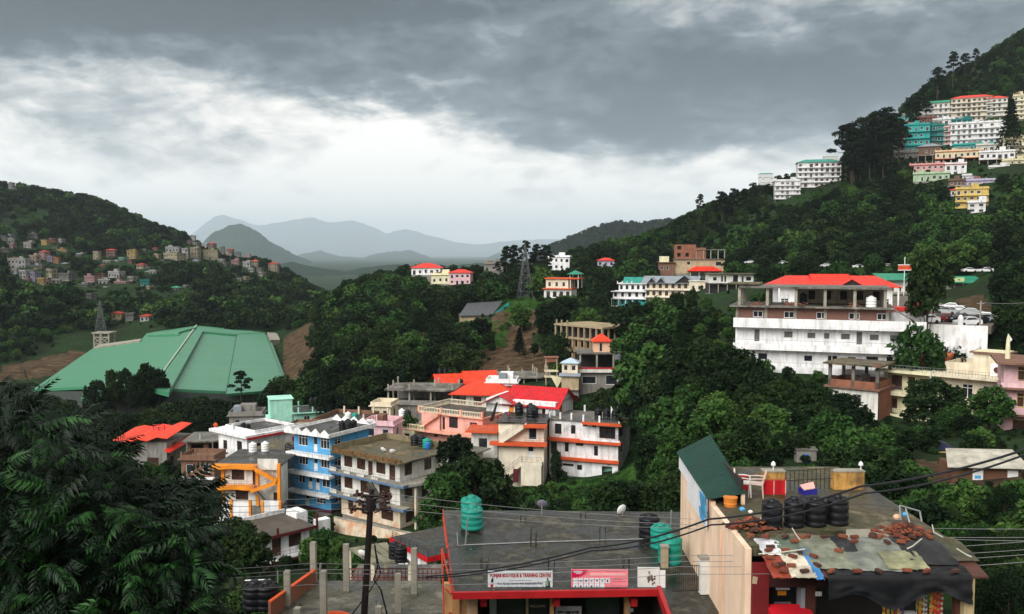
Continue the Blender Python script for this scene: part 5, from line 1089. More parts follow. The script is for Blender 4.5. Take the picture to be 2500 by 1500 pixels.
h.slab(-.6, -1.8, 7.1, 10.2, 6.55, .3, YCREAM, 'roof_slab'); h.rail([(-.4, -1.6, 6.55), (7, -1.6, 6.55)], .8, STEEL, .5)
h.floor(-1.5, 6.25, 8.4, 10, CREAM, [(.6, 5.0, .6, 2.0, 'plain'), (3.6, 5.0, 1.4, 1.9, 'tran'), (6.2, 5.0, 1.5, 1.9, 'tran'), (3.4, 1.6, 1.4, 1.9, 'tran'), (6, 1.6, 1.4, 1.9, 'tran')], (), [(2, 5, 1.4, 1.6, 'win')], x0=7.0, y0=.15)
h.slab(7.12, -1.4, 15.8, 10.2, 6.55, .3, CREAM, 'roof_slab'); h.rail([(7.3, -1.3, 6.55), (15.6, -1.3, 6.55), (15.6, 8, 6.55)], .8, RAIL, .4); h.slab(7.1, -1.0, 15.2, .14, 3.0, .25, CREAM, 'balcony_slab')
h.box('party_wall', OFFW, 7.0, -1.75, -2.5, 7.11, .1, 6.9); h.parapet(7.2, 3.4, 12.2, 10, 6.56, 1.3, CREAM, .15)
h.box('stair_tower', CREAM, 11.0, 3.0, 6.56, 15.0, 7.0, 9.4); h.slab(10.6, 2.6, 15.4, 7.4, 9.65, .2, BROWN, 'tower_roof'); h.box('tower_roof_surface', YCREAM, 11, 3, 9.65, 15, 7, 9.7)
MB().slabpoly([(1.0, 4.4, 7.6), (6.4, 4.4, 7.6), (6.6, 8.6, 8.6), (1.0, 8.6, 8.6)], .5).build('orange_tarpaulin', mat('orange_tarp', (.42, .10, .03), .7, .4, 1), h.e); h.box('roof_hut', BROWN, 1.2, 4.8, 6.56, 6.2, 8.2, 7.5)
for i in range(3): tank(h.wp(1.0 + i * 1.3, 2.0, 6.56), .55, 1.2, BLACKP, ('left', 'middle', 'right')[i] + ' black tank on the yellow balcony house')
e = empty('cooler_unit', h.wp(14.2, 2.6, 7.2), h.a, 'white air cooler with round fan on the pale house roof', 'cooler'); MB().box(-.7, -.5, -.65, .7, .4, 1.0).build('casing', WHITEP, e); MB().lathe([(.4, -.02), (.4, .02), (.1, .03)], 14).build('fan', DWOOD, e).matrix_local = Matrix.Translation((.1, -.52, .2)) @ Matrix.Rotation(R(90), 4, 'X')
dish(h.wp(10, 8.5, 7.9), .7, 200, 75, 'white dish at the back of the pale stair tower', mast=1.4); h.keep(-.5, -1.6, 12, 9, -.2, 8.5); h.keep(11, 0, 15.4, 9, 4.5, 9.6)
# --- brown canopy house
h = House('canopy_house', 'brown brick house with open pillared roof canopy', 'house', 2012, 884, 126, 40, (-.4, -.6, 3.3))
W_, D_ = 7.0, 6.0
h.slab(-.5, -.8, W_ + .5, D_ + .5, 3.3, .22, MOSS, 'roof_slab'); h.box('roof_edge', BROWN, W_ - .6, -.85, 3.1, W_ + .55, -.805, 3.75); h.posts([(.2, .2), (W_ / 2, .2), (W_ - .2, .2), (.2, D_ - .3), (W_ - .2, D_ - .3), (W_ / 2, D_ - .3)], 0, 3.07, .4, CONC); h.parapet(0, 0, W_, D_, 0, .9, BRICKM, .16)
h.slab(-.4, -.5, W_ + .4, D_ + .3, 0, .25, BROWN, 'floor_slab'); h.floor(-6, -.26, W_, D_, OFFW, [(3.5, 3.4, 1.2, 1.6, 'win')], (), (), fm=STEEL, faces='FLB'); h.floor(-6, -.27, .1, D_ - .02, BRICKM, x0=W_ + .01, y0=.01, faces='R'); h.box('tank_base', CONC, 2.6, 3.0, 0, 4.4, 4.4, 1.4); h.found(W_, D_, GREYW, z=-6); h.keep(0, 0, W_, D_, -2.5, 3.6)
# --- pink house cut by the right edge
h = House('pink_corner_house', 'pink house with yellow window frames at the right edge', 'house', 2452, 885, 104, 24, (0, 0, 9))
yf = mat('yellow_frame', (.55, .40, .12), .6)
for z in (0, 3.1, 6.2): h.floor(z, z + 2.8, 7, 8, LPINK, [(1.4, .6, 1.5, 1.8, 'tran'), (4.4, .6, 1.5, 1.8, 'tran')] if z else [(1.0, .3, 3, 2.0, 'plain')], [(2, .6, 1.4, 1.7, 'tran')], fm=yf, gm=GLASSB); h.slab(-.4, -1.3, 7.5, -.003, z, .25, BROWN, 'balcony_slab'); h.box('balcony_wall', LPINK, -.4, -1.3, z + .01, 7.5, -1.18, z + .55); h.rail([(-.3, -1.24, z + .5), (7.4, -1.24, z + .5)], .45, LPINK, .2)
h.slab(-.9, -1.6, 7.8, 8.4, 9.15, .25, BROWN, 'roof_slab'); h.posts([(-.3, -1.2)], -3, -.3, .4, LPINK); h.found(7, 8, GREYW); h.keep(-.4, -1.2, 7, 8, 0, 9.3)
e = empty('shrine_spire', h.wp(.6, 3, 9.15), 0, 'pale tapering spire with small white flag at right edge', 'spire'); MB().lathe([(.30, 0), (.26, 1.2), (.18, 2.4), (.04, 3.0)], 8).build('spire_shaft', YCREAM, e); MB().prism([(0, 3.0), (.5, 2.3), (.22, 2.0)], -.02, .02, 'y').build('flag', WHITEP, e)
# --- tin shed, tarpaulin mound, hut and barrel on the lower right slope
h = House('tin_shed', 'low brown shed with pale rusted tin roof on the lower right slope', 'shed', 2318, 1136, 66, 6, (-.3, -.3, 1.7))
h.floor(-.6, 1.6, 5.0, 2.6, wallm('rust_brown', (.13, .06, .035), .6), (), (), ()); MB().slabpoly([(-.5, -.5, 1.62), (5.5, -.5, 1.62), (5.6, 3.0, 2.3), (.6, 3.0, 2.3)], .06).build('roof', mat('pale_rusty_tin', (.42, .40, .33), .5, .45, 1.2, .3, (.15, .12, .08)), h.e)
for x in (1.5, 4.0): h.box('poster', WHITEP, x, -.03, .55, x + .75, -.005, 1.35)
h.box('poster_print', BLUE, 1.65, -.04, .65, 2.1, -.031, .9); h.found(5, 2.6, BROWN, z=-.6); h.keep(-.4, -.4, 5.4, 3, .3, 2.2)
tm = MB(); nx, ny = 14, 10
for j in range(ny + 1):
    for i in range(nx + 1):
        x, y = -1.4 + 2.8 * i / nx, -1 + 2 * j / ny; tm.v.append((x, y, 1.1 * math.exp(-(x * x) / 1.6 - y * y / .9) + .08 * mnoise.noise((x * 3, y * 3, 0))))
tm.f = [(j * (nx + 1) + i, j * (nx + 1) + i + 1, (j + 1) * (nx + 1) + i + 1, (j + 1) * (nx + 1) + i) for j in range(ny) for i in range(nx)]
q = hit(2296, 1104, 50); e = empty('tarpaulin_mound', q, 0, 'dark blue tarpaulin over a mound above the tin shed', 'tarpaulin'); tm.build('sheet', mat('navy_tarp', (.012, .014, .05), .45, .3, 2), e, True); MB().box(-1.1, -1.0, -.6, 1.2, -.85, .25).build('low_wall', YELLOW, e); KEEP.append((2265, 1065, 2335, 1105, q.y - 2))
q = hit(1969, 1126, 50); e = empty('stone_hut', q, R(-8), 'small grey block hut in the undergrowth behind the roof terrace', 'hut'); MB().box(-.9, 0, -.6, .9, 1.4, 1.0).build('wall', GREYW, e); MB().box(-1.0, -.1, 1.0, 1.0, 1.5, 1.12).build('roof_slab', CONC, e); KEEP.append((1940, 1090, 1998, 1126, q.y + 1))
q = hit(1969, 1131, 50); e = empty('barrel', q, 0, 'blue plastic barrel in front of the grey block hut', 'barrel'); MB().lathe([(.22, 0), (.26, .3), (.24, .45), (.26, .6), (.2, .8)], 14).build('barrel_body', BLUEP, e, True)
DSTEELP = mat('weathered_pylon_steel', (.10, .11, .115), .6, .2, 2)
# ------------------------------------------------------------------ far houses, stadium, pylons, hillside towns
def lattice(name, label, base, h, bw, tw, arms, m=DSTEELP, t=.10, nseg=7):
    """lattice tower: legs, one panel of bracing per stage, cross-arms"""
    e = empty(name, base, R(12), label, 'pylon'); q = [(-1, -1), (1, -1), (1, 1), (-1, 1)]
    wz = lambda z: (bw + (tw - bw) * min(z / (h * .9), 1)) / 2
    for sx, sy in q: MB().tube([(sx * wz(0), sy * wz(0), -2), (sx * wz(h * .9), sy * wz(h * .9), h * .9), (0, 0, h)], t, 4).build('leg', m, e)
    zs = [h * .9 * (1 - (1 - i / nseg) ** 1.25) for i in range(nseg + 1)]
    for i in range(nseg):
        mb = MB()
        for k in range(4):
            a, b = q[k], q[(k + 1) % 4]; z0, z1 = zs[i], zs[i + 1]
            mb.tube([(a[0] * wz(z0), a[1] * wz(z0), z0), (b[0] * wz(z1), b[1] * wz(z1), z1)], t * .6, 4); mb.tube([(b[0] * wz(z0), b[1] * wz(z0), z0), (a[0] * wz(z1), a[1] * wz(z1), z1)], t * .6, 4); mb.tube([(a[0] * wz(z1), a[1] * wz(z1), z1), (b[0] * wz(z1), b[1] * wz(z1), z1)], t * .6, 4)
        mb.build('bracing', m, e)
    for z, L in arms:
        mb = MB(); mb.tube([(-L, 0, z), (L, 0, z)], t * .8, 4); mb.tube([(-L, 0, z), (0, 0, z + h * .05), (L, 0, z)], t * .6, 4); mb.build('crossarm', m, e)
    return e
q = P(1282, 738, 325); q.z = ground_z(q.x, q.y)
lattice('transmission_pylon', 'tall grey lattice pylon on the grassy mound in the middle', q, 20.5, 5.6, .7, ((13.2, 3.2), (16.4, 2.6))); KEEP.append((1262, 595, 1303, 735, 325))
q = P(246, 838, 405); q.z = -44
e = lattice('transmission_pylon', 'slim grey lattice pylon on a concrete frame beside the green roof', P(246, 812, 405), 15, 4.6, .5, ((10.6, 2.2), (12.6, 1.5)), nseg=6)
h = House('pylon_platform', 'white concrete frame platform under the slim pylon', 'platform', 228, 812, 401, 0, (0, 0, 0)); h.slab(-.6, -.6, 7.6, 7, 0, .5, CONCL, 'deck'); h.posts([(.2, .2), (3.4, .2), (6.8, .2), (.2, 6), (6.8, 6)], -10, -.5, .6, CONCL)
for z in (-2.5, -5.5): h.box('beam', CONCL, 0, 0, z, 7, .4, z + .5)
for x in (.2, 3.4): MB().tube([(x, 0, -5.2), (x + 3.2, 0, -2.4)], .22, 4).build('brace', CONCL, h.e); MB().tube([(x, 0, -2.4), (x + 3.2, 0, -5.2)], .22, 4).build('brace', CONCL, h.e)
h.keep(0, 0, 7, 6, -9, 15, False)
# --- the huge green-roofed hall
G, A = Vector((-96, 235, -35.7)), Vector((-157, 440, -35.7)); CE, BE = Vector((-63, 252, -40.2)), Vector((-126, 456, -40.2)); KL, LL = PZ(80, 951, -41.2), PZ(226, 850, -41.2)
def onplane(px, py, p0, p1, p2, lift=0.):
    n = (p1 - p0).cross(p2 - p0).normalized(); n = n if n.z > 0 else -n; r = P(px, py, 1.0); t = (p0 + n * lift).dot(n) / r.dot(n); return r * t
def sheet_mat():
    m = bpy.data.materials.new('sea_green_sheet_roof'); m.use_nodes = True; g = NG(m.node_tree); b = g.n['Principled BSDF']; tc = g.n.new('ShaderNodeTexCoord').outputs['Object']
    mp = g.n.new('ShaderNodeMapping'); mp.inputs['Rotation'].default_value = (0, 0, R(-16.5)); g.l.new(tc, mp.inputs[0]); t = g.n.new('ShaderNodeTexBrick'); g.l.new(mp.outputs[0], t.inputs[0])
    t.inputs['Scale'].default_value = .2; t.inputs['Brick Width'].default_value = 3.2; t.inputs['Row Height'].default_value = .6; t.inputs['Mortar Size'].default_value = .012; t.inputs['Color1'].default_value = (.037, .195, .098, 1); t.inputs['Color2'].default_value = (.048, .225, .115, 1); t.inputs['Mortar'].default_value = (.035, .17, .09, 1)
    c = g.mix(g.ramp(g.noise(mp.outputs[0], .05, 7, .65), [(.42, (0., 0., 0.)), (.72, (.65, .65, .65))]), t.outputs[0], (.06, .205, .125)); c = g.mix(g.ramp(g.noise(tc, .3, 6, .7), [(.6, (0., 0., 0.)), (.8, (.6, .6, .6))]), c, (.05, .15, .09)); g.l.new(c, b.inputs['Base Color']); b.inputs['Roughness'].default_value = .45
    w = g.n.new('ShaderNodeTexWave'); w.inputs['Scale'].default_value = .45; g.l.new(mp.outputs[0], w.inputs[0]); bp = g.n.new('ShaderNodeBump'); bp.inputs['Strength'].default_value = .35; bp.inputs['Distance'].default_value = .15; g.l.new(w.outputs[1], bp.inputs['Height']); g.l.new(bp.outputs[0], b.inputs['Normal']); return m
HG = sheet_mat()
HGT = mat('edge_shadow_green', (.015, .075, .05), .6)
e = empty('sports_hall', (-110, 300, -45), 0, 'vast hall with sea green sheet roof on the valley floor', 'hall')
off = Vector((-110, 300, -45))
def hall_part(name, pts, th, m):
    return MB().slabpoly([Vector(p) - off for p in pts], th).build(name, m, e)
rp = (G, A, CE); lp = (G, A, KL)
hall_part('roof_plane', [G, CE, BE, A], .8, HG)
hall_part('roof_plane', [A, onplane(359, 813, *lp), onplane(342, 833, *lp), onplane(228, 850, *lp), onplane(80, 951, *lp), onplane(210, 944, *lp), onplane(198, 972, *lp), onplane(268, 966, *lp), G], .8, HG)
hall_part('ridge_cap', [G + Vector((-.2, 0, .5)), G + Vector((.2, 0, .5)), A + Vector((.3, 0, .5)), A + Vector((-.3, 0, .5))], .4, mat('pale_ridge', (.36, .42, .34), .6))
def band(name, pix, lift, pl): 
    pts = [onplane(x, y, *pl, lift) for x, y in pix]; return hall_part(name, pts, lift - .05, HG)
band('raised_panel', [(372, 948), (412, 958), (495, 809), (484, 799)], 1.3, rp); band('raised_panel', [(484, 799), (495, 809), (577, 816), (650, 812)], .9, rp); band('raised_panel', [(579, 817), (646, 812), (700, 950), (553, 962)], .7, rp)
band('raised_panel', [(366, 813), (480, 799), (436, 811), (436, 816), (362, 818)], .9, lp)
hall_part('edge_shadow_strip', [onplane(x, y, *rp, .12) for x, y in ((412, 959), (418, 959), (499, 810), (495, 809))], .1, HGT); hall_part('gap', [onplane(x, y, *rp, .12) for x, y in ((495, 809), (499, 811), (578, 817.5), (579, 816))], .1, HGT); hall_part('gap', [onplane(x, y, *rp, .12) for x, y in ((550, 963), (554, 963), (580, 817), (577.5, 817))], .1, HGT)  # dark strips coloured in as the shadow line along the raised panels
mb = MB()
for a_, b_ in ((KL, G), (G, CE), (CE, BE)): mb.quad(a_ - off - Vector((0, 0, .7)), b_ - off - Vector((0, 0, .7)), Vector((b_.x, b_.y, -48)) - off, Vector((a_.x, a_.y, -48)) - off)
mb.build('wall', mat('hall_dark_wall', (.05, .06, .055), .8), e)
hall_part('end_annex', [onplane(652, 812, *rp, 1.0), onplane(676, 813, *rp, 1.0), onplane(684, 830, *rp, 1.0), onplane(660, 830, *rp, 1.0)], 3.0, CONCL)
hall_part('gutter_wall', [onplane(228, 849, *lp, .6), onplane(342, 832, *lp, .6), onplane(346, 827, *lp, .6), onplane(240, 842, *lp, .6)], 1.2, CONCL)
KEEP.append((90, 800, 690, 945, 225)); FOOT.extend([(-110 + 28 * i * -.29 + k, 250 + 28 * i, 26) for i in range(7) for k in (-30, 5, 30)])
tb = [PZ(327, 983, -42.4), PZ(655, 983, -42.4), PZ(600, 962, -42.4), PZ(365, 966, -42.4)]
tag(MB().slabpoly(tb, 5).build('concrete_embankment', mat('dirty_embankment', (.17, .135, .085), .95, .35, .15, .3)), 'weathered concrete embankment along the near end of the green hall', 'embankment'); KEEP.append((335, 955, 650, 972, 225))
# --- mid-distance buildings, right of the centre
h = House('ruined_frame_building', 'large tan unfinished building with empty window bays', 'unfinished building', 1471, 800, 205, 50, (16, 0, 9))
W_, D_ = 16.0, 10.8; TANC = mat('tan_concrete', (.30, .235, .15), .9, .3, .6, .3, (.1, .08, .05)); n = 8
for z, nm in ((9, 'roof_slab'), (6, 'floor_slab'), (3, 'floor_slab'), (0, 'floor_slab')): h.slab(-.3, -.3, W_ + .3, D_ + .3, z, .4, TANC, nm)
h.box('roof_surface', mat('tan_roof', (.30, .24, .14), .95, .35, .4), 0, 0, 9, W_, D_, 9.04)
for i in range(n + 1):
    h.box('column', TANC, W_ * i / n - .2, -.1, 0, W_ * i / n + .2, .3, 8.6)
    if i < 6: h.box('column', TANC, W_ - .3, D_ * i / 5 - .2, 0, W_ + .1, D_ * i / 5 + .2, 8.6)
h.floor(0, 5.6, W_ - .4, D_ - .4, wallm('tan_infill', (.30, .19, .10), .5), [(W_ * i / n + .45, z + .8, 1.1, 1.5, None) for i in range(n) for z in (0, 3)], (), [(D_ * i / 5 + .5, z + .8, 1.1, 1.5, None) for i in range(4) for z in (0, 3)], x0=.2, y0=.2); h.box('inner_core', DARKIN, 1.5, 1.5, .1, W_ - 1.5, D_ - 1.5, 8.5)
h.posts([(.2, .2), (2, .2), (4, .2)], 9, 10, .3, TANC, 'column_stub'); h.found(W_, D_, GREYW); h.keep(0, 0, W_, D_, 1.5, 9.5)
h = House('pyramid_roof_kiosk', 'peach stair kiosk with bright orange pyramid roof on a grey slab house', 'house', 1450, 860, 187, 0, (0, 0, 6.2))
h.floor(6.2, 8.5, 3.4, 3, PEACH, [(1.2, .1, .6, 1.8, 'plain')]); h.hip(0, 0, 3.4, 3, 8.5, 1.5, ORR, .5); h.slab(-3.6, -1.6, 8.6, 7, 6.2, .3, CONC, 'roof_slab'); h.posts([(-3, -1.2), (.5, -1.2), (4, -1.2), (8, -1.2), (-3, 6), (8, 6)], 2.6, 5.9, .35, CONCL)
h.slab(-4, -2, 8.6, 7, 2.6, .3, CONC, 'floor_slab'); h.box('terrace_wall', OFFW, -4, -2.05, 2.1, 4.8, -1.95, 2.9); h.box('red_band', CRIM, -4, -2.15, 2.9, 4.8, -1.9, 3.15); h.box('back_wall', DARKIN, -3.4, 4, 2.6, 8.2, 4.2, 5.9); h.box('side_panel', GREYR, 4.2, -1.7, 4.8, 8.6, -1.65, 6.0)
h.floor(-3, 2.28, 12, 8, GREYW, [(1, 2.6, 3, 1.6, 'plain'), (6, 2.4, 2.5, 2, 'plain')], x0=-3.6, y0=-1.2); h.found(12, 8, GREYW, x0=-3.6, y0=-1.2, z=-3); h.keep(-4, -2, 8.4, 7, 0, 9.8)
h = House('blue_roof_hut', 'small cream hut with pale blue tin roof left of the pyramid kiosk', 'hut', 1372, 886, 184, 12, (0, 0, 2.4))
h.floor(0, 2.4, 3.3, 3, CREAM, [(.4, .8, .8, 1.1, 'plain'), (2, .8, .9, 1.1, 'plain')]); h.hip(0, 0, 3.3, 3, 2.4, .9, mat('pale_blue_tin', (.42, .52, .62), .5), .35); h.floor(-3.2, -.3, 3.6, 3.2, TAN, y0=-.6, faces='FLR'); MB().slabpoly([(-.5, -1.2, -.2), (4, -1.2, -.2), (4, -.1, .3), (-.5, -.1, .3)], .08).build('awning', GREYR, h.e); h.found(3.6, 3.2, GREYW, z=-3.2); h.keep(0, -1, 3.6, 3, -2.5, 3)
h = House('stair_shack', 'open wooden stair shack with cream tarpaulin beside the blue-roofed hut', 'hut', 1332, 874, 186, 0, (0, 0, 2.8)); h.posts([(.1, 0), (2.4, 0), (.1, 2), (2.4, 2)], -3, 2.7, .16, TAN); h.slab(-.3, -.3, 2.8, 2.4, 2.9, .1, BRICKM, 'roof'); h.box('parapet', BRICKM, 0, 0, 1.9, 2.5, .1, 2.7)
for z in (0, -1.2): h.slab(-.2, -.2, 2.7, 2.2, z, .15, YCREAM, 'landing')
MB().quad((1.2, -.6, -1.0), (3.4, -.6, -1.4), (2.2, -.8, -3.6)); MB().slabpoly([(1.0, -.7, -.8), (3.6, -.7, -1.3), (2.4, -.9, -3.4)], .08).build('tarpaulin', YCREAM, h.e); h.keep(0, 0, 3, 2, -3, 3)
h = House('teal_roof_hotel', 'white hotel with teal roof and teal lower floors', 'hotel', 1496, 764, 333, 16, (0, 0, 0)); fh = 2.75
for f, m_ in enumerate((DTEAL, TEAL, WHITE, WHITE)):
    x0 = 0 if f < 3 else 2.2; h.floor(f * fh, f * fh + fh - .02, 12.6 - x0, 8, m_, spread(5, 12.6 - x0, 1.0, .6, 1.6, 'plain'), (), spread(2, 8, 1, .6, 1.5, 'plain'), x0=x0, fm=DWOOD); h.slab(-.6, -1.3, 12.6, -.003, f * fh, .25, WHITE if f else RORANGE, 'balcony_slab')
    if f in (1, 2): h.posts([(-.3, -1.1), (2.4, -1.1), (5, -1.1), (7.6, -1.1)], (f - 1) * fh, f * fh - .26, .22, WHITE if f == 2 else TEAL)
h.slab(1.6, -.8, 12.8, 8.4, 4 * fh + .2, .25, WHITE, 'roof_slab'); h.gable(4.0, .5, 12, 7.6, 4 * fh + .2, 2.2, TEALR, .4, 'x', WHITE); h.posts([(1.8, -.6), (3.6, -.6), (5.4, -.6), (7.2, -.6)], 4 * fh + .2, 4 * fh + 1.0, .25, WHITE, 'parapet_post')
MB().lathe([(1.9, 0), (1.9, 3.0)], 16, (10.8, -.6, 1.2)).build('round_bay', TEAL, h.e); h.box('signboard', WHITEP, 7.4, -1.45, 1.9, 9.0, -1.35, 3.3); h.found(12.6, 8, GREYW, z=-.3); h.keep(-.5, -1, 12.6, 8, 0, 4 * fh + 2)
h = House('grey_roof_hotel', 'cream hotel with grey gabled roofs and brown windows', 'hotel', 1574, 757, 330, 22, (0, 0, 0))
for f in range(4): h.floor(f * fh - .6, f * fh - .62 + fh, 18.6, 9, CREAM if f else OFFW, spread(8, 18.6, 1.15, .55, 1.6, 'win'), (), spread(3, 9, 1.1, .55, 1.6, 'win'), fm=DWOOD, gm=GLASSB); h.slab(-.4, -1.0, 19, -.003, f * fh - .55, .2, OFFW, 'balcony_slab')
z = 4 * fh - .6; h.gable(-.6, -.4, 19.2, 9.4, z, 2.2, GREYR, .7, 'x', CREAM); h.gable(11.6, -1.0, 18.4, 5, z, 2.6, GREYR, .6, 'y', DARKIN); h.gable(1.4, -1, 4.2, 4, z, 1.7, GREYR, .35, 'y', DARKIN); h.gable(4.8, -1, 7.6, 4, z, 1.7, GREYR, .35, 'y', DARKIN); h.found(18.6, 9, GREYW, z=-.6); h.keep(0, -1, 18.8, 9, 2.0, z + 2)
h = House('white_block_house', 'plain white block house right of the grey-roofed hotel', 'house', 1688, 718, 318, 20, (0, 0, 2.0)); h.floor(-5, 2, 9, 7, OFFW, [(1, 4.2, 1.2, .7, 'plain'), (5, 4.2, 1.2, .7, 'plain')]); h.floor(2.02, 6.5, 6, 5, CREAM, [(1, 1.5, 1, 1.4, 'plain'), (3.2, 1.5, 1, 1.4, 'plain')], y0=1, x0=-1); h.slab(-1.3, .6, 5.3, 6.4, 6.7, .2, OFFW, 'roof_slab'); h.slab(-.3, -.3, 9.3, 7.3, 2.2, .2, OFFW, 'roof_slab'); h.floor(2.2, 7.0, 3.6, 4, YCREAM, x0=5.1, y0=2); h.found(9, 7, TAN, z=-5); h.keep(0, 0, 9, 7, -1.5, 6.8)
h = House('verandah_row', 'long dark two-storey row with patchy white upper wall above the red roof', 'building', 1730, 716, 262, 4, (0, 0, 0)); h.floor(3.0, 5.6, 13, 7, OFFW, [(1.2, .6, 1.2, 1.2, 'plain'), (3.6, .3, .6, 1.8, 'plain'), (4.5, .3, .6, 1.8, 'plain'), (7, .2, 1.6, 2.2, 'plain'), (9.6, .3, .6, 1.8, 'plain'), (10.8, .6, 1.6, 1.3, 'plain')]); h.slab(-.5, -1.2, 13.6, 7.4, 5.8, .2, MOSS, 'roof_slab'); h.slab(-.4, -1.4, 13.4, -.003, 3.0, .3, CONC, 'balcony_slab'); h.posts([(x, -1.2) for x in (0, 2.6, 5.2, 7.8, 10.4, 13)], 0, 2.7, .2, CONCL); h.floor(0, 2.9, 13, 7, DARKIN); h.found(13, 7, GREYW); h.keep(0, -1, 13, 7, .4, 6)
h = House('brick_block', 'unplastered brick block with open frame above the red canopy', 'building', 1622, 688, 372, 6, (0, 0, 0)); h.floor(9.6, 15.5, 8.5, 8, BRICKM, [(.8, .8, 1.4, 1.6, None), (4.2, .8, 1.4, 1.6, None), (.8, 3.8, 1.6, 1.5, None)], x0=4.4); h.box('inner_core', DARKIN, 5, 1, 9.7, 12, 7, 15.3); h.box('ragged_parapet', BRICKM, 12.91, .2, 9.6, 17, 7, 14.2)
h.slab(3.8, -.6, 25, 8.4, 9.6, .3, CONC, 'floor_slab'); h.posts([(x, .2) for x in (13, 16, 19, 22, 24.6)], 9.6, 13.2, .35, CONCL); h.slab(12.8, -.2, 25, 8, 13.5, .3, CONC, 'roof_slab'); h.floor(3.4, 9.3, 20.6, 8, TAN, [(5, 3.6, 1.5, 1.4, 'plain'), (16.8, 3.2, 2.4, 1.8, 'plain')], x0=4.2); h.floor(0, 8.0, 6.4, 7, BROWN, [(.8, 5, 1, 1.4, 'plain'), (3, 5, 1, 1.4, 'plain'), (1, 1, 1, 1.4, 'plain'), (3.4, 1, 1, 1.4, 'plain')], x0=-2.3, y0=-.8); h.slab(-2.9, -1.6, 4.6, 6.4, 8.2, .2, BROWN, 'roof_slab'); h.box('roof_room', YCREAM, -2, 0, 8.2, 1.8, 4, 10.6)
h.hip(10.2, -3.2, 22.6, 2, 4.6, 1.8, REDR, .8, 'red_canopy'); h.posts([(10.4, -3), (14, -3), (18, -3), (22.4, -3)], 0, 4.5, .25, MINT); h.slab(9.6, -3.6, 23, 0, .6, .6, MINT, 'verandah_slab'); h.box('brick_pier', BRICKM, 9, -3, -3, 12.8, -.5, 2.4); h.floor(0, 3.4, 20.6, 7.9, GREYW, x0=4.2, y0=.05); h.found(20, 8, GREYW, x0=3); h.keep(-2, -3, 24, 8, .5, 15.5)
h = House('arched_house', 'cream house with red bands, arches and a green domed pavilion', 'house', 1328, 728, 316, 18, (0, 0, 0))
h.floor(0, 3.3, 10, 8, OFFW, [(.8, .3, 1.5, 2.2, 'plain'), (3.2, .3, 1.5, 2.2, 'plain'), (5.6, .3, 1.5, 2.2, 'plain'), (8, .3, 1.5, 2.2, 'plain')]); h.floor(3.32, 7.0, 8.2, 7, CREAM, [(.8, .8, 1.1, 1.6, 'plain'), (3.4, .8, 1.1, 1.6, 'plain'), (6, .8, 1.1, 1.6, 'plain')], x0=.6, y0=.4)
h.slab(-.4, -.8, 10.4, 8.3, 3.55, .35, RORANGE, 'trim_band'); h.slab(.2, -.2, 12.8, 8, 7.2, .4, RORANGE, 'trim_band'); h.posts([(9.6, .4), (12.4, .4), (9.6, 6), (12.4, 6)], 3.6, 6.8, .3, OFFW); h.posts([(9.4, .6), (12.4, .6), (9.4, 4.6), (12.4, 4.6)], 7.2, 8.6, .22, OFFW); h.hip(9.0, .2, 12.8, 5, 8.6, 1.3, GRNR, .5); h.found(10, 8, GREYW); h.keep(0, -.5, 12.6, 8, 1.6, 9.6)
h = House('green_wall_shed', 'long low shed with dark tin roof and green side wall', 'shed', 1124, 786, 292, -8, (0, 0, 0)); h.floor(-1, 2.2, 10, 7, TAN, (), (), ()); MB().slabpoly([(-.6, -.8, 2.1), (10.4, -.8, 2.2), (15.4, 10, 6.2), (3.2, 10, 5.6)], .2).build('roof', mat('dark_tin', (.07, .075, .08), .5, .3, 1), h.e); MB().prism([(10.3, 2.0), (16.4, 6.4), (16.4, 3.0), (10.3, -1)], 1.4, 1.6, 'y').build('side_wall', DTEAL, h.e); h.found(10, 7, GREYW, z=-1); h.keep(0, 0, 15, 9, 0, 6)
for args in ((1003, 655, 1076, 672, 'white', 'red', 'open pavilion with broad red roof on the wooded ridge', 398, 4), (1052, 672, 1098, 694, 'pale yellow', None, 'flat yellow house between two red roofs on the ridge', 392, 6), (1096, 667, 1149, 696, 'pink', 'red', 'pale pink house with small red hipped roof on the ridge', 390, 8),
             (1181, 645, 1229, 664, 'grey', None, 'grey frame house among ridge trees left of the pylon', 402, 3), (1338, 628, 1391, 660, 'white', None, 'white stepped house behind dark trees right of the pylon', 440, 12), (1458, 637, 1500, 652, 'lilac', 'red', 'blue house with red roof under the dark wooded hill', 430, 5)):
    far_house(*args[:7], None, d=args[7], yaw=args[8], name='ridge_house')
e = empty('stack_truck', hit(1090, 830, 150), R(20), 'white shed roof at the bare terrace left of the brown slope', 'shed'); MB().slabpoly([(-4, -2, 2.4), (4, -2, 2.4), (4, 2, 3.2), (-4, 2, 3.2)], .15).build('roof', WHITE, e); e.name = 'terrace_shed'
for x in (-3.6, 3.6):
    for y in (-1.8, 1.8): MB().box(x - .1, y - .1, -1, x + .1, y + .1, 2.5).build('post', STEEL, e)
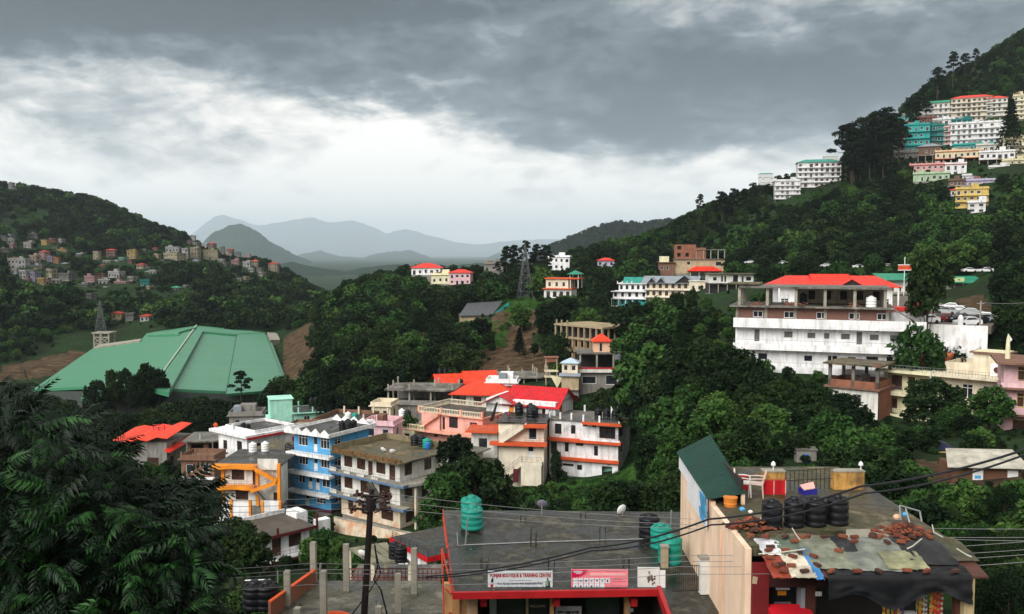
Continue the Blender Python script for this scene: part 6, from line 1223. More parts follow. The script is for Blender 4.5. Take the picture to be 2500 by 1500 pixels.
# --- hillside town on the left: (x0, y0, x1, y1, colour, roof) read off the photo
L0 = [(50, 810, 235, 905, 'white', 0), (230, 785, 325, 860, 'cream', 0), (325, 750, 400, 820, 'pink', 'red'), (400, 795, 455, 850, 'lilac', 0), (457, 805, 510, 870, 'orange', 0), (345, 655, 415, 720, 'yellow', 0), (190, 675, 280, 730, 'off-white', 0), (485, 740, 580, 778, 'yellow', 0), (240, 878, 385, 918, 'grey', 0), (90, 905, 148, 955, 'white', 0),
      (150, 915, 240, 995, 'white', 0), (250, 930, 312, 1020, 'lilac', 0), (316, 985, 380, 1055, 'yellow', 0), (388, 905, 460, 980, 'cream', 0), (440, 1000, 525, 1035, 'off-white', 0), (482, 945, 620, 1000, 'grey', 0), (0, 622, 58, 660, 'grey', 0), (62, 645, 125, 690, 'off-white', 0), (797, 750, 855, 830, 'pale yellow', 0), (903, 738, 1003, 802, 'brick', 'red'), (877, 835, 958, 870, 'off-white', 0), (1012, 808, 1080, 846, 'mint', 0),
      (1083, 745, 1180, 820, 'yellow', 0), (1092, 824, 1145, 875, 'brick', 0), (1166, 862, 1246, 925, 'cream', 'red'), (1250, 888, 1300, 930, 'grey', 0), (1278, 922, 1355, 957, 'white', 0), (1326, 776, 1370, 832, 'cream', 0), (1378, 768, 1560, 836, 'pale yellow', 0), (1412, 716, 1556, 764, 'white', 0), (1562, 722, 1625, 815, 'white', 0), (1630, 716, 1715, 815, 'cream', 0), (1742, 738, 1888, 825, 'pale yellow', 0),
      (1778, 682, 1852, 725, 'brick', 'red'), (1892, 712, 1940, 770, 'grey', 0), (1943, 733, 2010, 780, 'brick', 'red'), (2020, 762, 2080, 800, 'grey', 0), (1872, 822, 1935, 862, 'off-white', 0), (1985, 832, 2060, 870, 'pink', 0), (2086, 842, 2165, 905, 'white', 0), (2168, 830, 2225, 890, 'cream', 'orange'), (2303, 850, 2402, 935, 'cream', 'red'), (2205, 895, 2262, 950, 'grey', 0), (912, 928, 1050, 985, 'white', 0),
      (716, 968, 825, 1030, 'pink', 0), (828, 950, 905, 988, 'brick', 0), (838, 998, 962, 1045, 'white', 0), (966, 1018, 1105, 1056, 'pink', 0), (1092, 976, 1155, 1010, 'off-white', 0), (1203, 1002, 1292, 1060, 'teal', 0), (655, 1042, 770, 1080, 'grey', 0), (1462, 1064, 1550, 1106, 'off-white', 'green'), (732, 1122, 800, 1170, 'grey', 0), (948, 1285, 1060, 1340, 'yellow', 'red'), (1074, 1292, 1160, 1350, 'grey', 0), (1192, 1308, 1298, 1365, 'white', 'red'),
      (62, 158, 115, 212, 'grey', 0), (0, 732, 75, 770, 'grey', 0), (500, 650, 536, 680, 'white', 0), (1626, 618, 1690, 650, 'white', 0), (1650, 680, 1706, 702, 'off-white', 0), (232, 602, 330, 650, 'grey', 0), (2032, 995, 2080, 1013, 'white', 0), (1230, 740, 1256, 756, 'white', 0), (690, 770, 720, 784, 'off-white', 0)]
for q in list(L0):                       # the small in-between houses of the town
    if len(L0) > 112 or q[1] < 600 or q[1] > 1070: continue
    x, y = (q[0] + q[2]) / 2 + random.uniform(-95, 95), q[3] + random.uniform(-30, 45); w_, h_ = random.uniform(26, 55), random.uniform(18, 34)
    if not any(a[0] - 8 < x < a[2] + 8 and a[1] < y < a[3] + 6 for a in L0) and x > 10: L0.append((x - w_ / 2, y - h_, x + w_ / 2, y, random.choice(('off-white', 'cream', 'grey', 'white', 'pink', 'brick', 'pale yellow')), random.choice((0, 0, 0, 'red', 'grey'))))
k0 = 700 / 2473.0
def side_of(i, rows):
    a = rows[i]; best = None
    for j, b in enumerate(rows):
        if j == i: continue
        dx, dy = (b[0] + b[2] - a[0] - a[2]) / 2, (b[1] + b[3] - a[1] - a[3]) / 2; q = math.hypot(dx, dy * 1.5)
        if (best is None or q < best[0]) and (b[4] != a[4]): best = (q, dx, dy, b)
    _, dx, dy, b = best
    return ('left of' if dx > 0 else 'right of') if abs(dx) > abs(dy) * 1.3 else ('above' if dy > 0 else 'below'), b
used = set()
def unique(l):
    n = l; k = 0
    alt = ('farther up', 'lower down', 'nearer the valley', 'nearer the ridge', 'set apart', 'tucked behind', 'seen edge-on', 'facing the hall')
    while n in used: n = l + ', ' + alt[k % len(alt)]; k += 1
    used.add(n); return n
for i, r in enumerate(L0):
    rel, b = side_of(i, L0); sz = 'long ' if r[2] - r[0] > 120 else 'small ' if (r[2] - r[0]) < 60 else 'tall ' if r[3] - r[1] > 75 else ''
    rf = f' with {r[5]} roof' if r[5] else ''; bf = f' with {b[5]} roof' if b[5] and not r[5] else ''
    r = (r[0] + (r[2] - r[0]) * .1, r[1] + (r[3] - r[1]) * .16, r[2] - (r[2] - r[0]) * .1, *r[3:])
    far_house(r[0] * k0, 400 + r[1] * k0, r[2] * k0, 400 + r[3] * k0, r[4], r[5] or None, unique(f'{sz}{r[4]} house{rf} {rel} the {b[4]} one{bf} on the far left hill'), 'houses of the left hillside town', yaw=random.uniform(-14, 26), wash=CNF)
# --- hotels and houses up the right-hand hillside
R0 = [(165, 870, 275, 950, 'white', 'teal', 2, 'small white house with teal roof at the ridge end', {}), (292, 925, 480, 1085, 'white', None, 4, 'white stepped block with open corner balconies below the teal-roofed tower', dict(balcony=1, rail=1, stilts=.15)), (470, 782, 790, 970, 'white', 'teal', 5, 'tall white hotel with small teal hipped roof on the ridge', dict(balcony=1, wm=GLASSB)), (665, 735, 775, 790, 'off-white', None, 1, 'white roof storey with tanks above the tall ridge hotel', {}),
      (1245, 425, 1355, 500, 'teal', None, 2, 'teal and red house at the upper left of the hotel cluster', dict(balcony=1, band=RORANGE)), (1385, 440, 1520, 480, 'brick', None, 1, 'low brick house under the cream hotel', dict(rail=1)), (1418, 325, 1675, 445, 'off-white', 'green', 3, 'cream hotel with green roof edge in the top row', dict(balcony=1, rail=1)), (1675, 285, 1930, 460, 'cream', 'red', 5, 'tall cream hotel with pink-red hipped roof, highest of all', dict(balcony=1, band=OFFW)),
      (1932, 290, 2062, 455, 'off-white', 'red', 5, 'pale hotel with little red gable right of the highest one', dict(balcony=1, band=OFFW)), (2135, 270, 2240, 480, 'pale yellow', None, 6, 'pale hotel cut by the right edge in the top row', dict(balcony=1, band=OFFW)), (1285, 495, 1462, 700, 'teal', None, 4, 'bright teal four-storey building', dict(balcony=1, band=TEAL)), (1465, 497, 1600, 655, 'deep teal', None, 4, 'dark teal building beside the bright teal one', dict(balcony=1, band=TEAL)),
      (1598, 510, 1668, 640, 'pink', None, 4, 'narrow pinkish house between dark teal and white hotels', dict(balcony=1, band=OFFW)), (1520, 450, 1660, 492, 'white', None, 1, 'low white house above the dark teal building', {}), (1665, 455, 1795, 500, 'deep teal', None, 1, 'low teal house above the white hotel', dict(rail=1)), (1680, 478, 2025, 640, 'white', None, 4, 'broad white four-storey hotel with long balconies', dict(balcony=1, band=WHITE, rail=1)), (1690, 642, 1965, 690, 'teal', None, 1, 'teal basement storey under the broad white hotel', {}),
      (1555, 695, 1858, 790, 'pale yellow', None, 1, 'orange-edged house raised on white stilts', dict(stilts=.45, band=RORANGE, balcony=1)), (1888, 700, 2110, 810, 'white', None, 1, 'white house on tall stilts', dict(stilts=.5)), (2065, 600, 2240, 755, 'pale yellow', None, 3, 'cream tiered house at the right edge below the conifer', dict(balcony=1)), (1352, 800, 1610, 880, 'pink', None, 2, 'pink house with red base band below the stilt house', dict(band=CRIM)), (1612, 795, 1750, 885, 'white', None, 2, 'white house with washing right of the pink one', dict(band=CRIM)),
      (1378, 868, 1610, 925, 'mint', None, 1, 'pale green house at the lower edge of the cluster', {}), (1405, 660, 1550, 788, 'brown', 'grey', 1, 'brown shack with low grey roof on posts', dict(stilts=.5)), (1785, 920, 1965, 975, 'lilac', None, 1, 'lilac house above the yellow one', {}), (1640, 920, 1780, 985, 'brown', None, 1, 'dark wooden house left of the lilac one', dict(stilts=.4)), (1702, 985, 1910, 1130, 'yellow', None, 3, 'yellow three-storey house near the slope foot', dict(balcony=1, band=YELLOW)), (1787, 1090, 1900, 1170, 'white', None, 2, 'small white house below the yellow one', {}), (1650, 995, 1710, 1040, 'white', 'red', 1, 'tiny white house with red roof left of the yellow one', {}),
      (1212, 590, 1285, 740, 'grey', None, 4, 'grey skeletal building left of the bright teal one', dict(balcony=1, band=CONCL))]
R0 += [(1472, 655, 1558, 702, 'brown', None, 1, 'brown shack directly under the dark teal building', {}), (1862, 645, 2058, 698, 'off-white', None, 1, 'low off-white house under the conifer', dict(rail=1)), (1740, 882, 1800, 925, 'white', None, 1, 'tiny white house right of the pale green one', {}), (2062, 765, 2230, 830, 'pale yellow', None, 2, 'pale yellow house at the right edge beside the stilt house', dict(balcony=1)), (1300, 705, 1420, 748, 'grey', None, 1, 'grey retaining house under the bright teal building', {}), (1952, 815, 2080, 850, 'white', None, 1, 'low white house under the tall stilts', {}), (1560, 795, 1612, 832, 'cream', None, 1, 'small cream house between the pink and stilt houses', {}), (1800, 700, 1880, 760, 'grey', None, 2, 'grey house between the orange-edged and tall-stilt houses', {})]
k1 = 700 / 2210.0
for x0, y0, x1, y1, col, rf, st, lab, kw in R0:
    X0, Y0, X1, Y1 = 1800 + x0 * k1, 150 + y0 * k1, 1800 + x1 * k1, 150 + y1 * k1
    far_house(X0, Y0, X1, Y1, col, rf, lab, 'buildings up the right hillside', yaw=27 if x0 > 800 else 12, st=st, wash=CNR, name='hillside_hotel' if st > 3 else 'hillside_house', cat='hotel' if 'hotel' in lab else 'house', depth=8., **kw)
# ------------------------------------------------------------------ foreground: the shop roof, the right-hand roof, slab, pole and wires
class Site:
    """a thing whose parts are given in world coordinates"""
    def __init__(s, name, label, cat, loc, group=None): s.o = Vector(loc); s.e = empty(name, s.o, 0, label, cat, group)
    def add(s, name, mb, m, par=None, smooth=False):
        ox, oy, oz = s.o; q = MB(); q.f = mb.f; q.v = [(x - ox, y - oy, z - oz) for x, y, z in mb.v]; return q.build(name, m, par or s.e, smooth)
    def box(s, name, m, *c, par=None): return s.add(name, MB().box(*c), m, par)
def fit_text(par, name, s, m, x, z, y, w, h, bold=.0):
    me = text_mesh(name, s, 1.0, m, bold); co = np.zeros(len(me.vertices) * 3); me.vertices.foreach_get('co', co); co = co.reshape(-1, 3); lo, hi = co.min(0), co.max(0)
    co = (co - (lo + hi) / 2) * np.array([w / (hi[0] - lo[0]), h / (hi[1] - lo[1]), 1]); co = np.stack([co[:, 0] + x, np.full(len(co), y) + co[:, 2] * .3, co[:, 1] + z], 1)
    me.vertices.foreach_set('co', co.ravel()); me.update(); return put(me, name, par)
ZS = -11.4
sh = Site('boutique_shop', 'dark wet flat-roofed shop with red front edge below the camera', 'shop', (1.5, 30, -15.5))
FL, FR, BR_, BL = PZ(1105, 1446, ZS), PZ(1614, 1438, ZS), PZ(1672, 1250, ZS), PZ(1080, 1246, ZS)
sh.add('roof_slab', MB().slabpoly([FL, FR, BR_, BL], .22), CONCD)
side = [FR + Vector((.02, .3, 0)), PZ(1660, 1560, ZS), PZ(1830, 1560, ZS), PZ(1745, 1425, ZS), PZ(1700, 1330, ZS), BR_ + Vector((.02, 0, 0))]
sh.add('side_roof', MB().slabpoly([p - Vector((0, 0, .02)) for p in side], .2), CONCD)
RED = mat('red_edge_paint', (.40, .012, .016), .5, .25, 1.2, .15, (.2, .01, .01)); OCH = wallm('ochre_wall', (.52, .28, .12), .4)
def strip(a, b, z0, z1, t): d = (b - a).normalized(); n = Vector((-d.y, d.x, 0)) * t; return MB().prism([(a.x, a.y), (b.x, b.y), (b.x - n.x, b.y - n.y), (a.x - n.x, a.y - n.y)], z0, z1, 'z')
sh.add('front_fascia', strip(FL, FR, ZS - .21, ZS + .02, .12), RED); sh.add('side_fascia', strip(side[1], side[0], ZS - .3, ZS + .05, -.14), RED); sh.add('left_edge', strip(BL, FL, ZS - .18, ZS + .04, -.06), mat('faded_red_edge', (.30, .03, .022), .6, .4, 2, .3))
yF = 31.4
for px0, px1 in ((1140, 1166), (1342, 1352), (1524, 1538)): a, b = P(px0, 1470, 30.4), P(px1, 1470, 30.4); sh.box('pillar', PEACH if px0 < 1200 else OCH, a.x, 30.3, -16, b.x, 30.6, ZS - .24)
for px in (1181, 1358, 1546): a = P(px, 1464, 30.0); sh.box('beam_end', RED, a.x - .11, 29.75, a.z - .15, a.x + .11, 30.3, a.z + .12)
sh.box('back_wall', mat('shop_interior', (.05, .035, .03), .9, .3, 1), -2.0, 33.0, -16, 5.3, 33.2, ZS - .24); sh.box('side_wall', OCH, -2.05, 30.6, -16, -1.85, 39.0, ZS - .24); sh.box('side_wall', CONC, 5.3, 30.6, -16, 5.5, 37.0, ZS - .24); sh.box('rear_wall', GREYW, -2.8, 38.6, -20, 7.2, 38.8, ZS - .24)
a, b = P(1118, 1480, 30.6), P(1140, 1480, 30.6); sh.box('entrance_wall', OCH, a.x - .5, 30.7, -16, b.x, 30.9, ZS - .24); sh.box('shop_floor', CONC, -2, 29.5, -16, 5.4, 33, -15.4)
for px0, px1, m_ in ((1195, 1212, STEEL), (1284, 1290, TAN), (1215, 1280, GLASS), (1292, 1338, GLASS), (1430, 1512, GLASS)): a, b = P(px0, 1480, 31), P(px1, 1480, 31); sh.box('shop_door' if m_ is GLASS else 'door_post', m_, a.x, 31.0, -15.4, b.x, 31.08, ZS - .62)
sh.box('lintel', mat('dark_lintel', (.03, .035, .035), .6), -1.3, 30.85, ZS - .6, 5.3, 30.98, ZS - .26)
a = P(1312, 1481, 30.8); fit_text(sh.e, 'welcome_lettering', 'WELCOME', mat('pale_letters', (.45, .38, .28), .6), a.x - sh.o.x, a.z - sh.o.z, 30.83 - sh.o.y, .56, .09)
a = P(1388, 1490, 30.6); nb = sh.box('notice_board', mat('grey_notice', (.30, .30, .31), .6), a.x - .46, 30.62, a.z - .25, a.x + .46, 30.66, a.z + .13); nm = MB()
for i in range(11): x = a.x - .38 + i * .072; nm.box(x, 30.605, a.z - .12 + random.uniform(-.02, .02), x + random.uniform(.03, .07), 30.619, a.z - .05 + random.uniform(0, .03))
sh.add('notice_print', nm, BLACKP, nb)
a = P(1541, 1491, 30.2); sh.box('number_plate', GREYR, a.x - .08, 30.22, a.z - .06, a.x + .08, 30.26, a.z + .06)
KEEP.append((1080, 1235, 1700, 1500, 45)); FOOT.extend([(0, 34, 5), (5, 34, 5)])
# red struts at its left corner
st = Site('red_stair_rail', 'orange-red slanting stair rail at the left corner of the shop', 'railing', P(1092, 1480, 29.6))
for a, b in (((1079, 1340), (1104, 1446)), ((1079, 1345), (1084, 1500)), ((1082, 1262), (1092, 1340)), ((1084, 1435), (1102, 1450)), ((1088, 1490), (1104, 1500))): st.add('rail_bar', MB().tube([P(*a, 30.2), P(*b, 29.4)], .035, 6), mat('red_rail_paint', (.42, .05, .025), .5, .3, 3))
st.add('landing_wall', MB().slabpoly([P(1086, 1446, 29.8), P(1102, 1446, 29.8), P(1104, 1495, 29.7), P(1086, 1498, 29.7)], .08), OCH)
# sign boards on the front edge
def board(name, label, x0, y0, x1, y1, m, d=29.75):
    a, b = P(x0, y0, d), P(x1, y1, d); s = Site(name, label, 'sign', ((a.x + b.x) / 2, d, b.z)); s.box('panel', m, a.x, d, b.z, b.x, d + .04, a.z); f = MB()
    for p in ((a.x, b.z, a.x + .03, a.z), (b.x - .03, b.z, b.x, a.z)): f.box(p[0], d + .045, p[1], p[2], d + .1, p[3])
    s.add('frame', f, STEEL); s.w, s.h, s.c, s.d = b.x - a.x, a.z - b.z, Vector(((a.x + b.x) / 2, d, (a.z + b.z) / 2)), d; return s
SW = mat('sign_white', (.58, .62, .65), .5, .1, 2, .15, (.4, .42, .42)); s = board('shop_sign', 'white signboard with red heading PUNJAB BOUTIQUE on the shop roof edge', 1191, 1395, 1349, 1443, SW)
LR, LN, LG = mat('red_letters', (.38, .008, .012), .5, .1), mat('navy_letters', (.02, .025, .08), .5, .1), mat('grey_letters', (.2, .2, .25), .5, .1)
def line(t, m, fx, fz, fw, fh, bold=0.): return fit_text(s.e, 'lettering', t, m, (fx - .5) * s.w, (.5 - fz) * s.h + s.h / 2, -.012, fw * s.w, fh * s.h, bold)
line('PUNJAB BOUTIQUE & TRAINING CENTRE', LR, .505, .23, .94, .25, .03); line('(A House of Latest Fashion Design)', LG, .5, .46, .34, .065); line('Best Quality Service with Reasonable Price', LN, .50, .63, .70, .13, .02); line('Special in all type of Ladies Suites & kids wear', LN, .5, .82, .76, .13, .02)
def blobfig(px_, pz, sc, cols):
    for nm, m_, prof in cols:
        mb = MB().prism([(s.c.x + (px_ - .5) * s.w + x * sc * s.h, s.c.z + (.5 - pz) * s.h + z * sc * s.h) for x, z in prof], s.d - .012, s.d - .004, 'y'); s.add(nm, mb, m_)
SKG = mat('print_green', (.20, .34, .22), .6); SKB = mat('print_black', (.02, .022, .02), .6)
blobfig(.925, .62, .6, [('figure_print', SKB, [(-.16, -.5), (-.04, -.5), (.0, -.3), (.04, -.5), (.16, -.5), (.2, -.2), (.17, .2), (.05, .3), (.03, .5), (-.06, .48), (-.05, .3), (-.16, .15), (-.2, -.2)])]); s.d -= .006
blobfig(.92, .60, .5, [('figure_print', SKG, [(-.12, -.3), (.06, -.3), (.12, .1), (.03, .32), (-.1, .3), (-.18, .05)])]); s.d += .006
blobfig(.065, .44, .28, [('figure_print', SKB, [(-.25, -.4), (.2, -.5), (.25, .2), (.08, .5), (-.1, .1)])]); blobfig(.065, .8, .3, [('figure_print', LR, [(-.3, .4), (.2, .45), (.15, .0), (.3, -.2), (.1, -.5), (-.15, -.45), (-.2, 0)])])
PK = mat('sign_pink', (.80, .22, .26), .5, .12, 1.5, .25, (.85, .42, .45)); s = board('pink_sign', 'pink poster board with a crimson starburst and rows of small pictures', 1395, 1391, 1533, 1440, PK)
st_ = [(.0, .0)] + [(.30 * math.cos(q) * (1 if i % 2 else .80), -.44 * math.sin(q) * (1 if i % 2 else .78)) for i, q in enumerate(np.linspace(0, math.pi / 2, 19))]
s.add('starburst', MB().prism([(s.c.x - s.w / 2 + .01 + x * s.w, s.c.z + s.h / 2 - .01 + z * s.h) for x, z in st_], s.d - .01, s.d - .003, 'y'), mat('crimson_print', (.62, .005, .07), .5))
WP = mat('picture_white', (.72, .78, .84), .5)
for r_ in range(2):
    for c in range(7 - r_):
        x, z = s.c.x + (-.465 + c * .0945) * s.w, s.c.z + (.08 - r_ * .27) * s.h; pc = s.box('picture_tile', WP, x, s.d - .01, z - .25 * s.h, x + .078 * s.w, s.d - .003, z)
        if (r_, c) not in ((0, 0), (1, 5)): mb = MB().prism([(x + (.02 + .04 * random.random() * math.cos(q) * 0 + .019 * math.cos(q) * random.uniform(.5, 1.2) + .018) * s.w, z - .14 * s.h + .06 * s.h * math.sin(q) * random.uniform(.5, 1.2)) for q in np.linspace(0, 6, 8)], s.d - .014, s.d - .0105, 'y'); s.add('picture', mb, (SKB, TEAL, LN, GREYR)[(c + r_) % 4], pc)
pr = MB()
for (fx, fz, fw) in ((.03, .07, .16), (.05, .13, .15), (.08, .19, .09)): pr.box(s.c.x + (fx - .5) * s.w, s.d - .014, s.c.z + (.5 - fz) * s.h - .012, s.c.x + (fx + fw - .5) * s.w, s.d - .0105, s.c.z + (.5 - fz) * s.h + .006)
s.add('print_line', pr, WP); pr = MB()
for (fx, fz, n) in ((.60, .09, 14), (.74, .48, 7), (.72, .58, 10), (.69, .80, 12)):
    for i in range(n): pr.box(s.c.x + (fx + i * .026 - .5) * s.w, s.d - .012, s.c.z + (.5 - fz) * s.h - .01, s.c.x + (fx + i * .026 + .017 - .5) * s.w, s.d - .003, s.c.z + (.5 - fz) * s.h + .01)
s.add('print_line', pr, mat('mauve_print', (.45, .16, .26), .5)); pr = MB(); pr.box(s.c.x - .17 * s.w, s.d - .012, s.c.z + .2 * s.h, s.c.x + .46 * s.w, s.d - .003, s.c.z + .33 * s.h); s.add('pale_band', pr, mat('pale_pink_print', (.85, .42, .44), .5))
s = board('blank_board', 'white battered board with peeled brown patches beside the pink poster', 1557, 1386, 1610, 1441, mat('battered_white', (.66, .66, .63), .7, .15, 2, .2)); s.box('side_piece', WHITEP, s.c.x + s.w / 2 + .01, s.d, s.c.z - s.h * .42, s.c.x + s.w / 2 + .2, s.d + .05, s.c.z + s.h * .36)
pb = MB()
for i in range(34): x, z = s.c.x + random.gauss(.1, .09), s.c.z + random.gauss(.02, .09); q = random.uniform(.012, .05); pb.prism([(x - q, z), (x, z - q * 1.3), (x + q, z + .01), (x, z + q)], s.d - .006 - i * .0002, s.d - .002, 'y')
s.add('peeled_patch', pb, mat('peeled_brown', (.12, .09, .06), .9))
# roof furniture
for x, d, r, hh, m_, l in ((1152, 36.0, .45, .92, GREENP, 'green water tank alone at the left back of the shop roof, front one'), (1150, 37.3, .45, .95, GREENP, 'green water tank standing just behind the left one on the shop roof'), (1640, 32.2, .44, 1.0, GREENP, 'front green water tank at the right side of the shop roof'), (1617, 33.9, .42, .9, GREENP, 'rear green water tank at the right side of the shop roof'), (1588, 35.2, .42, .9, BLACKP, 'black water tank behind the two green ones on the shop roof')):
    q = P(x, 1000, d); tank(Vector((q.x, q.y, ZS + (.1 if x < 1200 else 0))), r, hh, m_, l)
q = P(1152, 1000, 36.6); e = empty('tank_stand', (q.x, q.y, ZS), 0, 'low brick stand under the left green tanks', 'stand'); MB().box(-.42, -.9, 0, .42, 1.2, .09).build('plinth', CONCD, e)
q = PZ(1323, 1257, ZS); dish(q, .24, 170, 62, 'purple-grey satellite dish on a short mast at the shop roof back edge', mat('purple_grey', (.16, .14, .19), .5), .42); q = PZ(1520, 1258, ZS); dish(q, .25, 215, 75, 'white satellite dish tilted sideways at the shop roof back edge', None, .2)
pv = Site('water_pipe', 'thin pale pipe lying across the shop roof', 'pipe', PZ(1130, 1335, ZS)); pv.add('pipe_run', MB().tube([PZ(1116, 1300, ZS + .02), PZ(1118, 1333, ZS + .03), PZ(1136, 1331, ZS + .03), PZ(1300, 1324, ZS + .03), PZ(1570, 1316, ZS + .03)], .022, 6), STEEL); pv.add('riser', MB().tube([PZ(1136, 1331, ZS), PZ(1136, 1331, ZS) + Vector((.1, 0, 1.05))], .035, 6), STEEL); q = PZ(1628, 1335, ZS)
e = empty('upright_pipe', PZ(1637, 1305, ZS), 0, 'grey upright pipe behind the right green tanks', 'pipe'); MB().tube([(0, 0, 0), (.03, 0, 1.0)], .035, 6).build('pipe_run', STEEL, e)
for i, (px, py, hh) in enumerate(((1302, 1335, .75), (1470, 1328, .85), (1345, 1392, .45), (1528, 1390, .5), (1277, 1275, .35), (1423, 1268, .35), (1182, 1392, .5))):
    e = empty('rebar_bundle', PZ(px, py, ZS), 0, ('middle left', 'tallest, right of centre', 'front, between the two signs', 'front, right behind the pink sign', 'back left', 'back right', 'front left')[i] + ' bundle of rusty rods sticking up from the shop roof', 'rebar', 'rebar bundles on the shop roof')
    for x, y in ((-.1, -.1), (.1, -.12), (.12, .1), (-.08, .12)): MB().tube([(x, y, -.05), (x + random.uniform(-.04, .04), y, hh * random.uniform(.7, 1))], .012, 5).build('rod', DSTEEL, e)
gm = MB()
for i in range(150):
    a, b = random.random(), random.random(); p = (FL.lerp(FR, a)).lerp(BL.lerp(BR_, a), b); s_ = random.uniform(.015, .07); gm.box(p.x, p.y, ZS, p.x + s_, p.y + s_ * 1.4, ZS + s_ * .6)
tag(gm.build('roof_litter', mat('roof_litter', (.10, .095, .08), .9, .5, 3)), 'bits of rubble and litter scattered on the shop roof', kind='stuff')
q = P(1718, 1440, 29.2); e = empty('gate_pier', (q.x, q.y, ZS), R(8), 'white battered concrete pier with a thin railing beside it', 'pier'); MB().box(-.14, -.12, 0, .16, .14, 1.2).build('pier_shaft', mat('battered_white', (.6, .6, .58)), e); MB().box(-.18, -.16, 1.2, .2, .18, 1.28).build('cap', CONCL, e)
fr = MB()
for i in range(13): x = -.16 - i * .075; fr.tube([(x, .05, .1), (x, .05, .95)], .009, 4)
fr.tube([(-.14, .05, .95), (-1.1, .05, .95)], .014, 4); fr.tube([(-.14, .05, .1), (-1.1, .05, .1)], .014, 4); fr.build('railing', DSTEEL, e)
q = PZ(1622, 1385, ZS); e = empty('brick_post', q, 0, 'small tan post standing before the green tanks', 'post'); MB().box(-.12, -.12, 0, .12, .12, .75).build('post_shaft', TAN, e); MB().box(-.15, -.15, .75, .15, .15, .82).build('cap', CONCL, e)

# ------------------------------------------------------------------ the right-hand building
X0, X1, Y0, Y1, ZR = 6.6, 12.75, 24.8, 34.2, -8.3
rb = Site('tarpaulin_roof_shop', 'peach-walled shop whose cluttered roof is edged with tarpaulins', 'shop', (9.5, 28, -13))
STAINP = mat('stained_peach', (.78, .58, .43), .85, .16, .5, .6, (.40, .24, .12)); RRED = mat('dark_red_wall', (.16, .012, .014), .6, .35, .8)
RCON = grime('mossy_terrace', (.012, .012, .008), (.062, .052, .030), (.17, .145, .095), 1.1, .75, .5, (.038, .042, .013))
rb.box('roof_slab', RCON, X0 + .18, Y0, ZR - .3, X1, Y1, ZR); rb.box('side_wall', STAINP, X0, Y0 - .2, -14, X0 + .17, Y1, ZR - .02)
rb.add('stair_wall', MB().prism([(29.0, -8.32), (34.2, -8.32), (34.2, -7.9), (29.0, -8.22)], X0 + .001, X0 + .16, 'x'), STAINP)
rb.box('rear_wall', GREYW, X0 + .2, Y1 - .2, -15, X1, Y1, ZR - .31); rb.box('right_wall', TAN, X1 - .2, 27.5, -15, X1, Y1 - .21, ZR - .31)
for y in (27.4,): rb.box('drain_pipe', PEACH, X0 - .05, y, -14, X0 - .005, y + .05, ZR - .4)
GS = mat('dark_green_sheet', (.004, .034, .024), .5, .25, .8, .1); sg = []
A_, B_, C_, D2 = Vector((6.45, 34.5, -7.78)), Vector((6.45, 28.9, -8.10)), Vector((7.75, 28.9, -7.9)), Vector((7.75, 34.3, -7.05))
def bilin(a, b): return (A_.lerp(B_, b)).lerp(D2.lerp(C_, b), a)
gsheet = MB(); n = 40
for j in range(n + 1):
    for a in (0, 1): p = bilin(a, j / n); gsheet.v.append((p.x, p.y, p.z + (.025 if j % 2 else -.015)))
gsheet.f = [(2 * j, 2 * j + 1, 2 * j + 3, 2 * j + 2) for j in range(n)]; rb.add('green_sheet_roof', gsheet, GS); rb.box('stair_post', STAINP, 7.6, 28.95, ZR, 7.72, 29.07, -7.95); rb.box('stair_inner_wall', DARKIN, 7.62, 29.1, ZR, 7.7, 34, -7.5)
# signboards hung on the wall under the sheet
WB = mat('weathered_white_board', (.66, .67, .69), .6, .12, 1.4, .15, (.4, .42, .45))
for r_, (z0, z1) in enumerate(((-8.62, -8.12), (-9.2, -8.66))):
    for c in range(3):
        y0 = 29.2 + c * 1.66; dz = (y0 - 29.2) * .055; bl = MB().prism([(y0, z0 + dz), (y0 + 1.58, z0 + dz + .09), (y0 + 1.58, z1 + dz + .09), (y0, z1 + dz)], X0 - .1, X0 - .06, 'x')
        if (r_, c) == (1, 2): continue
        e2 = tag(bl.build('wall_board', WB), ('upper' if r_ == 0 else 'lower') + ' row, ' + ('nearest', 'middle', 'farthest')[c] + ' white board on the peach wall under the green sheet', 'board', 'white boards on the peach wall')
        if c == 0: MB().prism([(y0 + .2, z0 + dz + .1), (y0 + .9, z0 + dz + .12), (y0 + 1.1, z1 + dz - .05), (y0 + .3, z1 + dz - .02)], X0 - .12, X0 - .103, 'x').build('blue_print', BLUE, e2)
q = MB().prism([(28.9, -8.75), (29.6, -8.8), (29.9, -8.2), (29.2, -8.1)], X0 - .18, X0 - .14, 'x'); tag(q.build('blue_poster', mat('poster_blue', (.06, .26, .45), .6, .4, 4)), 'torn blue poster at the near end of the wall boards', 'poster')
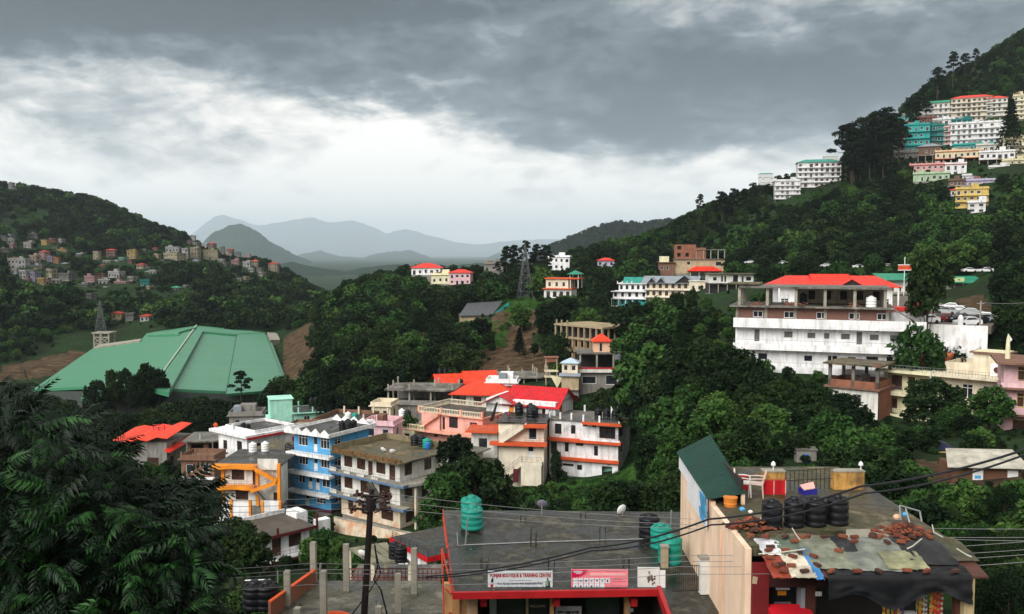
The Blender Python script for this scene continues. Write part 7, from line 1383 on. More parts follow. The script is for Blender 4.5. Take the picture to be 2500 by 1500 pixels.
# parapet piers with lamps, rail
YST = mat('stained_yellow', (.50, .27, .07), .85, .35, 2.5, .95, (.035, .028, .018), patch=(.16, .09, .03))
for i, (px0, px1, yt, yb, l) in enumerate(((1864, 1916, 1152, 1200, 'stained yellow parapet block behind the red folding frame'), (2036, 2110, 1152, 1196, 'wide stained yellow parapet block at the terrace back'))):
    a, b = PZ(px0, yb, ZR), PZ(px1, yb, ZR); hh = (yb - yt) * a.y / F; s = Site('parapet_block', l, 'parapet', (a.x, a.y, ZR)); s.box('block', YST, a.x, a.y, ZR, b.x, a.y + .35, ZR + hh); s.box('cap', CONCL, a.x - .02, a.y - .02, ZR + hh, b.x + .02, a.y + .37, ZR + hh + .05)
    lp_ = empty('terrace_lamp', ((a.x + b.x) / 2 if i == 0 else b.x - .08, a.y + .15, ZR + hh + .05), 0, ('left' if i == 0 else 'right') + ' small white lamp on a yellow parapet block', 'lamp'); MB().tube([(0, 0, 0), (0, 0, .12)], .02, 6).build('stem', WHITEP, lp_); MB().lathe([(.03, .12), (.09, .16), (.07, .24), (.02, .3)], 10).build('globe', WHITEP, lp_, True)
rl = Site('terrace_rail', 'thin dark railing along the back of the cluttered roof', 'railing', PZ(1916, 1196, ZR)); mb = MB(); a, b = PZ(1918, 1198, ZR), PZ(2034, 1192, ZR)
for i in range(12): p = a.lerp(b, i / 11); mb.tube([p, p + Vector((0, 0, .7))], .012, 4)
for z in (.35, .7): mb.tube([a + Vector((0, 0, z)), b + Vector((0, 0, z))], .012, 4)
rl.add('rail_bars', mb, DSTEEL)
# chairs
def chair(p, rz, m, label):
    e = empty('plastic_chair', p, rz, label, 'chair', 'plastic chairs on the cluttered roof')
    MB().prism([(-.22, .43), (.22, .45), (.22, .48), (-.22, .46)], -.22, .22, 'y').build('seat', m, e)
    for x, y in ((-.2, -.2), (-.2, .2), (.22, -.2), (.22, .2)): MB().tube([(x * 1.15, y * 1.15, 0), (x, y, .45)], [.022, .028], 6).build('leg', m, e)
    bk = MB()
    for k in range(6): y = -.18 + k * .072; bk.tube([(-.21, y, .46), (-.27, y * .97, .68), (-.31, y * .9, .86 + .04 * math.cos(y * 7))], .016, 5)
    bk.tube([(-.31, -.18, .84), (-.315, -.1, .89), (-.32, 0, .91), (-.315, .1, .89), (-.31, .18, .84)], .024, 6); bk.build('backrest', m, e)
    for sg_ in (-1, 1): MB().tube([(-.26, sg_ * .21, .66), (0, sg_ * .26, .66), (.2, sg_ * .25, .64), (.22, sg_ * .22, .45)], .02, 6).build('armrest', m, e)
chair(PZ(1815, 1210, ZR), R(-15), mat('cream_plastic', (.66, .62, .55), .4), 'cream plastic armchair with a red cloth beside the green sheet'); chair(PZ(1846, 1212, ZR), R(165), mat('pinkish_plastic', (.58, .44, .40), .4), 'pinkish plastic armchair turned away from the cream one')
q = PZ(1812, 1200, ZR); e = empty('red_stool', q + Vector((.12, .32, 0)), 0, 'red plastic stool behind the cream chair', 'stool'); MB().lathe([(.17, 0), (.13, .42), (.15, .45)], 10).build('stool_body', CRIM, e); MB().lathe([(.155, .455), (.15, .48)], 10).build('stool_top', CRIM, e)
a, b = PZ(1860, 1209, ZR), PZ(1917, 1209, ZR); s = Site('red_folding_frame', 'red cloth panels on a folding frame leaning before the yellow block', 'frame', (a.x, a.y, ZR)); w_ = b.x - a.x
for k in range(2): s.box('cloth_panel', CRIM, a.x + .03 + k * w_ / 2, a.y - .02, ZR + .06, a.x - .02 + (k + 1) * w_ / 2, a.y + .01, ZR + .5)
for x in (a.x, a.x + w_ / 2, b.x): s.box('upright', mat('pale_pink_tube', (.7, .35, .33), .5), x - .015, a.y - .04, ZR, x + .015, a.y - .022, ZR + .54)
for z in (.03, .52): s.box('crossbar', CRIM, a.x - .03, a.y - .05, ZR + z, b.x + .03, a.y - .041, ZR + z + .03)
q = PZ(1972, 1205, ZR); e = empty('blue_crate', q, R(12), 'blue plastic tub with a pale pink lid lying askew', 'crate'); cb = MB(); cb.box(-.26, -.18, 0, .26, .18, .02); [cb.box(*c) for c in ((-.26, -.18, .02, -.23, .18, .2), (.23, -.18, .02, .26, .18, .2), (-.23, -.18, .02, .23, -.15, .2), (-.23, .15, .02, .23, .18, .2))]; cb.build('tub', mat('royal_blue_plastic', (.02, .02, .22), .4), e); MB().slabpoly([(-.27, -.2, .2), (.16, -.2, .24), (.3, .16, .36), (-.2, .2, .26)], .03).build('lid', mat('pale_pink_lid', (.66, .38, .34), .5), e)
q = PZ(1783, 1236, ZR); e = empty('orange_box', q, R(6), 'orange plastic box at the foot of the stair post', 'box'); MB().lathe([(.2, 0), (.22, .1), (.21, .14), (.23, .28)], 12).build('box_body', mat('orange_plastic', (.62, .20, .03), .5), e); MB().lathe([(.24, .28), (.24, .31)], 12).build('rim', mat('orange_plastic', (.6, .2, .03)), e)
for i, (px, r) in enumerate(((1884, .31), (1938, .30), (1990, .33), (2044, .33))): tank(PZ(px, 1288 - i * 3, ZR), r, .84 + .04 * (i % 2), BLACKP, ('first', 'second', 'third', 'fourth')[i] + ' from the left in the row of black tanks on the cluttered roof')
# rubble and loose bricks
BM = [mat('brick_%s' % n_, c, .9, .3, 6) for n_, c in (('orange', (.21, .065, .03)), ('red', (.15, .04, .024)), ('dark', (.07, .03, .022)))]
def brick_mesh(): b = MB().box(-.115, -.055, 0, .115, .055, .07); return b
BKM = [brick_mesh().mesh('brick', m_) for m_ in BM]
def heap(px, py, n, sx, sy, label):
    c = PZ(px, py, ZR); e = empty('brick_heap', c, 0, label, 'rubble')
    for i in range(n):
        x, y = random.gauss(0, sx), random.gauss(0, sy); z = max(0, .28 * math.exp(-(x / sx) ** 2 / 2 - (y / sy) ** 2 / 2) * random.uniform(.3, 1.1)); o = put(BKM[random.randrange(3)], 'brick', e, (x, y, z), 0, random.uniform(.6, 1.1)); o.rotation_euler = (random.uniform(-.5, .5), random.uniform(-.5, .5), random.uniform(0, 3.1))
    return e
heap(1838, 1290, 70, .38, .32, 'heap of broken bricks left of the black tanks'); heap(2212, 1305, 80, .36, .30, 'heap of broken bricks by the right roof edge')
for px, py, m_, r in ((1812, 1262, BLUE, .1), (1862, 1285, LILAC, .08), (1880, 1282, CRIM, .07), (1832, 1268, WHITEP, .08), (2210, 1275, BLUE, .1), (2190, 1283, PEACH, .13)):
    e = tag(MB().lathe([(r * .8, 0), (r, r * .5), (r * .6, r)], 7).build('rag_bundle', m_), None, 'rag', 'rags on the brick heaps'); e.location = PZ(px, py, ZR) + Vector((0, 0, .2)); e['label'] = {'sky_blue_wall': 'pale blue', 'lilac_wall': 'lilac', 'crimson_tin_roof': 'crimson', 'white_plastic': 'white', 'peach_wall': 'peach'}[m_.name] + ' rag on the brick heap ' + ('left of the black tanks' if px < 2000 else 'by the right roof edge')
q = PZ(2228, 1292, ZR); e = empty('window_frame', q + Vector((0, 0, .3)), R(10), 'old grey window frame lying on the right brick heap', 'frame'); wf = [MB().tube([a_, b_], .025, 4).build('frame_bar', STEEL, e) for a_, b_ in (((-.4, 0, 0), (-.25, .3, .35)), ((-.25, .3, .35), (.4, .25, .15)), ((.4, .25, .15), (.3, 0, -.1)), ((-.05, .3, .27), (-.1, 0, -.1)))]
a = [PZ(x, y, ZR + .012) for x, y in ((2064, 1327), (2172, 1327), (2168, 1292), (2066, 1292))]; tag(MB().slabpoly(a, .03).build('cement_patch', mat('pale_cement', (.27, .25, .2), .9, .2, 1, bump=.2)), 'pale square cement patch on the cluttered roof', 'patch')
# tarpaulins over the front edge: draped, creased sheets on a slanting lean-to
YE, ZE = 23.25, -8.62
rb.add('lean_to_deck', MB().slabpoly([(X0 + .6, 24.79, ZR - .01), (X0 + .5, YE, ZE), (X1, YE, ZE), (X1 + .05, 24.79, ZR - .01)], .05), DWOOD)
def tarp(name, label, x0, y0, x1, y1, m, lift=.02, hang=0., seed=0, skew=0.):
    """x in metres, y 0 (front edge) .. 1 (back of the lean-to); hang in metres over the front edge"""
    mb = MB(); nx, ny = 26, 14
    nh = 10 if hang else 0
    for j in range(-nh, ny + 1):
        for i in range(nx + 1):
            fx = i / nx; cr = .035 * mnoise.fractal((fx * (x1 - x0) * 3 + seed, j * .25, seed), .8, 2, 4); ed = .05 * mnoise.noise((fx * 5, seed, j * .4))
            if j >= 0:
                t = y0 + (y1 - y0) * j / ny; x = x0 + (x1 - x0) * fx + skew * t + ed; y = YE + (25.45 - YE) * min(max(t + ed * .6, 0), 1); z = ZE + (ZR - ZE) * min(1, (y - YE) / 1.45) + lift + abs(cr)
            else: k = -j / nh; x = x0 + (x1 - x0) * fx + ed * .6; hh = hang * (.75 + .5 * mnoise.noise((fx * 3.3, seed, 7))) ; y = YE - .04 - .06 * k + cr * 2.2 * k; z = ZE + lift - hh * k
            mb.v.append((x, y, z))
    n1 = nx + 1; mb.f = [(r * n1 + i, r * n1 + i + 1, (r + 1) * n1 + i + 1, (r + 1) * n1 + i) for r in range(ny + nh) for i in range(nx)]
    return tag(mb.build(name, m, None, True), label, 'tarpaulin', 'patchwork tarpaulins along the roof edge')
T = lambda n_, c, r=.5: mat(n_, c, r, .5, 2.2, .4, (.03, .03, .028), patch=tuple(v * .55 for v in c))
tarp('tarpaulin', 'white plastic sheet at the left end of the tarpaulins', 7.0, .45, 7.65, .95, T('tarp_white', (.72, .72, .75)), .03, 0, 1); tarp('tarpaulin', 'red cloth strip under bricks at the front left of the tarpaulins', 6.95, 0, 7.5, .42, T('tarp_red', (.24, .04, .02)), .025, .05, 2)
tarp('tarpaulin', 'cream and blue printed sheet hanging at the front of the tarpaulins', 7.45, 0, 8.15, .45, T('tarp_cream', (.62, .56, .44)), .045, .06, 3); tarp('tarpaulin', 'bright blue strip beside the cream printed sheet', 8.1, 0, 8.32, .6, T('tarp_blue', (.05, .22, .52)), .05, .1, 4); tarp('tarpaulin', 'sage green sheet second from the left among the tarpaulins', 7.5, .4, 8.3, 1, T('tarp_sage', (.11, .155, .11)), .035, 0, 5)
tarp('tarpaulin', 'large pale grey-green sheet in the middle of the tarpaulins', 8.15, .12, 9.35, 1, T('tarp_greyg', (.20, .215, .155)), .05, 0, 6); tarp('tarpaulin', 'square black sheet between the two pale grey ones', 9.2, .5, 9.7, 1, T('tarp_black', (.006, .0065, .009), .4), .065, 0, 7); tarp('tarpaulin', 'wide grey sheet right of the square black one', 9.3, .08, 10.95, 1, T('tarp_grey', (.18, .195, .165)), .045, 0, 8)
tarp('tarpaulin', 'yellowish wrinkled sheet at the right of the grey one', 10.2, .1, 11.3, .5, T('tarp_yel', (.25, .25, .14)), .07, 0, 9); tarp('tarpaulin', 'black sheet at the right end of the tarpaulins', 10.95, .2, 12.2, 1, T('tarp_black', (.006, .0065, .009)), .06, 0, 10); tarp('tarpaulin', 'big black sheet hanging down in front of the right shop', 8.45, 0, 12.3, .2, T('tarp_black2', (.005, .0055, .008), .5), .03, .85, 11); tarp('tarpaulin', 'mottled sheet lying at the far right corner of the roof edge', 11.9, .3, 12.85, 1, RCON, .04, 0, 12)
def on_deck(x, t, l=.075): return Vector((x, YE + (25.45 - YE) * t, ZE + (ZR - ZE) * min(1, (25.45 - YE) * t / 1.45) + l))
bp = [(7.0 + .42 * i, .98) for i in range(13)] + [(7.3 + .65 * i, .05) for i in range(8)] + [(7.05, .35), (7.25, .22), (7.4, .18), (7.62, .2), (7.1, .55), (7.3, .6), (7.75, .55), (7.7, .4), (8.05, .5), (8.2, .75), (8.35, .42), (8.3, .2), (9.15, .55), (9.75, .8), (10.6, .75), (11.1, .72), (11.4, .9)]
for i, (x, t) in enumerate(bp):
    o = put(BKM[i % 3], 'brick', None, on_deck(x + random.uniform(-.12, .12), min(max(t + random.uniform(-.06, .02), .04), .99)), random.uniform(0, 3.1)); tag(o, 'loose red brick weighing down the tarpaulins at the ' + ('back edge' if t > .9 else 'front edge' if t < .1 else 'middle') + (' on the left' if x < 9 else ' on the right'), 'brick', 'loose bricks on the tarpaulins')
for i, (a_, b_, c_) in enumerate((((1852, 1353), (1900, 1350), (1965, 1341)), ((1934, 1290), (1945, 1308), (1953, 1318)), ((2250, 1316), (2228, 1334), (2215, 1340)), ((2276, 1282), (2280, 1300), (2302, 1312)), ((2336, 1340), (2360, 1355), (2372, 1360)))):
    s = Site('bent_stick', ('longest pale stick lying on the left tarpaulins', 'short pale stick on the mossy roof above the sage sheet', 'pale stick on the grey tarpaulins at the right', 'curved pale stick at the right roof edge', 'pale stick poking over the right roof corner')[i], 'stick', PZ(*a_, ZR)); s.add('stick_shaft', MB().tube([PZ(*a_, ZR + .15), PZ(*b_, ZR + .17), PZ(*c_, ZR + .15)], .018, 6), mat('pale_stick', (.5, .47, .4), .7))
# the shop front under the lean-to
YF = 24.5
rb.box('red_wall', RRED, X0 + .18, YF, -14, 7.25, YF + .15, ZE - .1); rb.box('fascia', mat('dark_fascia', (.04, .012, .012), .6), 7.25, YF - .05, ZE - .75, X1 - .1, YF + .1, ZE - .12); rb.box('pillar', mat('brown_pillar', (.07, .022, .016), .6), 8.3, YF - .06, -14, 8.55, YF + .2, ZE - .7); rb.box('side_panel', GREYR, 8.16, YF, -14, 8.28, YF + .4, ZE - .8)
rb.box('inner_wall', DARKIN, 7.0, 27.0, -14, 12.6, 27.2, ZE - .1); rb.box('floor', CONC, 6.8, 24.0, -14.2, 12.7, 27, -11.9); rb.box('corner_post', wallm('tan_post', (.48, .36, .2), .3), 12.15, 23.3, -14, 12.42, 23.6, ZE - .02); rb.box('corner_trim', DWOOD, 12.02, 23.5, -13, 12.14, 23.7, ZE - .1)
lw = MB(); 
for i in range(8): lw.tube([(11.3 + i * .11, 24.2, -11.6), (11.3 + i * .11 + .35, 24.2, -10.9)], .012, 4); lw.tube([(11.65 + i * .11, 24.2, -11.6), (11.3 + i * .11, 24.2, -10.9)], .012, 4)
rb.add('lattice_screen', lw, BRICKM)
q = P(1999, 1451, 24.35); pl = rb.box('house_number_plate', mat('plate_white', (.6, .58, .58), .5), q.x - .085, 24.36, q.z - .06, q.x + .085, 24.39, q.z + .06); fit_text(rb.e, 'house_number', '21', LG, q.x - rb.o.x, q.z - rb.o.z, 24.352 - rb.o.y, .1, .08)
q = P(1822 + 20, 1416, YF); rb.add('paper_notice', MB().prism([(q.x - .07, q.z - .1), (q.x + .06, q.z - .12), (q.x + .09, q.z + .08), (q.x - .05, q.z + .11)], YF - .02, YF - .005, 'y'), TAN)
ct = Site('red_counter', 'red counter cloth at the bottom of the left shop opening', 'counter', P(1930, 1500, 24.2)); a, b = P(1883, 1494, 24.2), P(1986, 1489, 24.2); ct.add('counter_top', MB().slabpoly([(a.x, 24.0, a.z - .1), (b.x, 24.0, a.z - .1), (b.x, 24.7, a.z + .02), (a.x, 24.7, a.z + .02)], .9), mat('bright_red_cloth', (.52, .01, .02), .6, .2, 2))
pr = MB()
for (fx, w_) in ((.38, .14), (.42, .06), (.8, .1), (.84, .05)): pr.box(a.x + fx * (b.x - a.x), 23.985, a.z - .2 + fx * .04, a.x + (fx + w_) * (b.x - a.x), 23.998, a.z - .17 + fx * .04)
ct.add('white_print', pr, WHITEP)
q = P(1910, 1472, 25.2); e = empty('drinks_cooler', (q.x, 25.2, q.z - .35), 0, 'dark drinks cooler with white light bar inside the left shop', 'cooler'); MB().box(-.26, 0, 0, .26, .5, 1.0).build('cabinet', BLACKP, e); MB().box(-.2, -.03, .74, .2, -.005, .8).build('light_bar', WHITEP, e); MB().box(-.15, -.03, .58, .1, -.005, .7).build('label_panel', ORANGE, e); MB().box(-.24, -.04, .0, -.2, -.005, .34).build('door_edge', STEEL, e); MB().box(.2, -.04, .0, .24, -.005, .34).build('door_edge', STEEL, e); MB().box(-.24, -.04, .34, .24, -.005, .38).build('door_edge', STEEL, e)
q = P(1967, 1486, 24.6); e = empty('glass_case', (q.x, 24.6, q.z - .15), 0, 'small glass case with cups on the red counter', 'case'); MB().box(-.14, 0, 0, .14, .2, .2).build('case_body', mat('case_brown', (.08, .06, .03), .3), e); MB().box(-.12, .02, .2, .1, .15, .26).build('cup_row', WHITEP, e)
pk = MB(); pk.v = [(-.5, 0, -.5), (.5, 0, -.5), (.5, 0, .5), (-.5, 0, .5), (-.35, -.25, -.35), (.35, -.25, -.35), (.35, -.25, .35), (-.35, -.25, .35)]; pk.f = [(4, 5, 6, 7), (0, 1, 5, 4), (1, 2, 6, 5), (2, 3, 7, 6), (3, 0, 4, 7), (0, 3, 2, 1)]
PKM = {n_: pk.mesh('packet', mat('packet_' + n_, c, .3, .35, 4, spec=.6)) for n_, c in (('gold', (.55, .33, .06)), ('orange', (.62, .16, .03)), ('olive', (.36, .32, .08)), ('purple', (.14, .07, .22)), ('red', (.5, .03, .04)), ('pale', (.55, .5, .42)))}
for i, (px, ys, w_, cols) in enumerate(((2159, 1456, .085, ('orange', 'gold')), (2170, 1457, .085, ('gold', 'olive')), (2179, 1458, .08, ('olive', 'gold')), (2187, 1459, .06, ('red', 'purple')), (2195, 1457, .09, ('gold', 'pale')), (2204, 1460, .075, ('purple', 'purple')), (2239, 1450, .05, ('olive', 'olive')), (2247, 1452, .085, ('gold', 'orange')), (2256, 1452, .07, ('olive', 'pale')), (2262, 1457, .06, ('purple', 'pale')), (2275, 1437, .11, ('gold', 'orange')), (2284, 1440, .09, ('red', 'orange')), (2292, 1436, .09, ('orange', 'red')), (2300, 1444, .07, ('pale', 'red')))):
    q = P(px, ys, 24.0); e = empty('snack_strip', q, 0, f'hanging strip of {cols[0]} snack packets, {("first", "second", "third", "fourth", "fifth", "sixth", "seventh", "eighth", "ninth", "tenth", "eleventh", "twelfth", "thirteenth", "last")[i]} from the left in the shop', 'snack packets', 'snack strips hanging in the shop')
    MB().box(-.004, .0, -1.0, .004, .004, .06).build('hanger', WHITEP, e); n = 8 if ys > 1445 else 10
    for k in range(n): o = put(PKM[cols[k % 2]], 'packet', e, (random.uniform(-.01, .01), 0, -.05 - k * w_ * 1.05), 0, (w_, w_ * .5, w_ * .95)); o.rotation_euler = (0, random.uniform(-.25, .25), random.uniform(-.5, .5))
rb.box('hanging_rail', DSTEEL, 9.7, 24.05, P(2200, 1450, 24).z + .15, 11.9, 24.08, P(2200, 1450, 24).z + .18)
for x in (9.8, 11.8): rb.box('rail_hanger', DSTEEL, x, 24.05, P(2200, 1450, 24).z + .18, x + .02, 24.07, ZE - .05)
for py in (1457, 1500): a, b = P(2197, py, 24.3), P(2239, py, 24.3); rb.box('white_shelf_edge', WHITEP, a.x, 24.3, a.z - .02, b.x, 24.5, a.z + .02)
KEEP.append((1665, 1075, 1822, 1500, 40)); KEEP.append((1780, 1135, 2375, 1500, 40)); FOOT.append((9.6, 29, 7)); KEEP.append((2370, 1330, 2400, 1500, 28))

# ------------------------------------------------------------------ unfinished slab, canopy and small terrace house at the lower left
ZC = -16.8
sl = Site('unfinished_slab', 'unfinished concrete roof slab with bare columns beside the utility pole', 'slab', (-9, 44, ZC)); sl.add('slab_deck', MB().slabpoly([PZ(560, 1570, ZC), PZ(1112, 1570, ZC), PZ(1075, 1418, ZC), PZ(770, 1418, ZC), PZ(690, 1470, ZC)], .3), grime('damp_slab', (.02, .02, .016), (.085, .08, .062), (.17, .16, .13), 1.0, .7, .4, (.05, .052, .028)))
for i, (px, yt, yb) in enumerate(((766, 1320, 1427), (846, 1324, 1447), (1012, 1334, 1454), (791, 1388, 1522), (972, 1397, 1500), (702, 1390, 1482), (727, 1480, 1560), (925, 1478, 1530))):
    q = PZ(px, yb, ZC); hh = (yb - yt) * q.y / F; e = empty('concrete_column', q, R(random.uniform(-6, 6)), ('column at the left back corner of the slab', 'column at the middle back of the slab', 'tall column right of the utility pole', 'column at the front left of the slab', 'column just right of the utility pole foot', 'column behind the black tanks', 'short stub at the orange kerb', 'short stub right of the pole foot')[i] + ', bare concrete', 'column', 'bare columns of the unfinished slab')
    MB().box(-.14, -.14, 0, .14, .14, hh).build('shaft', CONCL, e); MB().box(-.16, -.16, 0, .16, .16, .12).build('footing', CONC, e)
    for x, y in ((-.09, -.09), (.09, .09)): MB().tube([(x, y, hh - .05), (x, y, hh + .25)], .01, 4).build('rod', DSTEEL, e)
KEEP.append((690, 1315, 1080, 1500, 43))
ow = Site('orange_brick_kerb', 'low orange brick wall running up the left side of the slab', 'wall', PZ(710, 1450, ZC)); ow.add('wall_run', strip(PZ(655, 1510, ZC), PZ(766, 1428, ZC), ZC - .5, ZC + .75, .14), BRICKM); ow.add('coping', strip(PZ(655, 1510, ZC), PZ(766, 1428, ZC), ZC + .755, ZC + .83, .18), RORANGE)
rg = Site('red_ring_kerb', 'curved red kerb at the front of the unfinished slab', 'kerb', PZ(815, 1500, ZC)); c0 = PZ(800, 1545, ZC); rg.add('kerb_run', MB().tube([(c0.x + 1.15 * math.cos(t), c0.y + 1.9 * math.sin(t), ZC + .1) for t in np.linspace(.1, 2.6, 16)], .11, 6), RORANGE)
for i, px in enumerate((622, 652)): tank(PZ(px, 1484, ZC), .55, 1.25, BLACKP, ('left' if i == 0 else 'right') + ' black tank of the pair on the unfinished slab')
pp = Site('white_pipe_frame', 'white pipe frame beside the black tanks on the slab', 'pipe', PZ(670, 1470, ZC)); q0 = PZ(665, 1475, ZC); pp.add('pipe_run', MB().tube([q0 + Vector((-1.3, 0, 1.15)), q0 + Vector((-.1, 0, 1.2)), q0 + Vector((0, 0, 1.1)), q0 + Vector((0, 0, 0)), q0 + Vector((.45, 0, 0))], .03, 6), WHITEP); pp.add('upright', MB().tube([q0 + Vector((.25, .1, -.1)), q0 + Vector((.25, .1, 1.6))], .03, 6), STEEL)
pp = Site('thin_steel_post', 'thin pale steel post behind the unfinished slab', 'post', PZ(782, 1440, ZC)); q0 = PZ(782, 1440, ZC); pp.add('post_shaft', MB().tube([q0, q0 + Vector((.03, 0, 1.35))], .05, 6), STEEL)
# canopy with patched roof
ca = Site('patched_canopy', 'grey patched canopy with maroon railings behind the bare columns', 'canopy', PZ(930, 1350, -20)); zc = P(852, 1338, 60).z; cc = [PZ(852, 1338, zc), PZ(909, 1374, zc), PZ(1000, 1369, zc), PZ(940, 1324, zc)]
ca.add('roof', MB().slabpoly(cc, .15), mat('patched_roof', (.20, .19, .13), .9, .4, .8, .3, (.08, .08, .05), bump=.3)); 
for f in (.25, .5, .75): ca.add('roof_batten', MB().tube([cc[0].lerp(cc[3], f) + Vector((0, 0, .03)), cc[1].lerp(cc[2], f) + Vector((0, 0, .03))], .04, 4), CONC)
for p in cc: ca.box('post', CREAM, p.x - .12, p.y - .12 + .2, zc - 4.5, p.x + .12, p.y + .12 + .2, zc - .15)
mr = MB(); a, b = PZ(853, 1420, zc - 2.1), PZ(1075, 1420, zc - 2.1)
for i in range(22): p = a.lerp(b, i / 21); mr.box(p.x - .03, p.y - .03, p.z, p.x + .03, p.y + .03, p.z + .9)
for z in (.0, .25, .5, .85): mr.box(a.x, a.y - .04, a.z + z, b.x, a.y - .032 + .06, a.z + z + .06)
ca.add('maroon_railing', mr, wallm('maroon_rail', (.16, .03, .03), .3)); ca.box('lower_wall', BROWN, a.x, a.y + .2, zc - 4.2, b.x, a.y + .4, zc - 2.1); ca.box('floor', CONC, a.x, a.y + .41, zc - 2.5, b.x, a.y + 3.6, zc - 2.2); KEEP.append((850, 1322, 1080, 1420, 56)); FOOT.append((-8, 62, 6))
dish(PZ(884, 1366, zc) , .35, 160, 60, 'white dish standing on the patched canopy', mast=.3)
h = House('red_band_house', 'small white terrace house with bright red band beside the shop', 'house', 960, 1313, 83, 54, (0, -.3, 3.0)); h.floor(-2, 2.75, 6.3, 5, WHITE, [(1.2, 2.6, .5, .5, 'plain'), (4.4, 2.2, 1.0, 1.2, 'win')], (), [(.8, 2.4, 1.4, 1.2, 'grid')]); h.slab(-.3, -.4, 6.6, 5.3, 3.0, .2, CONCD, 'roof_slab'); h.box('red_band', CRIM, -.35, -.5, 2.5, 6.7, -.402, 2.95); h.box('red_band', CRIM, 6.605, -.4, 2.5, 6.7, 5.2, 2.95); h.rail([(-.2, -.3, 3.0), (6.5, -.3, 3.0), (6.5, 5, 3.0)], .6, DSTEEL, .8, 3); h.found(6.3, 5, GREYW, z=-2); h.keep(0, 0, 6.3, 5, 0, 3.6)
for i in range(2): tank(h.wp(5.6 + i * .2, 3.2 + i * 1.3, 3.0), .5, 1.1, BLACKP, ('front' if i == 0 else 'rear') + ' black tank on the red-banded terrace house')
for i in range(2): q = PZ(964 + i * 15, 1362 + i * 8, zc); tank(q + Vector((0, 0, .0)), .42, 1.05, BLACKP, ('left' if i == 0 else 'right') + ' black tank at the edge of the patched canopy')
# ------------------------------------------------------------------ utility pole and wires
pb_, pt_ = P(888, 1540, 30.6), P(908, 1194, 30.6)
po = Site('utility_pole', 'dark rusty steel utility pole with insulators at the lower left', 'utility pole', (pb_.x, pb_.y, -17)); ax = (pt_ - pb_).normalized(); low = pb_ + ax * ((-17.5 - pb_.z) / ax.z)
po.add('pole_shaft', MB().tube([low, pt_], [.12, .09], 10), DSTEEL); po.add('inner_rail', MB().tube([pb_ + Vector((-.10, -.04, 0)), pt_ + Vector((-.10, -.04, -.3))], .035, 5), DSTEEL)
for py, x0, x1 in ((1208, 862, 958), (1224, 868, 952), (1241, 860, 950)): po.add('crossarm', MB().tube([P(x0, py + 1, 30.5), P(x1, py + 4, 30.55)], .045, 4), DSTEEL)
for px, py in ((872, 1203), (884, 1208), (936, 1206), (952, 1210), (878, 1226), (939, 1224), (866, 1240), (951, 1243), (858, 1245), (930, 1232)):
    p = P(px, py, 30.45); po.add('insulator', MB().lathe([(.03, -.14), (.07, -.1), (.035, -.06), (.075, -.02), (.035, .02), (.07, .06), (.03, .1)], 10, p), mat('brown_porcelain', (.05, .018, .015), .25))
for a_, b_ in (((898, 1218), (875, 1204)), ((916, 1218), (950, 1208)), ((898, 1254), (872, 1240)), ((914, 1252), (945, 1240))): po.add('strut', MB().tube([P(*a_, 30.5), P(*b_, 30.5)], .03, 4), DSTEEL)
po.add('clamp', MB().tube([pt_ - ax * .75, pt_ - ax * .3], .19, 8), DSTEEL); po.add('loose_cable', MB().tube([P(915, 1330, 30.3), P(922, 1385, 30.2), P(912, 1415, 30.3), P(930, 1440, 30.2), P(945, 1500, 30.2)], .03, 5), BLACKP); po.add('loose_cable', MB().tube([P(918, 1350, 30.3), P(930, 1400, 30.25), P(905, 1440, 30.25), P(860, 1500, 30.2)], .022, 5), BLACKP)
WIRE = mat('aluminium_wire', (.2, .2, .2), .5); BW = mat('black_cable', (.012, .012, .016), .5)
def wire(pts, r, m, label, sag=.25, name='overhead_wire'):
    out = []; ps = [P(*p) for p in pts]
    for a, b in zip(ps, ps[1:]):
        for i in range(14): t = i / 14; q = a.lerp(b, t); q.z -= sag * 4 * t * (1 - t); out.append(q)
    out.append(ps[-1]); tag(MB().tube(out, r, 5).build(name, m), label, 'wire', 'overhead wires')
for i, pts in enumerate((((250, 1214, 24), (868, 1212, 30.5), (952, 1206, 30.5), (1660, 1266, 32), (2560, 1292, 30)), ((250, 1230, 24), (870, 1226, 30.5), (945, 1222, 30.5), (1660, 1280, 31), (2560, 1322, 28)), ((250, 1243, 24), (862, 1241, 30.5), (950, 1241, 30.5), (1660, 1290, 31), (2560, 1312, 27)),
                           ((-60, 1396, 19), (750, 1376, 24), (1660, 1357, 26), (2560, 1318, 26)), ((-60, 1408, 19), (750, 1390, 24), (1660, 1371, 26), (2560, 1338, 26)), ((-60, 1416, 19), (750, 1399, 24), (1660, 1384, 25), (2560, 1350, 25)), ((-60, 1446, 18), (750, 1428, 22), (1660, 1402, 24), (2560, 1368, 24)))):
    wire(pts, .0085, WIRE, ('topmost', 'second', 'third', 'fourth', 'fifth', 'sixth', 'lowest')[i] + ' thin grey wire crossing the lower part of the view', .12)
wire(((2560, 1078, 13), (2100, 1188, 15), (1730, 1268, 17), (1440, 1338, 19), (1040, 1408, 22)), .020, BW, 'upper thick black cable slanting down across the cluttered roof', .1); wire(((2560, 1088, 13), (2110, 1205, 15), (1735, 1282, 17), (1445, 1345, 19), (1040, 1412, 22)), .017, BW, 'lower thick black cable slanting down across the cluttered roof', .12)
wire(((2393, 738, 137), (2600, 722, 120)), .03, WIRE, 'single wire leading right from the concrete pole by the parking yard', .6)
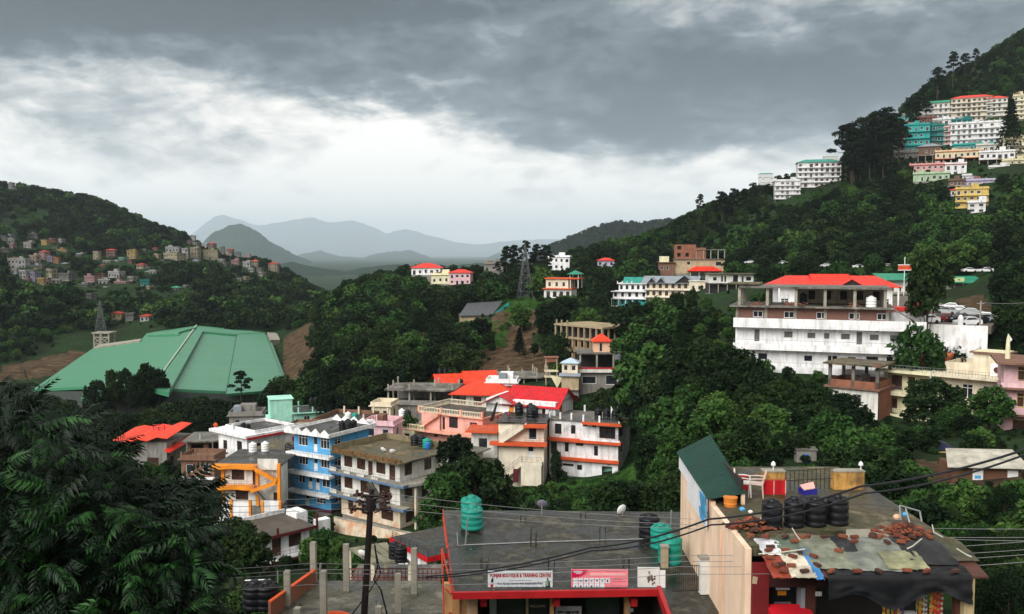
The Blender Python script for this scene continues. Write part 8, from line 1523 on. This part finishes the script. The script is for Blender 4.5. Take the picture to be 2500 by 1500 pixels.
# ------------------------------------------------------------------ people
def person_mesh():
    me = bpy.data.meshes.new('body'); J = [(0, 0, .95), (0, 0, 1.2), (0, 0, 1.42), (0, .01, 1.52), (0, .02, 1.64), (.1, 0, .92), (.11, .02, .5), (.11, .05, .07), (.11, -.1, .03), (-.1, 0, .92), (-.11, -.04, .5), (-.11, .0, .07), (-.11, -.14, .03), (.19, 0, 1.4), (.25, 0, 1.12), (.22, -.16, .92), (-.19, 0, 1.4), (-.25, 0, 1.12), (-.22, -.1, .88)]
    E = [(0, 1), (1, 2), (2, 3), (3, 4), (0, 5), (5, 6), (6, 7), (7, 8), (0, 9), (9, 10), (10, 11), (11, 12), (2, 13), (13, 14), (14, 15), (2, 16), (16, 17), (17, 18)]
    me.from_pydata(J, E, []); o = bpy.data.objects.new('body', me); COL.objects.link(o); o.modifiers.new('s', 'SKIN'); o.modifiers.new('d', 'SUBSURF').levels = 1
    rad = [.15, .14, .15, .055, .095, .09, .065, .045, .04, .09, .065, .045, .04, .06, .045, .035, .06, .045, .035]
    for v, r in zip(me.skin_vertices[0].data, rad): v.radius = (r, r * .8)
    me.skin_vertices[0].data[0].use_root = True; bpy.context.view_layer.update(); out = bpy.data.meshes.new_from_object(o.evaluated_get(bpy.context.evaluated_depsgraph_get())); bpy.data.objects.remove(o); out.polygons.foreach_set('use_smooth', [True] * len(out.polygons)); return out
PM = person_mesh(); SKIN = mat('brown_skin', (.24, .13, .08), .6, .1); HAIR = mat('black_hair', (.01, .01, .01), .5); PM.materials.clear(); PM.materials.append(SKIN)
def person(p, rz, top, low, label):
    e = empty('person', p, rz, label, 'person'); put(PM, 'body', e); MB().lathe([(.27, .25), (.2, .7), (.17, .98), (.19, 1.05)], 14).build('skirt', low, e, True); MB().lathe([(.19, 1.0), (.17, 1.15), (.2, 1.36), (.15, 1.45), (.07, 1.48)], 14).build('tunic', top, e, True); MB().lathe([(.1, 1.55), (.125, 1.66), (.1, 1.76), (.02, 1.79)], 10, (0, .03, 0)).build('hair', HAIR, e, True); return e
person(P(962, 1180, 128.6), R(20), mat('pink_cloth', (.6, .18, .2), .8), mat('orange_cloth', (.55, .16, .08), .8), 'person in pink clothes on the balcony of the mossy-roofed house')
person(P(1243, 1029, 150.5), R(-20), mat('magenta_cloth', (.35, .02, .1), .8), mat('dark_cloth', (.02, .02, .03), .8), 'person in dark clothes with a magenta top on the cream house terrace')
q = hit(2372, 806, 60); e = person(q, R(40), mat('red_cloth', (.4, .03, .04), .8), mat('grey_cloth', (.1, .1, .11), .8), 'person in red walking under a pink umbrella by the road'); u = empty('umbrella', q + Vector((.2, -.1, 1.0)), 0, 'pink umbrella held by the person in red', 'umbrella'); MB().tube([(0, 0, 0), (0, 0, 1.1)], .015, 5).build('stick', STEEL, u); MB().lathe([(.62, .85), (.5, 1.0), (.28, 1.1), (.03, 1.15)], 8).build('canopy', mat('hot_pink', (.7, .03, .22), .6), u)
KEEP.append((2358, 775, 2390, 806, q.y + .5))
# ------------------------------------------------------------------ trees and undergrowth
def at_ground(px, d): q = P(px, 700, d); return Vector((q.x, q.y, ground_z(q.x, q.y) - .1))
def plant_px(kind, px, ytop, d, label, name='broadleaf_tree', group=None, wide=1., var=None, cat='tree'):
    """tree on the ground at a photo column and distance, tall enough to reach photo row ytop"""
    p = at_ground(px, d); h = P(px, ytop, d).z - p.z
    return plant(kind, p, max(h, 1.2), label, name, group, cat, None, var, wide)
NT = 0
one = plant_px
one('slim', 2266, 612, 131, 'tall slim-trunked tree standing before the parking yard', wide=.66); one('light', 2250, 800, 128, 'light green young tree at the foot of the tall slim trunk', wide=.7); KEEP.append((2240, 735, 2290, 850, 136)); one('broad', 2345, 815, 132, 'dark spiky shrub-like tree against the white retaining wall', wide=.9)
one('pine', 1707, 476, 452, 'lone umbrella pine on the right skyline', 'pine_tree', var=1, wide=.8); one('pine', 584, 908, 232, 'lone thin pine in front of the green hall', 'pine_tree', var=1, wide=1.15)
for px, yt, d, k in ((232, 928, 224, 'broad'), (268, 900, 226, 'tall'), (300, 896, 228, 'tall'), (352, 884, 226, 'tall'), (374, 902, 230, 'broad'), (330, 908, 224, 'tall')): one(k, px, yt, d, 'broadleaf tree in the cluster before the green hall', group='trees before the green hall', wide=.62)
for px, yt, d in ((668, 935, 214), (690, 920, 216), (712, 955, 208), (640, 965, 205)): one('broad', px, yt, d, 'tree at the right end of the concrete embankment', group='trees right of the embankment')
for px, yt, d in ((395, 985, 212), (440, 975, 210), (485, 968, 212), (530, 975, 208), (575, 978, 210), (615, 985, 206), (420, 1010, 196), (470, 1015, 195), (520, 1000, 198), (570, 1005, 194), (300, 1010, 196), (345, 1000, 200), (260, 1000, 205), (215, 985, 215), (380, 1020, 188), (160, 975, 222), (110, 965, 225)): one('broad', px, yt, d, 'dark tree in the belt between green hall and orange-roofed house', group='trees below the embankment', wide=1.1)
one('tall', 1118, 1056, 112, 'tall thin-leaved tree left of the cream stair house', wide=.85, var=0); one('broad', 1160, 1118, 108, 'bushy tree beside the thin-leaved one before the cream house'); one('light', 1090, 1150, 105, 'low leafy tree at the right end of the mossy-roofed house'); one('deodar', 1225, 1160, 118, 'small dark conifer beside the cream stair house', 'conifer', wide=1.2); one('broad', 1358, 1098, 147, 'small dark tree in the gap right of the cream stair house', wide=.42)
one('broad', 1366, 814, 203, 'dense dark tree in front of the tan unfinished building', wide=.75); one('deodar', 1268, 800, 232, 'grey-green conifer standing on the brown slope', 'conifer', wide=1.3); one('broad', 1305, 838, 226, 'round dark tree at the foot of the brown slope'); one('broad', 1172, 778, 262, 'dark spreading tree left of the brown slope', wide=1.1)
for px, yt, d in ((1560, 738, 205), (1605, 725, 215), (1650, 712, 210), (1690, 705, 214), (1725, 725, 204), (1585, 770, 190), (1640, 762, 186), (1690, 752, 180), (1740, 748, 186), (1765, 775, 170), (1572, 800, 180), (1600, 812, 172), (1670, 806, 166), (1730, 812, 158)): one(('broad', 'tall', 'light')[int(px + yt) % 3], px, yt, d, 'tree in the grove between cream hotel and long white building', group='grove left of the long white building', wide=1.0)
for px, yt, d in ((1590, 860, 146), (1615, 848, 142), (1660, 850, 136), (1710, 842, 130), (1760, 838, 126), (1800, 850, 121), (1838, 872, 118), (1592, 925, 134), (1622, 912, 130), (1655, 905, 124), (1710, 918, 118), (1760, 905, 114), (1825, 935, 112), (1600, 985, 118), (1640, 975, 112), (1700, 985, 106), (1585, 1060, 104), (1650, 1045, 98), (1710, 1050, 94), (1770, 985, 104), (1790, 1040, 92)): one(('broad', 'tall', 'broad', 'light')[int(px + yt) % 4], px, yt, d, 'tree in the dense grove below the long white building', group='grove below the long white building', wide=.95)
for px, yt, d in ((1868, 900, 112), (1896, 930, 110), (1985, 935, 112), (1965, 955, 108), (2005, 945, 106), (2055, 960, 104), (2030, 990, 100), (1900, 970, 103), (1940, 1000, 96), (1850, 985, 100), (2095, 1000, 100), (1860, 1040, 90), (1920, 1055, 86), (1990, 1050, 86), (2060, 1060, 88)): one('broad', px, yt, d, 'tree hiding the foot of the long white building', group='trees before the long white building', wide=1.0)
for px, yt, d, k in ((2352, 988, 104, 'light'), (2330, 1000, 100, 'light'), (2425, 948, 101, 'light'), (2290, 925, 108, 'broad'), (2375, 1010, 98, 'broad'), (2270, 1040, 96, 'broad'), (2200, 1060, 96, 'broad'), (2140, 1050, 96, 'broad'), (2455, 1075, 84, 'broad'), (2410, 1080, 84, 'broad')): one(k, px, yt, d, ('bright green' if k == 'light' else 'dark green') + ' tree in front of the yellow balcony house', group=('bright' if k == 'light' else 'dark') + ' trees before the yellow balcony house')
for px, yt, d, k in ((1237, 603, 392, 0), (1256, 601, 396, 2), (1284, 590, 402, 1), (1310, 598, 398, 0), (1332, 600, 400, 2), (1300, 620, 388, 0), (1215, 640, 388, 1)): one('pine', px, yt, d, 'dark pine on the ridge beside the lattice pylon', 'pine_tree', 'pines on the ridge by the pylon', var=k)
for px, yt, d in ((927, 658, 408), (955, 660, 410), (985, 668, 405), (1165, 645, 402), (880, 682, 400)): one('tall', px, yt, d, 'tree standing up from the ridge left of the pylon', group='trees on the ridge left of the pylon')
one('pine', 2275, 168, 512, 'round-headed pine leaning out on the right skyline', 'pine_tree', var=2, wide=1.1)
for px, yt, d in ((2312, 128, 530), (2340, 132, 545), (2365, 120, 560), (2232, 228, 480), (2215, 240, 478), (2250, 235, 490)): one('pine', px, yt, d, 'pine on the upper right skyline', 'pine_tree', 'pines on the upper right skyline')
for px, yt, d, k in ((2058, 305, 432, 0), (2072, 312, 430, 1), (2100, 290, 438, 2), (2125, 275, 440, 0), (2150, 268, 446, 2), (2170, 280, 440, 0), (2095, 320, 425, 0), (2130, 310, 428, 2), (2160, 320, 425, 1), (2185, 300, 436, 0), (2080, 350, 415, 2), (2115, 350, 415, 0), (2150, 355, 415, 2), (2075, 385, 405, 0)): one('pine', px, yt, d, 'dark pine in the stand between the ridge hotel and the teal buildings', 'pine_tree', 'pine stand on the right hillside', wide=1.25, var=k)
one('deodar', 2455, 240, 415, 'tall dark conifer rising before the pale hotels', 'conifer', wide=1.15)
for px, yt, d in ((1760, 470, 440), (1790, 462, 445), (1815, 462, 450), (1835, 448, 452), (1740, 490, 445), (1870, 450, 440), (1895, 430, 450), (1915, 425, 455), (1668, 590, 420), (1650, 575, 430), (1690, 560, 432), (1720, 515, 440)): one('pine', px, yt, d, 'dark tree on the right ridge line left of the ridge hotel', 'pine_tree', 'trees along the right ridge line')
for px, yt, d in ((40, 1030, 27), (130, 1095, 26), (215, 1175, 27), (290, 1270, 30), (350, 1350, 32), (20, 1140, 21), (425, 1420, 36), (-60, 990, 26), (200, 1330, 23)): one('near', px, yt, d, 'dark bushy tree behind the compound leaves at the lower left', group='trees behind the near leaves', wide=.62)
for px, yt, d in ((2400, 1200, 46), (2470, 1190, 44), (2340, 1195, 52), (2500, 1290, 34), (2420, 1290, 36), (2490, 1400, 27), (2270, 1200, 56), (2560, 1240, 36), (2440, 1390, 29), (2330, 1235, 44), (2385, 1350, 33)): one('near', px, yt, d, 'bushy green tree on the slope right of the cluttered roof', group='trees right of the cluttered roof')
for px, yt, d in ((560, 1262, 84), (582, 1290, 80), (640, 1412, 74), (780, 1292, 96), (760, 1335, 88), (820, 1310, 90)): one('light' if px > 700 else 'broad', px, yt, d, 'leafy tree beside the maroon-trimmed white house', group='trees by the maroon-trimmed house')

KEEP.append((1190, 748, 1325, 885, 238))
# scattered trees: the largest in view become things, the rest of the cover is one mass per hillside
cand, rest = [], []
def scatter(u0, u1, d0, d1, step, hr, zone, mask=None):
    d = d0
    while d < d1:
        u = u0
        while u < u1:
            dd = d + random.uniform(-.5, .5) * step; px = (u + random.uniform(-.5, .5) * step / d * F); x = (px - W / 2) / F * dd; u += step / d * F
            z = ground_z(x, dd); p = Vector((x, dd, z - .1))
            if mask and not mask(px, dd, p): continue
            for k in (1, .6, .34, .2):
                h = random.uniform(*hr) * k
                if clear_of(p, h, h * .36, 0 if k > .3 else 14): break
            else: continue
            X, Y, f = proj(p)
            if any(a < dd < b and in_poly(X, Y, poly) for poly, a, b in SOIL): 
                if random.random() < .93: continue
            (cand if k == 1 else rest).append((h * F / f, p, h, zone))
        d += step
def centre_mask(px, d, p): return True
scatter(740, 1700, 185, 470, 6.2, (6.5, 10.5), 'centre')
scatter(1640, 2750, 235, 392, 6.8, (6, 10.5), 'right', lambda px, d, p: not (2080 < px < 2460 and d < 246)); scatter(1640, 2750, 392, 700, 5.6, (2.8, 6.2), 'right')
scatter(1380, 1620, 62, 180, 6.0, (5, 8), 'ravine', lambda px, d, p: not (1330 < px < 1560 and 104 < d < 142 and random.random() < .9)); scatter(480, 1080, 60, 120, 6.5, (4, 6), 'ravine', lambda px, d, p: px < 800 and d > 88); scatter(1700, 2560, 60, 118, 7, (4.5, 7.5), 'lower right', lambda px, d, p: random.random() < .5)
scatter(2300, 2700, 118, 235, 6.5, (5, 9), 'right', lambda px, d, p: px > 2420 or d > 240)
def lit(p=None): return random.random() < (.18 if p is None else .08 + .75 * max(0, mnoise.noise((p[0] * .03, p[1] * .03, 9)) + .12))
ZL = {'centre': 'tree in the dark wood on the centre hill below the ridge', 'right': 'tree in the dense wood on the right hillside', 'ravine': 'tree in the ravine between the near shop and the town', 'lower right': 'tree on the lower right slope behind the cluttered roof'}
cand.sort(key=lambda c: -c[0])
front = [c for c in cand if -60 < proj(c[1])[0] < 2560 and proj(c[1])[1] < 1500]
NIND = 110
chosen = set(id(c) for c in front[:NIND])
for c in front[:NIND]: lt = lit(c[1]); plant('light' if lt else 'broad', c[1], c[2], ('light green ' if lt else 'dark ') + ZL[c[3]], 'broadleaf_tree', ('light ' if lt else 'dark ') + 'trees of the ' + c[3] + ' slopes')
pools = {}
for c in cand + rest:
    if id(c) in chosen: continue
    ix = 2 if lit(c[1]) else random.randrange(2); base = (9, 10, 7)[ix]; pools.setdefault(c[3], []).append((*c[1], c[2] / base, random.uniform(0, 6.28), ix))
for z, pts in pools.items(): wood('woodland', {'centre': 'dark mixed wood covering the centre hill', 'right': 'dense green wood covering the right hillside', 'ravine': 'scrubby wood filling the ravine', 'lower right': 'scrubby wood on the lower right slope'}[z], pts, MIDT['broad'] + MIDT['light'])
# left hill: far wood
pts = []
d = 425.
while d < 1130:
    px = -420.
    while px < 900:
        dd = d + random.uniform(-4, 4); q = px + random.uniform(-.5, .5) * 7 / d * F; px += 7.0 / d * F; x = (q - W / 2) / F * dd; p = Vector((x, dd, ground_z(x, dd) - .3))
        if in_poly(*proj(p)[:2], SOIL[2][0]) or (mnoise.noise((x * .012, dd * .012, 4)) > .28 and random.random() < .75): continue
        for k in (1, .55, .3, .18):
            h = random.uniform(6, 10) * k
            if clear_of(p, h, h * .4, 0 if k > .25 else 5): break
        else: continue
        ix = random.choices(range(5), (28, 28, 24, 10, 10))[0]; pts.append((*p, h / (9, 8, 10, 13, 6)[ix], random.uniform(0, 6.28), ix))
    d += 7.5
wood('woodland', 'dark forest covering the left hill around the far houses', pts, FAR['broad'] + FAR['pine'] + FAR['light'])
for key, n, hh, lab in (('flank', 7500, (10, 16), 'forest on the dark wooded hill behind the town'),):
    us, zr, d0, D, o = HILLS[key]; me = o.data; nv = len(me.vertices); pts = []
    for i in range(n):
        v = me.vertices[random.randrange(nv // 2 + 260 * 3 if nv > 2000 else nv)].co; ix = random.choices(range(4), (30, 30, 25, 15))[0]; pts.append((v.x + random.uniform(-5, 5), v.y + random.uniform(-8, 8), v.z - 1.2, random.uniform(*hh) / (9, 8, 10, 13)[ix], random.uniform(0, 6.28), ix))
    wood('woodland', lab, pts, FAR['broad'] + FAR['pine'])
# undergrowth on the near slopes
pts = []
for (px0, px1, d0, d1, step, hr) in ((-200, 2750, 62, 190, 2.9, (1.0, 2.6)), (-250, 640, 14, 60, 2.0, (.8, 2.4)), (1080, 1640, 42, 62, 2.2, (.8, 1.8)), (2150, 2800, 24, 62, 1.9, (.8, 2.4)), (1660, 2400, 36, 62, 2.0, (.6, 1.6)), (-250, 760, 190, 262, 4.2, (1.2, 3)), (-250, 420, 262, 440, 5.5, (1.5, 5)), (690, 800, 262, 440, 5.5, (1.5, 4)), (1900, 2750, 190, 330, 4.0, (1.2, 3.5)), (1600, 2700, 330, 540, 4.4, (1.2, 3)), (740, 1700, 190, 460, 5.0, (1, 2.6))):
    d = d0
    while d < d1:
        px = px0
        while px < px1:
            dd = d + random.uniform(-.5, .5) * step; q = px + random.uniform(-.5, .5) * step / d * F; px += step / d * F; x = (q - W / 2) / F * dd; p = Vector((x, dd, ground_z(x, dd) - .15)); X, Y, f = proj(p)
            if Y > 1620 or X < -120 or X > 2620: continue
            if 2070 < X < 2460 and 139 < dd < 246: continue
            if any(a < dd < b and in_poly(X, Y, poly) for poly, a, b in SOIL) and random.random() < .85: continue
            h = random.uniform(*hr)
            if not clear_of(p, h, h * .5):
                h = random.uniform(.45, .8) * (1 if dd < 200 else 2.0)
                if any((p[0] - fx) ** 2 + (p[1] - fy) ** 2 < (fr_ + .3) ** 2 for fx, fy, fr_ in FOOT): continue
            ix = random.choices(range(3), (34, 33, 33))[0]; pts.append((*p, h / (9, 10, 7)[ix] * 1.15, random.uniform(0, 6.28), ix))
        d += step
wood('undergrowth', 'dark leafy undergrowth covering the near slopes', pts, MIDT['broad'] + MIDT['light'])
print('undergrowth', len(pts), 'cand', len(cand), 'rest', len(rest))
# bright grass below the cream and white houses
gb = MB(); rng = np.random.default_rng(5)
for i in range(150):
    a = rng.uniform(0, 6.28); r = rng.uniform(0, .5); x, y = r * math.cos(a), r * math.sin(a); hh = rng.uniform(.25, .6); l = rng.uniform(-.2, .2, 2); w_ = .03
    gb.quad((x - w_, y, 0), (x + w_, y, 0), (x + l[0], y + l[1], hh))
GRS = leaf_mat('meadow_grass', (.020, .055, .012), (.040, .11, .020), (.075, .16, .032), .1, .8); gme = gb.mesh('grass', GRS); pts = []
for i in range(4200):
    px, d = random.uniform(1230, 1640), random.uniform(84, 146); x = (px - W / 2) / F * d; p = Vector((x, d, ground_z(x, d) - .03))
    if not any((p[0] - fx) ** 2 + (p[1] - fy) ** 2 < fr_ ** 2 for fx, fy, fr_ in FOOT): pts.append((*p, random.uniform(.8, 1.8), random.uniform(0, 6.28), 0))
for i in range(2600):
    px, d = random.choice(((random.uniform(1240, 1420), random.uniform(285, 340)), (random.uniform(960, 1240), random.uniform(250, 330)), (random.uniform(1750, 2300), random.uniform(255, 330)))); x = (px - W / 2) / F * d; p = Vector((x, d, ground_z(x, d) - .03))
    if clear_of(p, .6, .5): pts.append((*p, random.uniform(1.6, 3), random.uniform(0, 6.28), 0))
wood('grass', 'bright green grass on the open slopes', pts, [gme])

# ------------------------------------------------------------------ the near tree with compound leaves
def frond_mesh(seed):
    rng = np.random.default_rng(seed); mb = MB(); L = rng.uniform(.38, .62); n = rng.integers(7, 12); dr = rng.uniform(.12, .35)
    pos = lambda t: np.array([L * t, .04 * math.sin(3 * t), .10 * t - dr * t * t])
    mb.tube([tuple(pos(t)) for t in (0, .35, .7, 1)], [.006, .005, .004, .002], 4, False)
    for i in range(n):
        t = .12 + .88 * i / (n - 1)
        for sg in (-1, 1):
            p = pos(t); ll = (.15 * math.sin(math.pi * (.22 + .62 * t)) + .02) * rng.uniform(.85, 1.1); a = rng.uniform(.95, 1.25) - .35 * t; dn = rng.uniform(.2, .6); d = np.array([math.cos(a), sg * math.sin(a), -dn]); d /= np.linalg.norm(d); w = np.array([-math.sin(a) * sg, math.cos(a), .25]) * ll * .17; b = len(mb.v); bend = np.array([0, 0, -.05 * ll / .15])
            mb.v += [tuple(p), tuple(p + d * ll * .4 + w), tuple(p + d * ll + bend), tuple(p + d * ll * .4 - w), tuple(p + d * ll * .45 - np.array([0, 0, .012]))]; mb.f += [(b, b + 1, b + 4), (b + 1, b + 2, b + 4), (b + 2, b + 3, b + 4), (b + 3, b, b + 4)]
    return mb
fr = [frond_mesh(100 + i) for i in range(8)]; frm = [f.mesh('leaf', LEAFN) for f in fr]
OUT = [(-80, 880), (0, 902), (45, 868), (95, 900), (130, 972), (200, 958), (250, 1008), (300, 1058), (360, 1088), (440, 1112), (475, 1135), (520, 1190), (560, 1248), (600, 1300), (612, 1400), (622, 1500)]
tp = lambda px: float(np.interp(px, [o[0] for o in OUT], [o[1] for o in OUT]))
base = Vector((-7.0, 18, ground_z(-7.0, 18) - .3)); e = empty('compound_leaf_tree', base, 0, 'dark tree with long compound leaves filling the lower left corner', 'tree')
hub = [P(90, 1180, 17), P(230, 1250, 17.5), P(350, 1330, 18), P(60, 1380, 15.5), P(450, 1400, 18.5), P(220, 1450, 15.5), P(60, 1020, 18.5), P(300, 1190, 19.5), P(430, 1270, 20), P(140, 1110, 15.5), P(300, 1400, 15), P(400, 1480, 16)]
fork = base + Vector((.3, 0, 2.2)); tm_ = MB().tube([base - base, fork - base], [.26, .2], 9); tm_.build('trunk', BARK, e)
for hb in hub: m_ = fork.lerp(hb, .5) + Vector((random.uniform(-.4, .4), 0, .3)); MB().tube([fork - base, m_ - base, hb - base], [.12, .075, .03], 6).build('branch', BARK, e)
cro = MB(); cnt = 0; items = []
while len(items) < 6000:
    px = random.uniform(-90, 490); t = tp(px) + 55 + 40 * math.exp(-((px - 340) / 90) ** 2); py = t + (1580 - t) * random.random() ** .85
    if py > 1585: continue
    edge = min(1, (py - t) / 120.0); d = random.uniform(13.0, 23) if edge > .5 else random.uniform(15, 22); p = P(px, py, d)
    hb = min(hub, key=lambda q: (q - p).length); v = p - hb
    if random.random() < .2 * (v.length > 2.6): continue
    az = math.atan2(v.y, v.x) + random.gauss(0, .9); pit = random.uniform(-.6, .75); items.append((d - .6 * random.random(), p, Matrix.Rotation(az, 4, 'Z') @ Matrix.Rotation(-pit, 4, 'Y') @ Matrix.Rotation(random.gauss(0, .7), 4, 'X'), random.randrange(8), random.uniform(.6, 1.25)))
items.sort(key=lambda q: q[0])
for i, (d, p, rot, k, s) in enumerate(items):
    if i < 295:
        o = put(frm[k], 'leaf', e); o.matrix_local = Matrix.Translation(p - base) @ rot @ Matrix.Scale(s, 4)
    else:
        M = np.array(Matrix.Translation(p - base) @ rot @ Matrix.Scale(s, 4)); b = len(cro.v); V = np.array(fr[k].v) @ M[:3, :3].T + M[:3, 3]; cro.v += V.tolist(); cro.f += [tuple(b + j for j in f) for f in fr[k].f]
tag(cro.build('crown', LEAFN, e), kind='stuff')
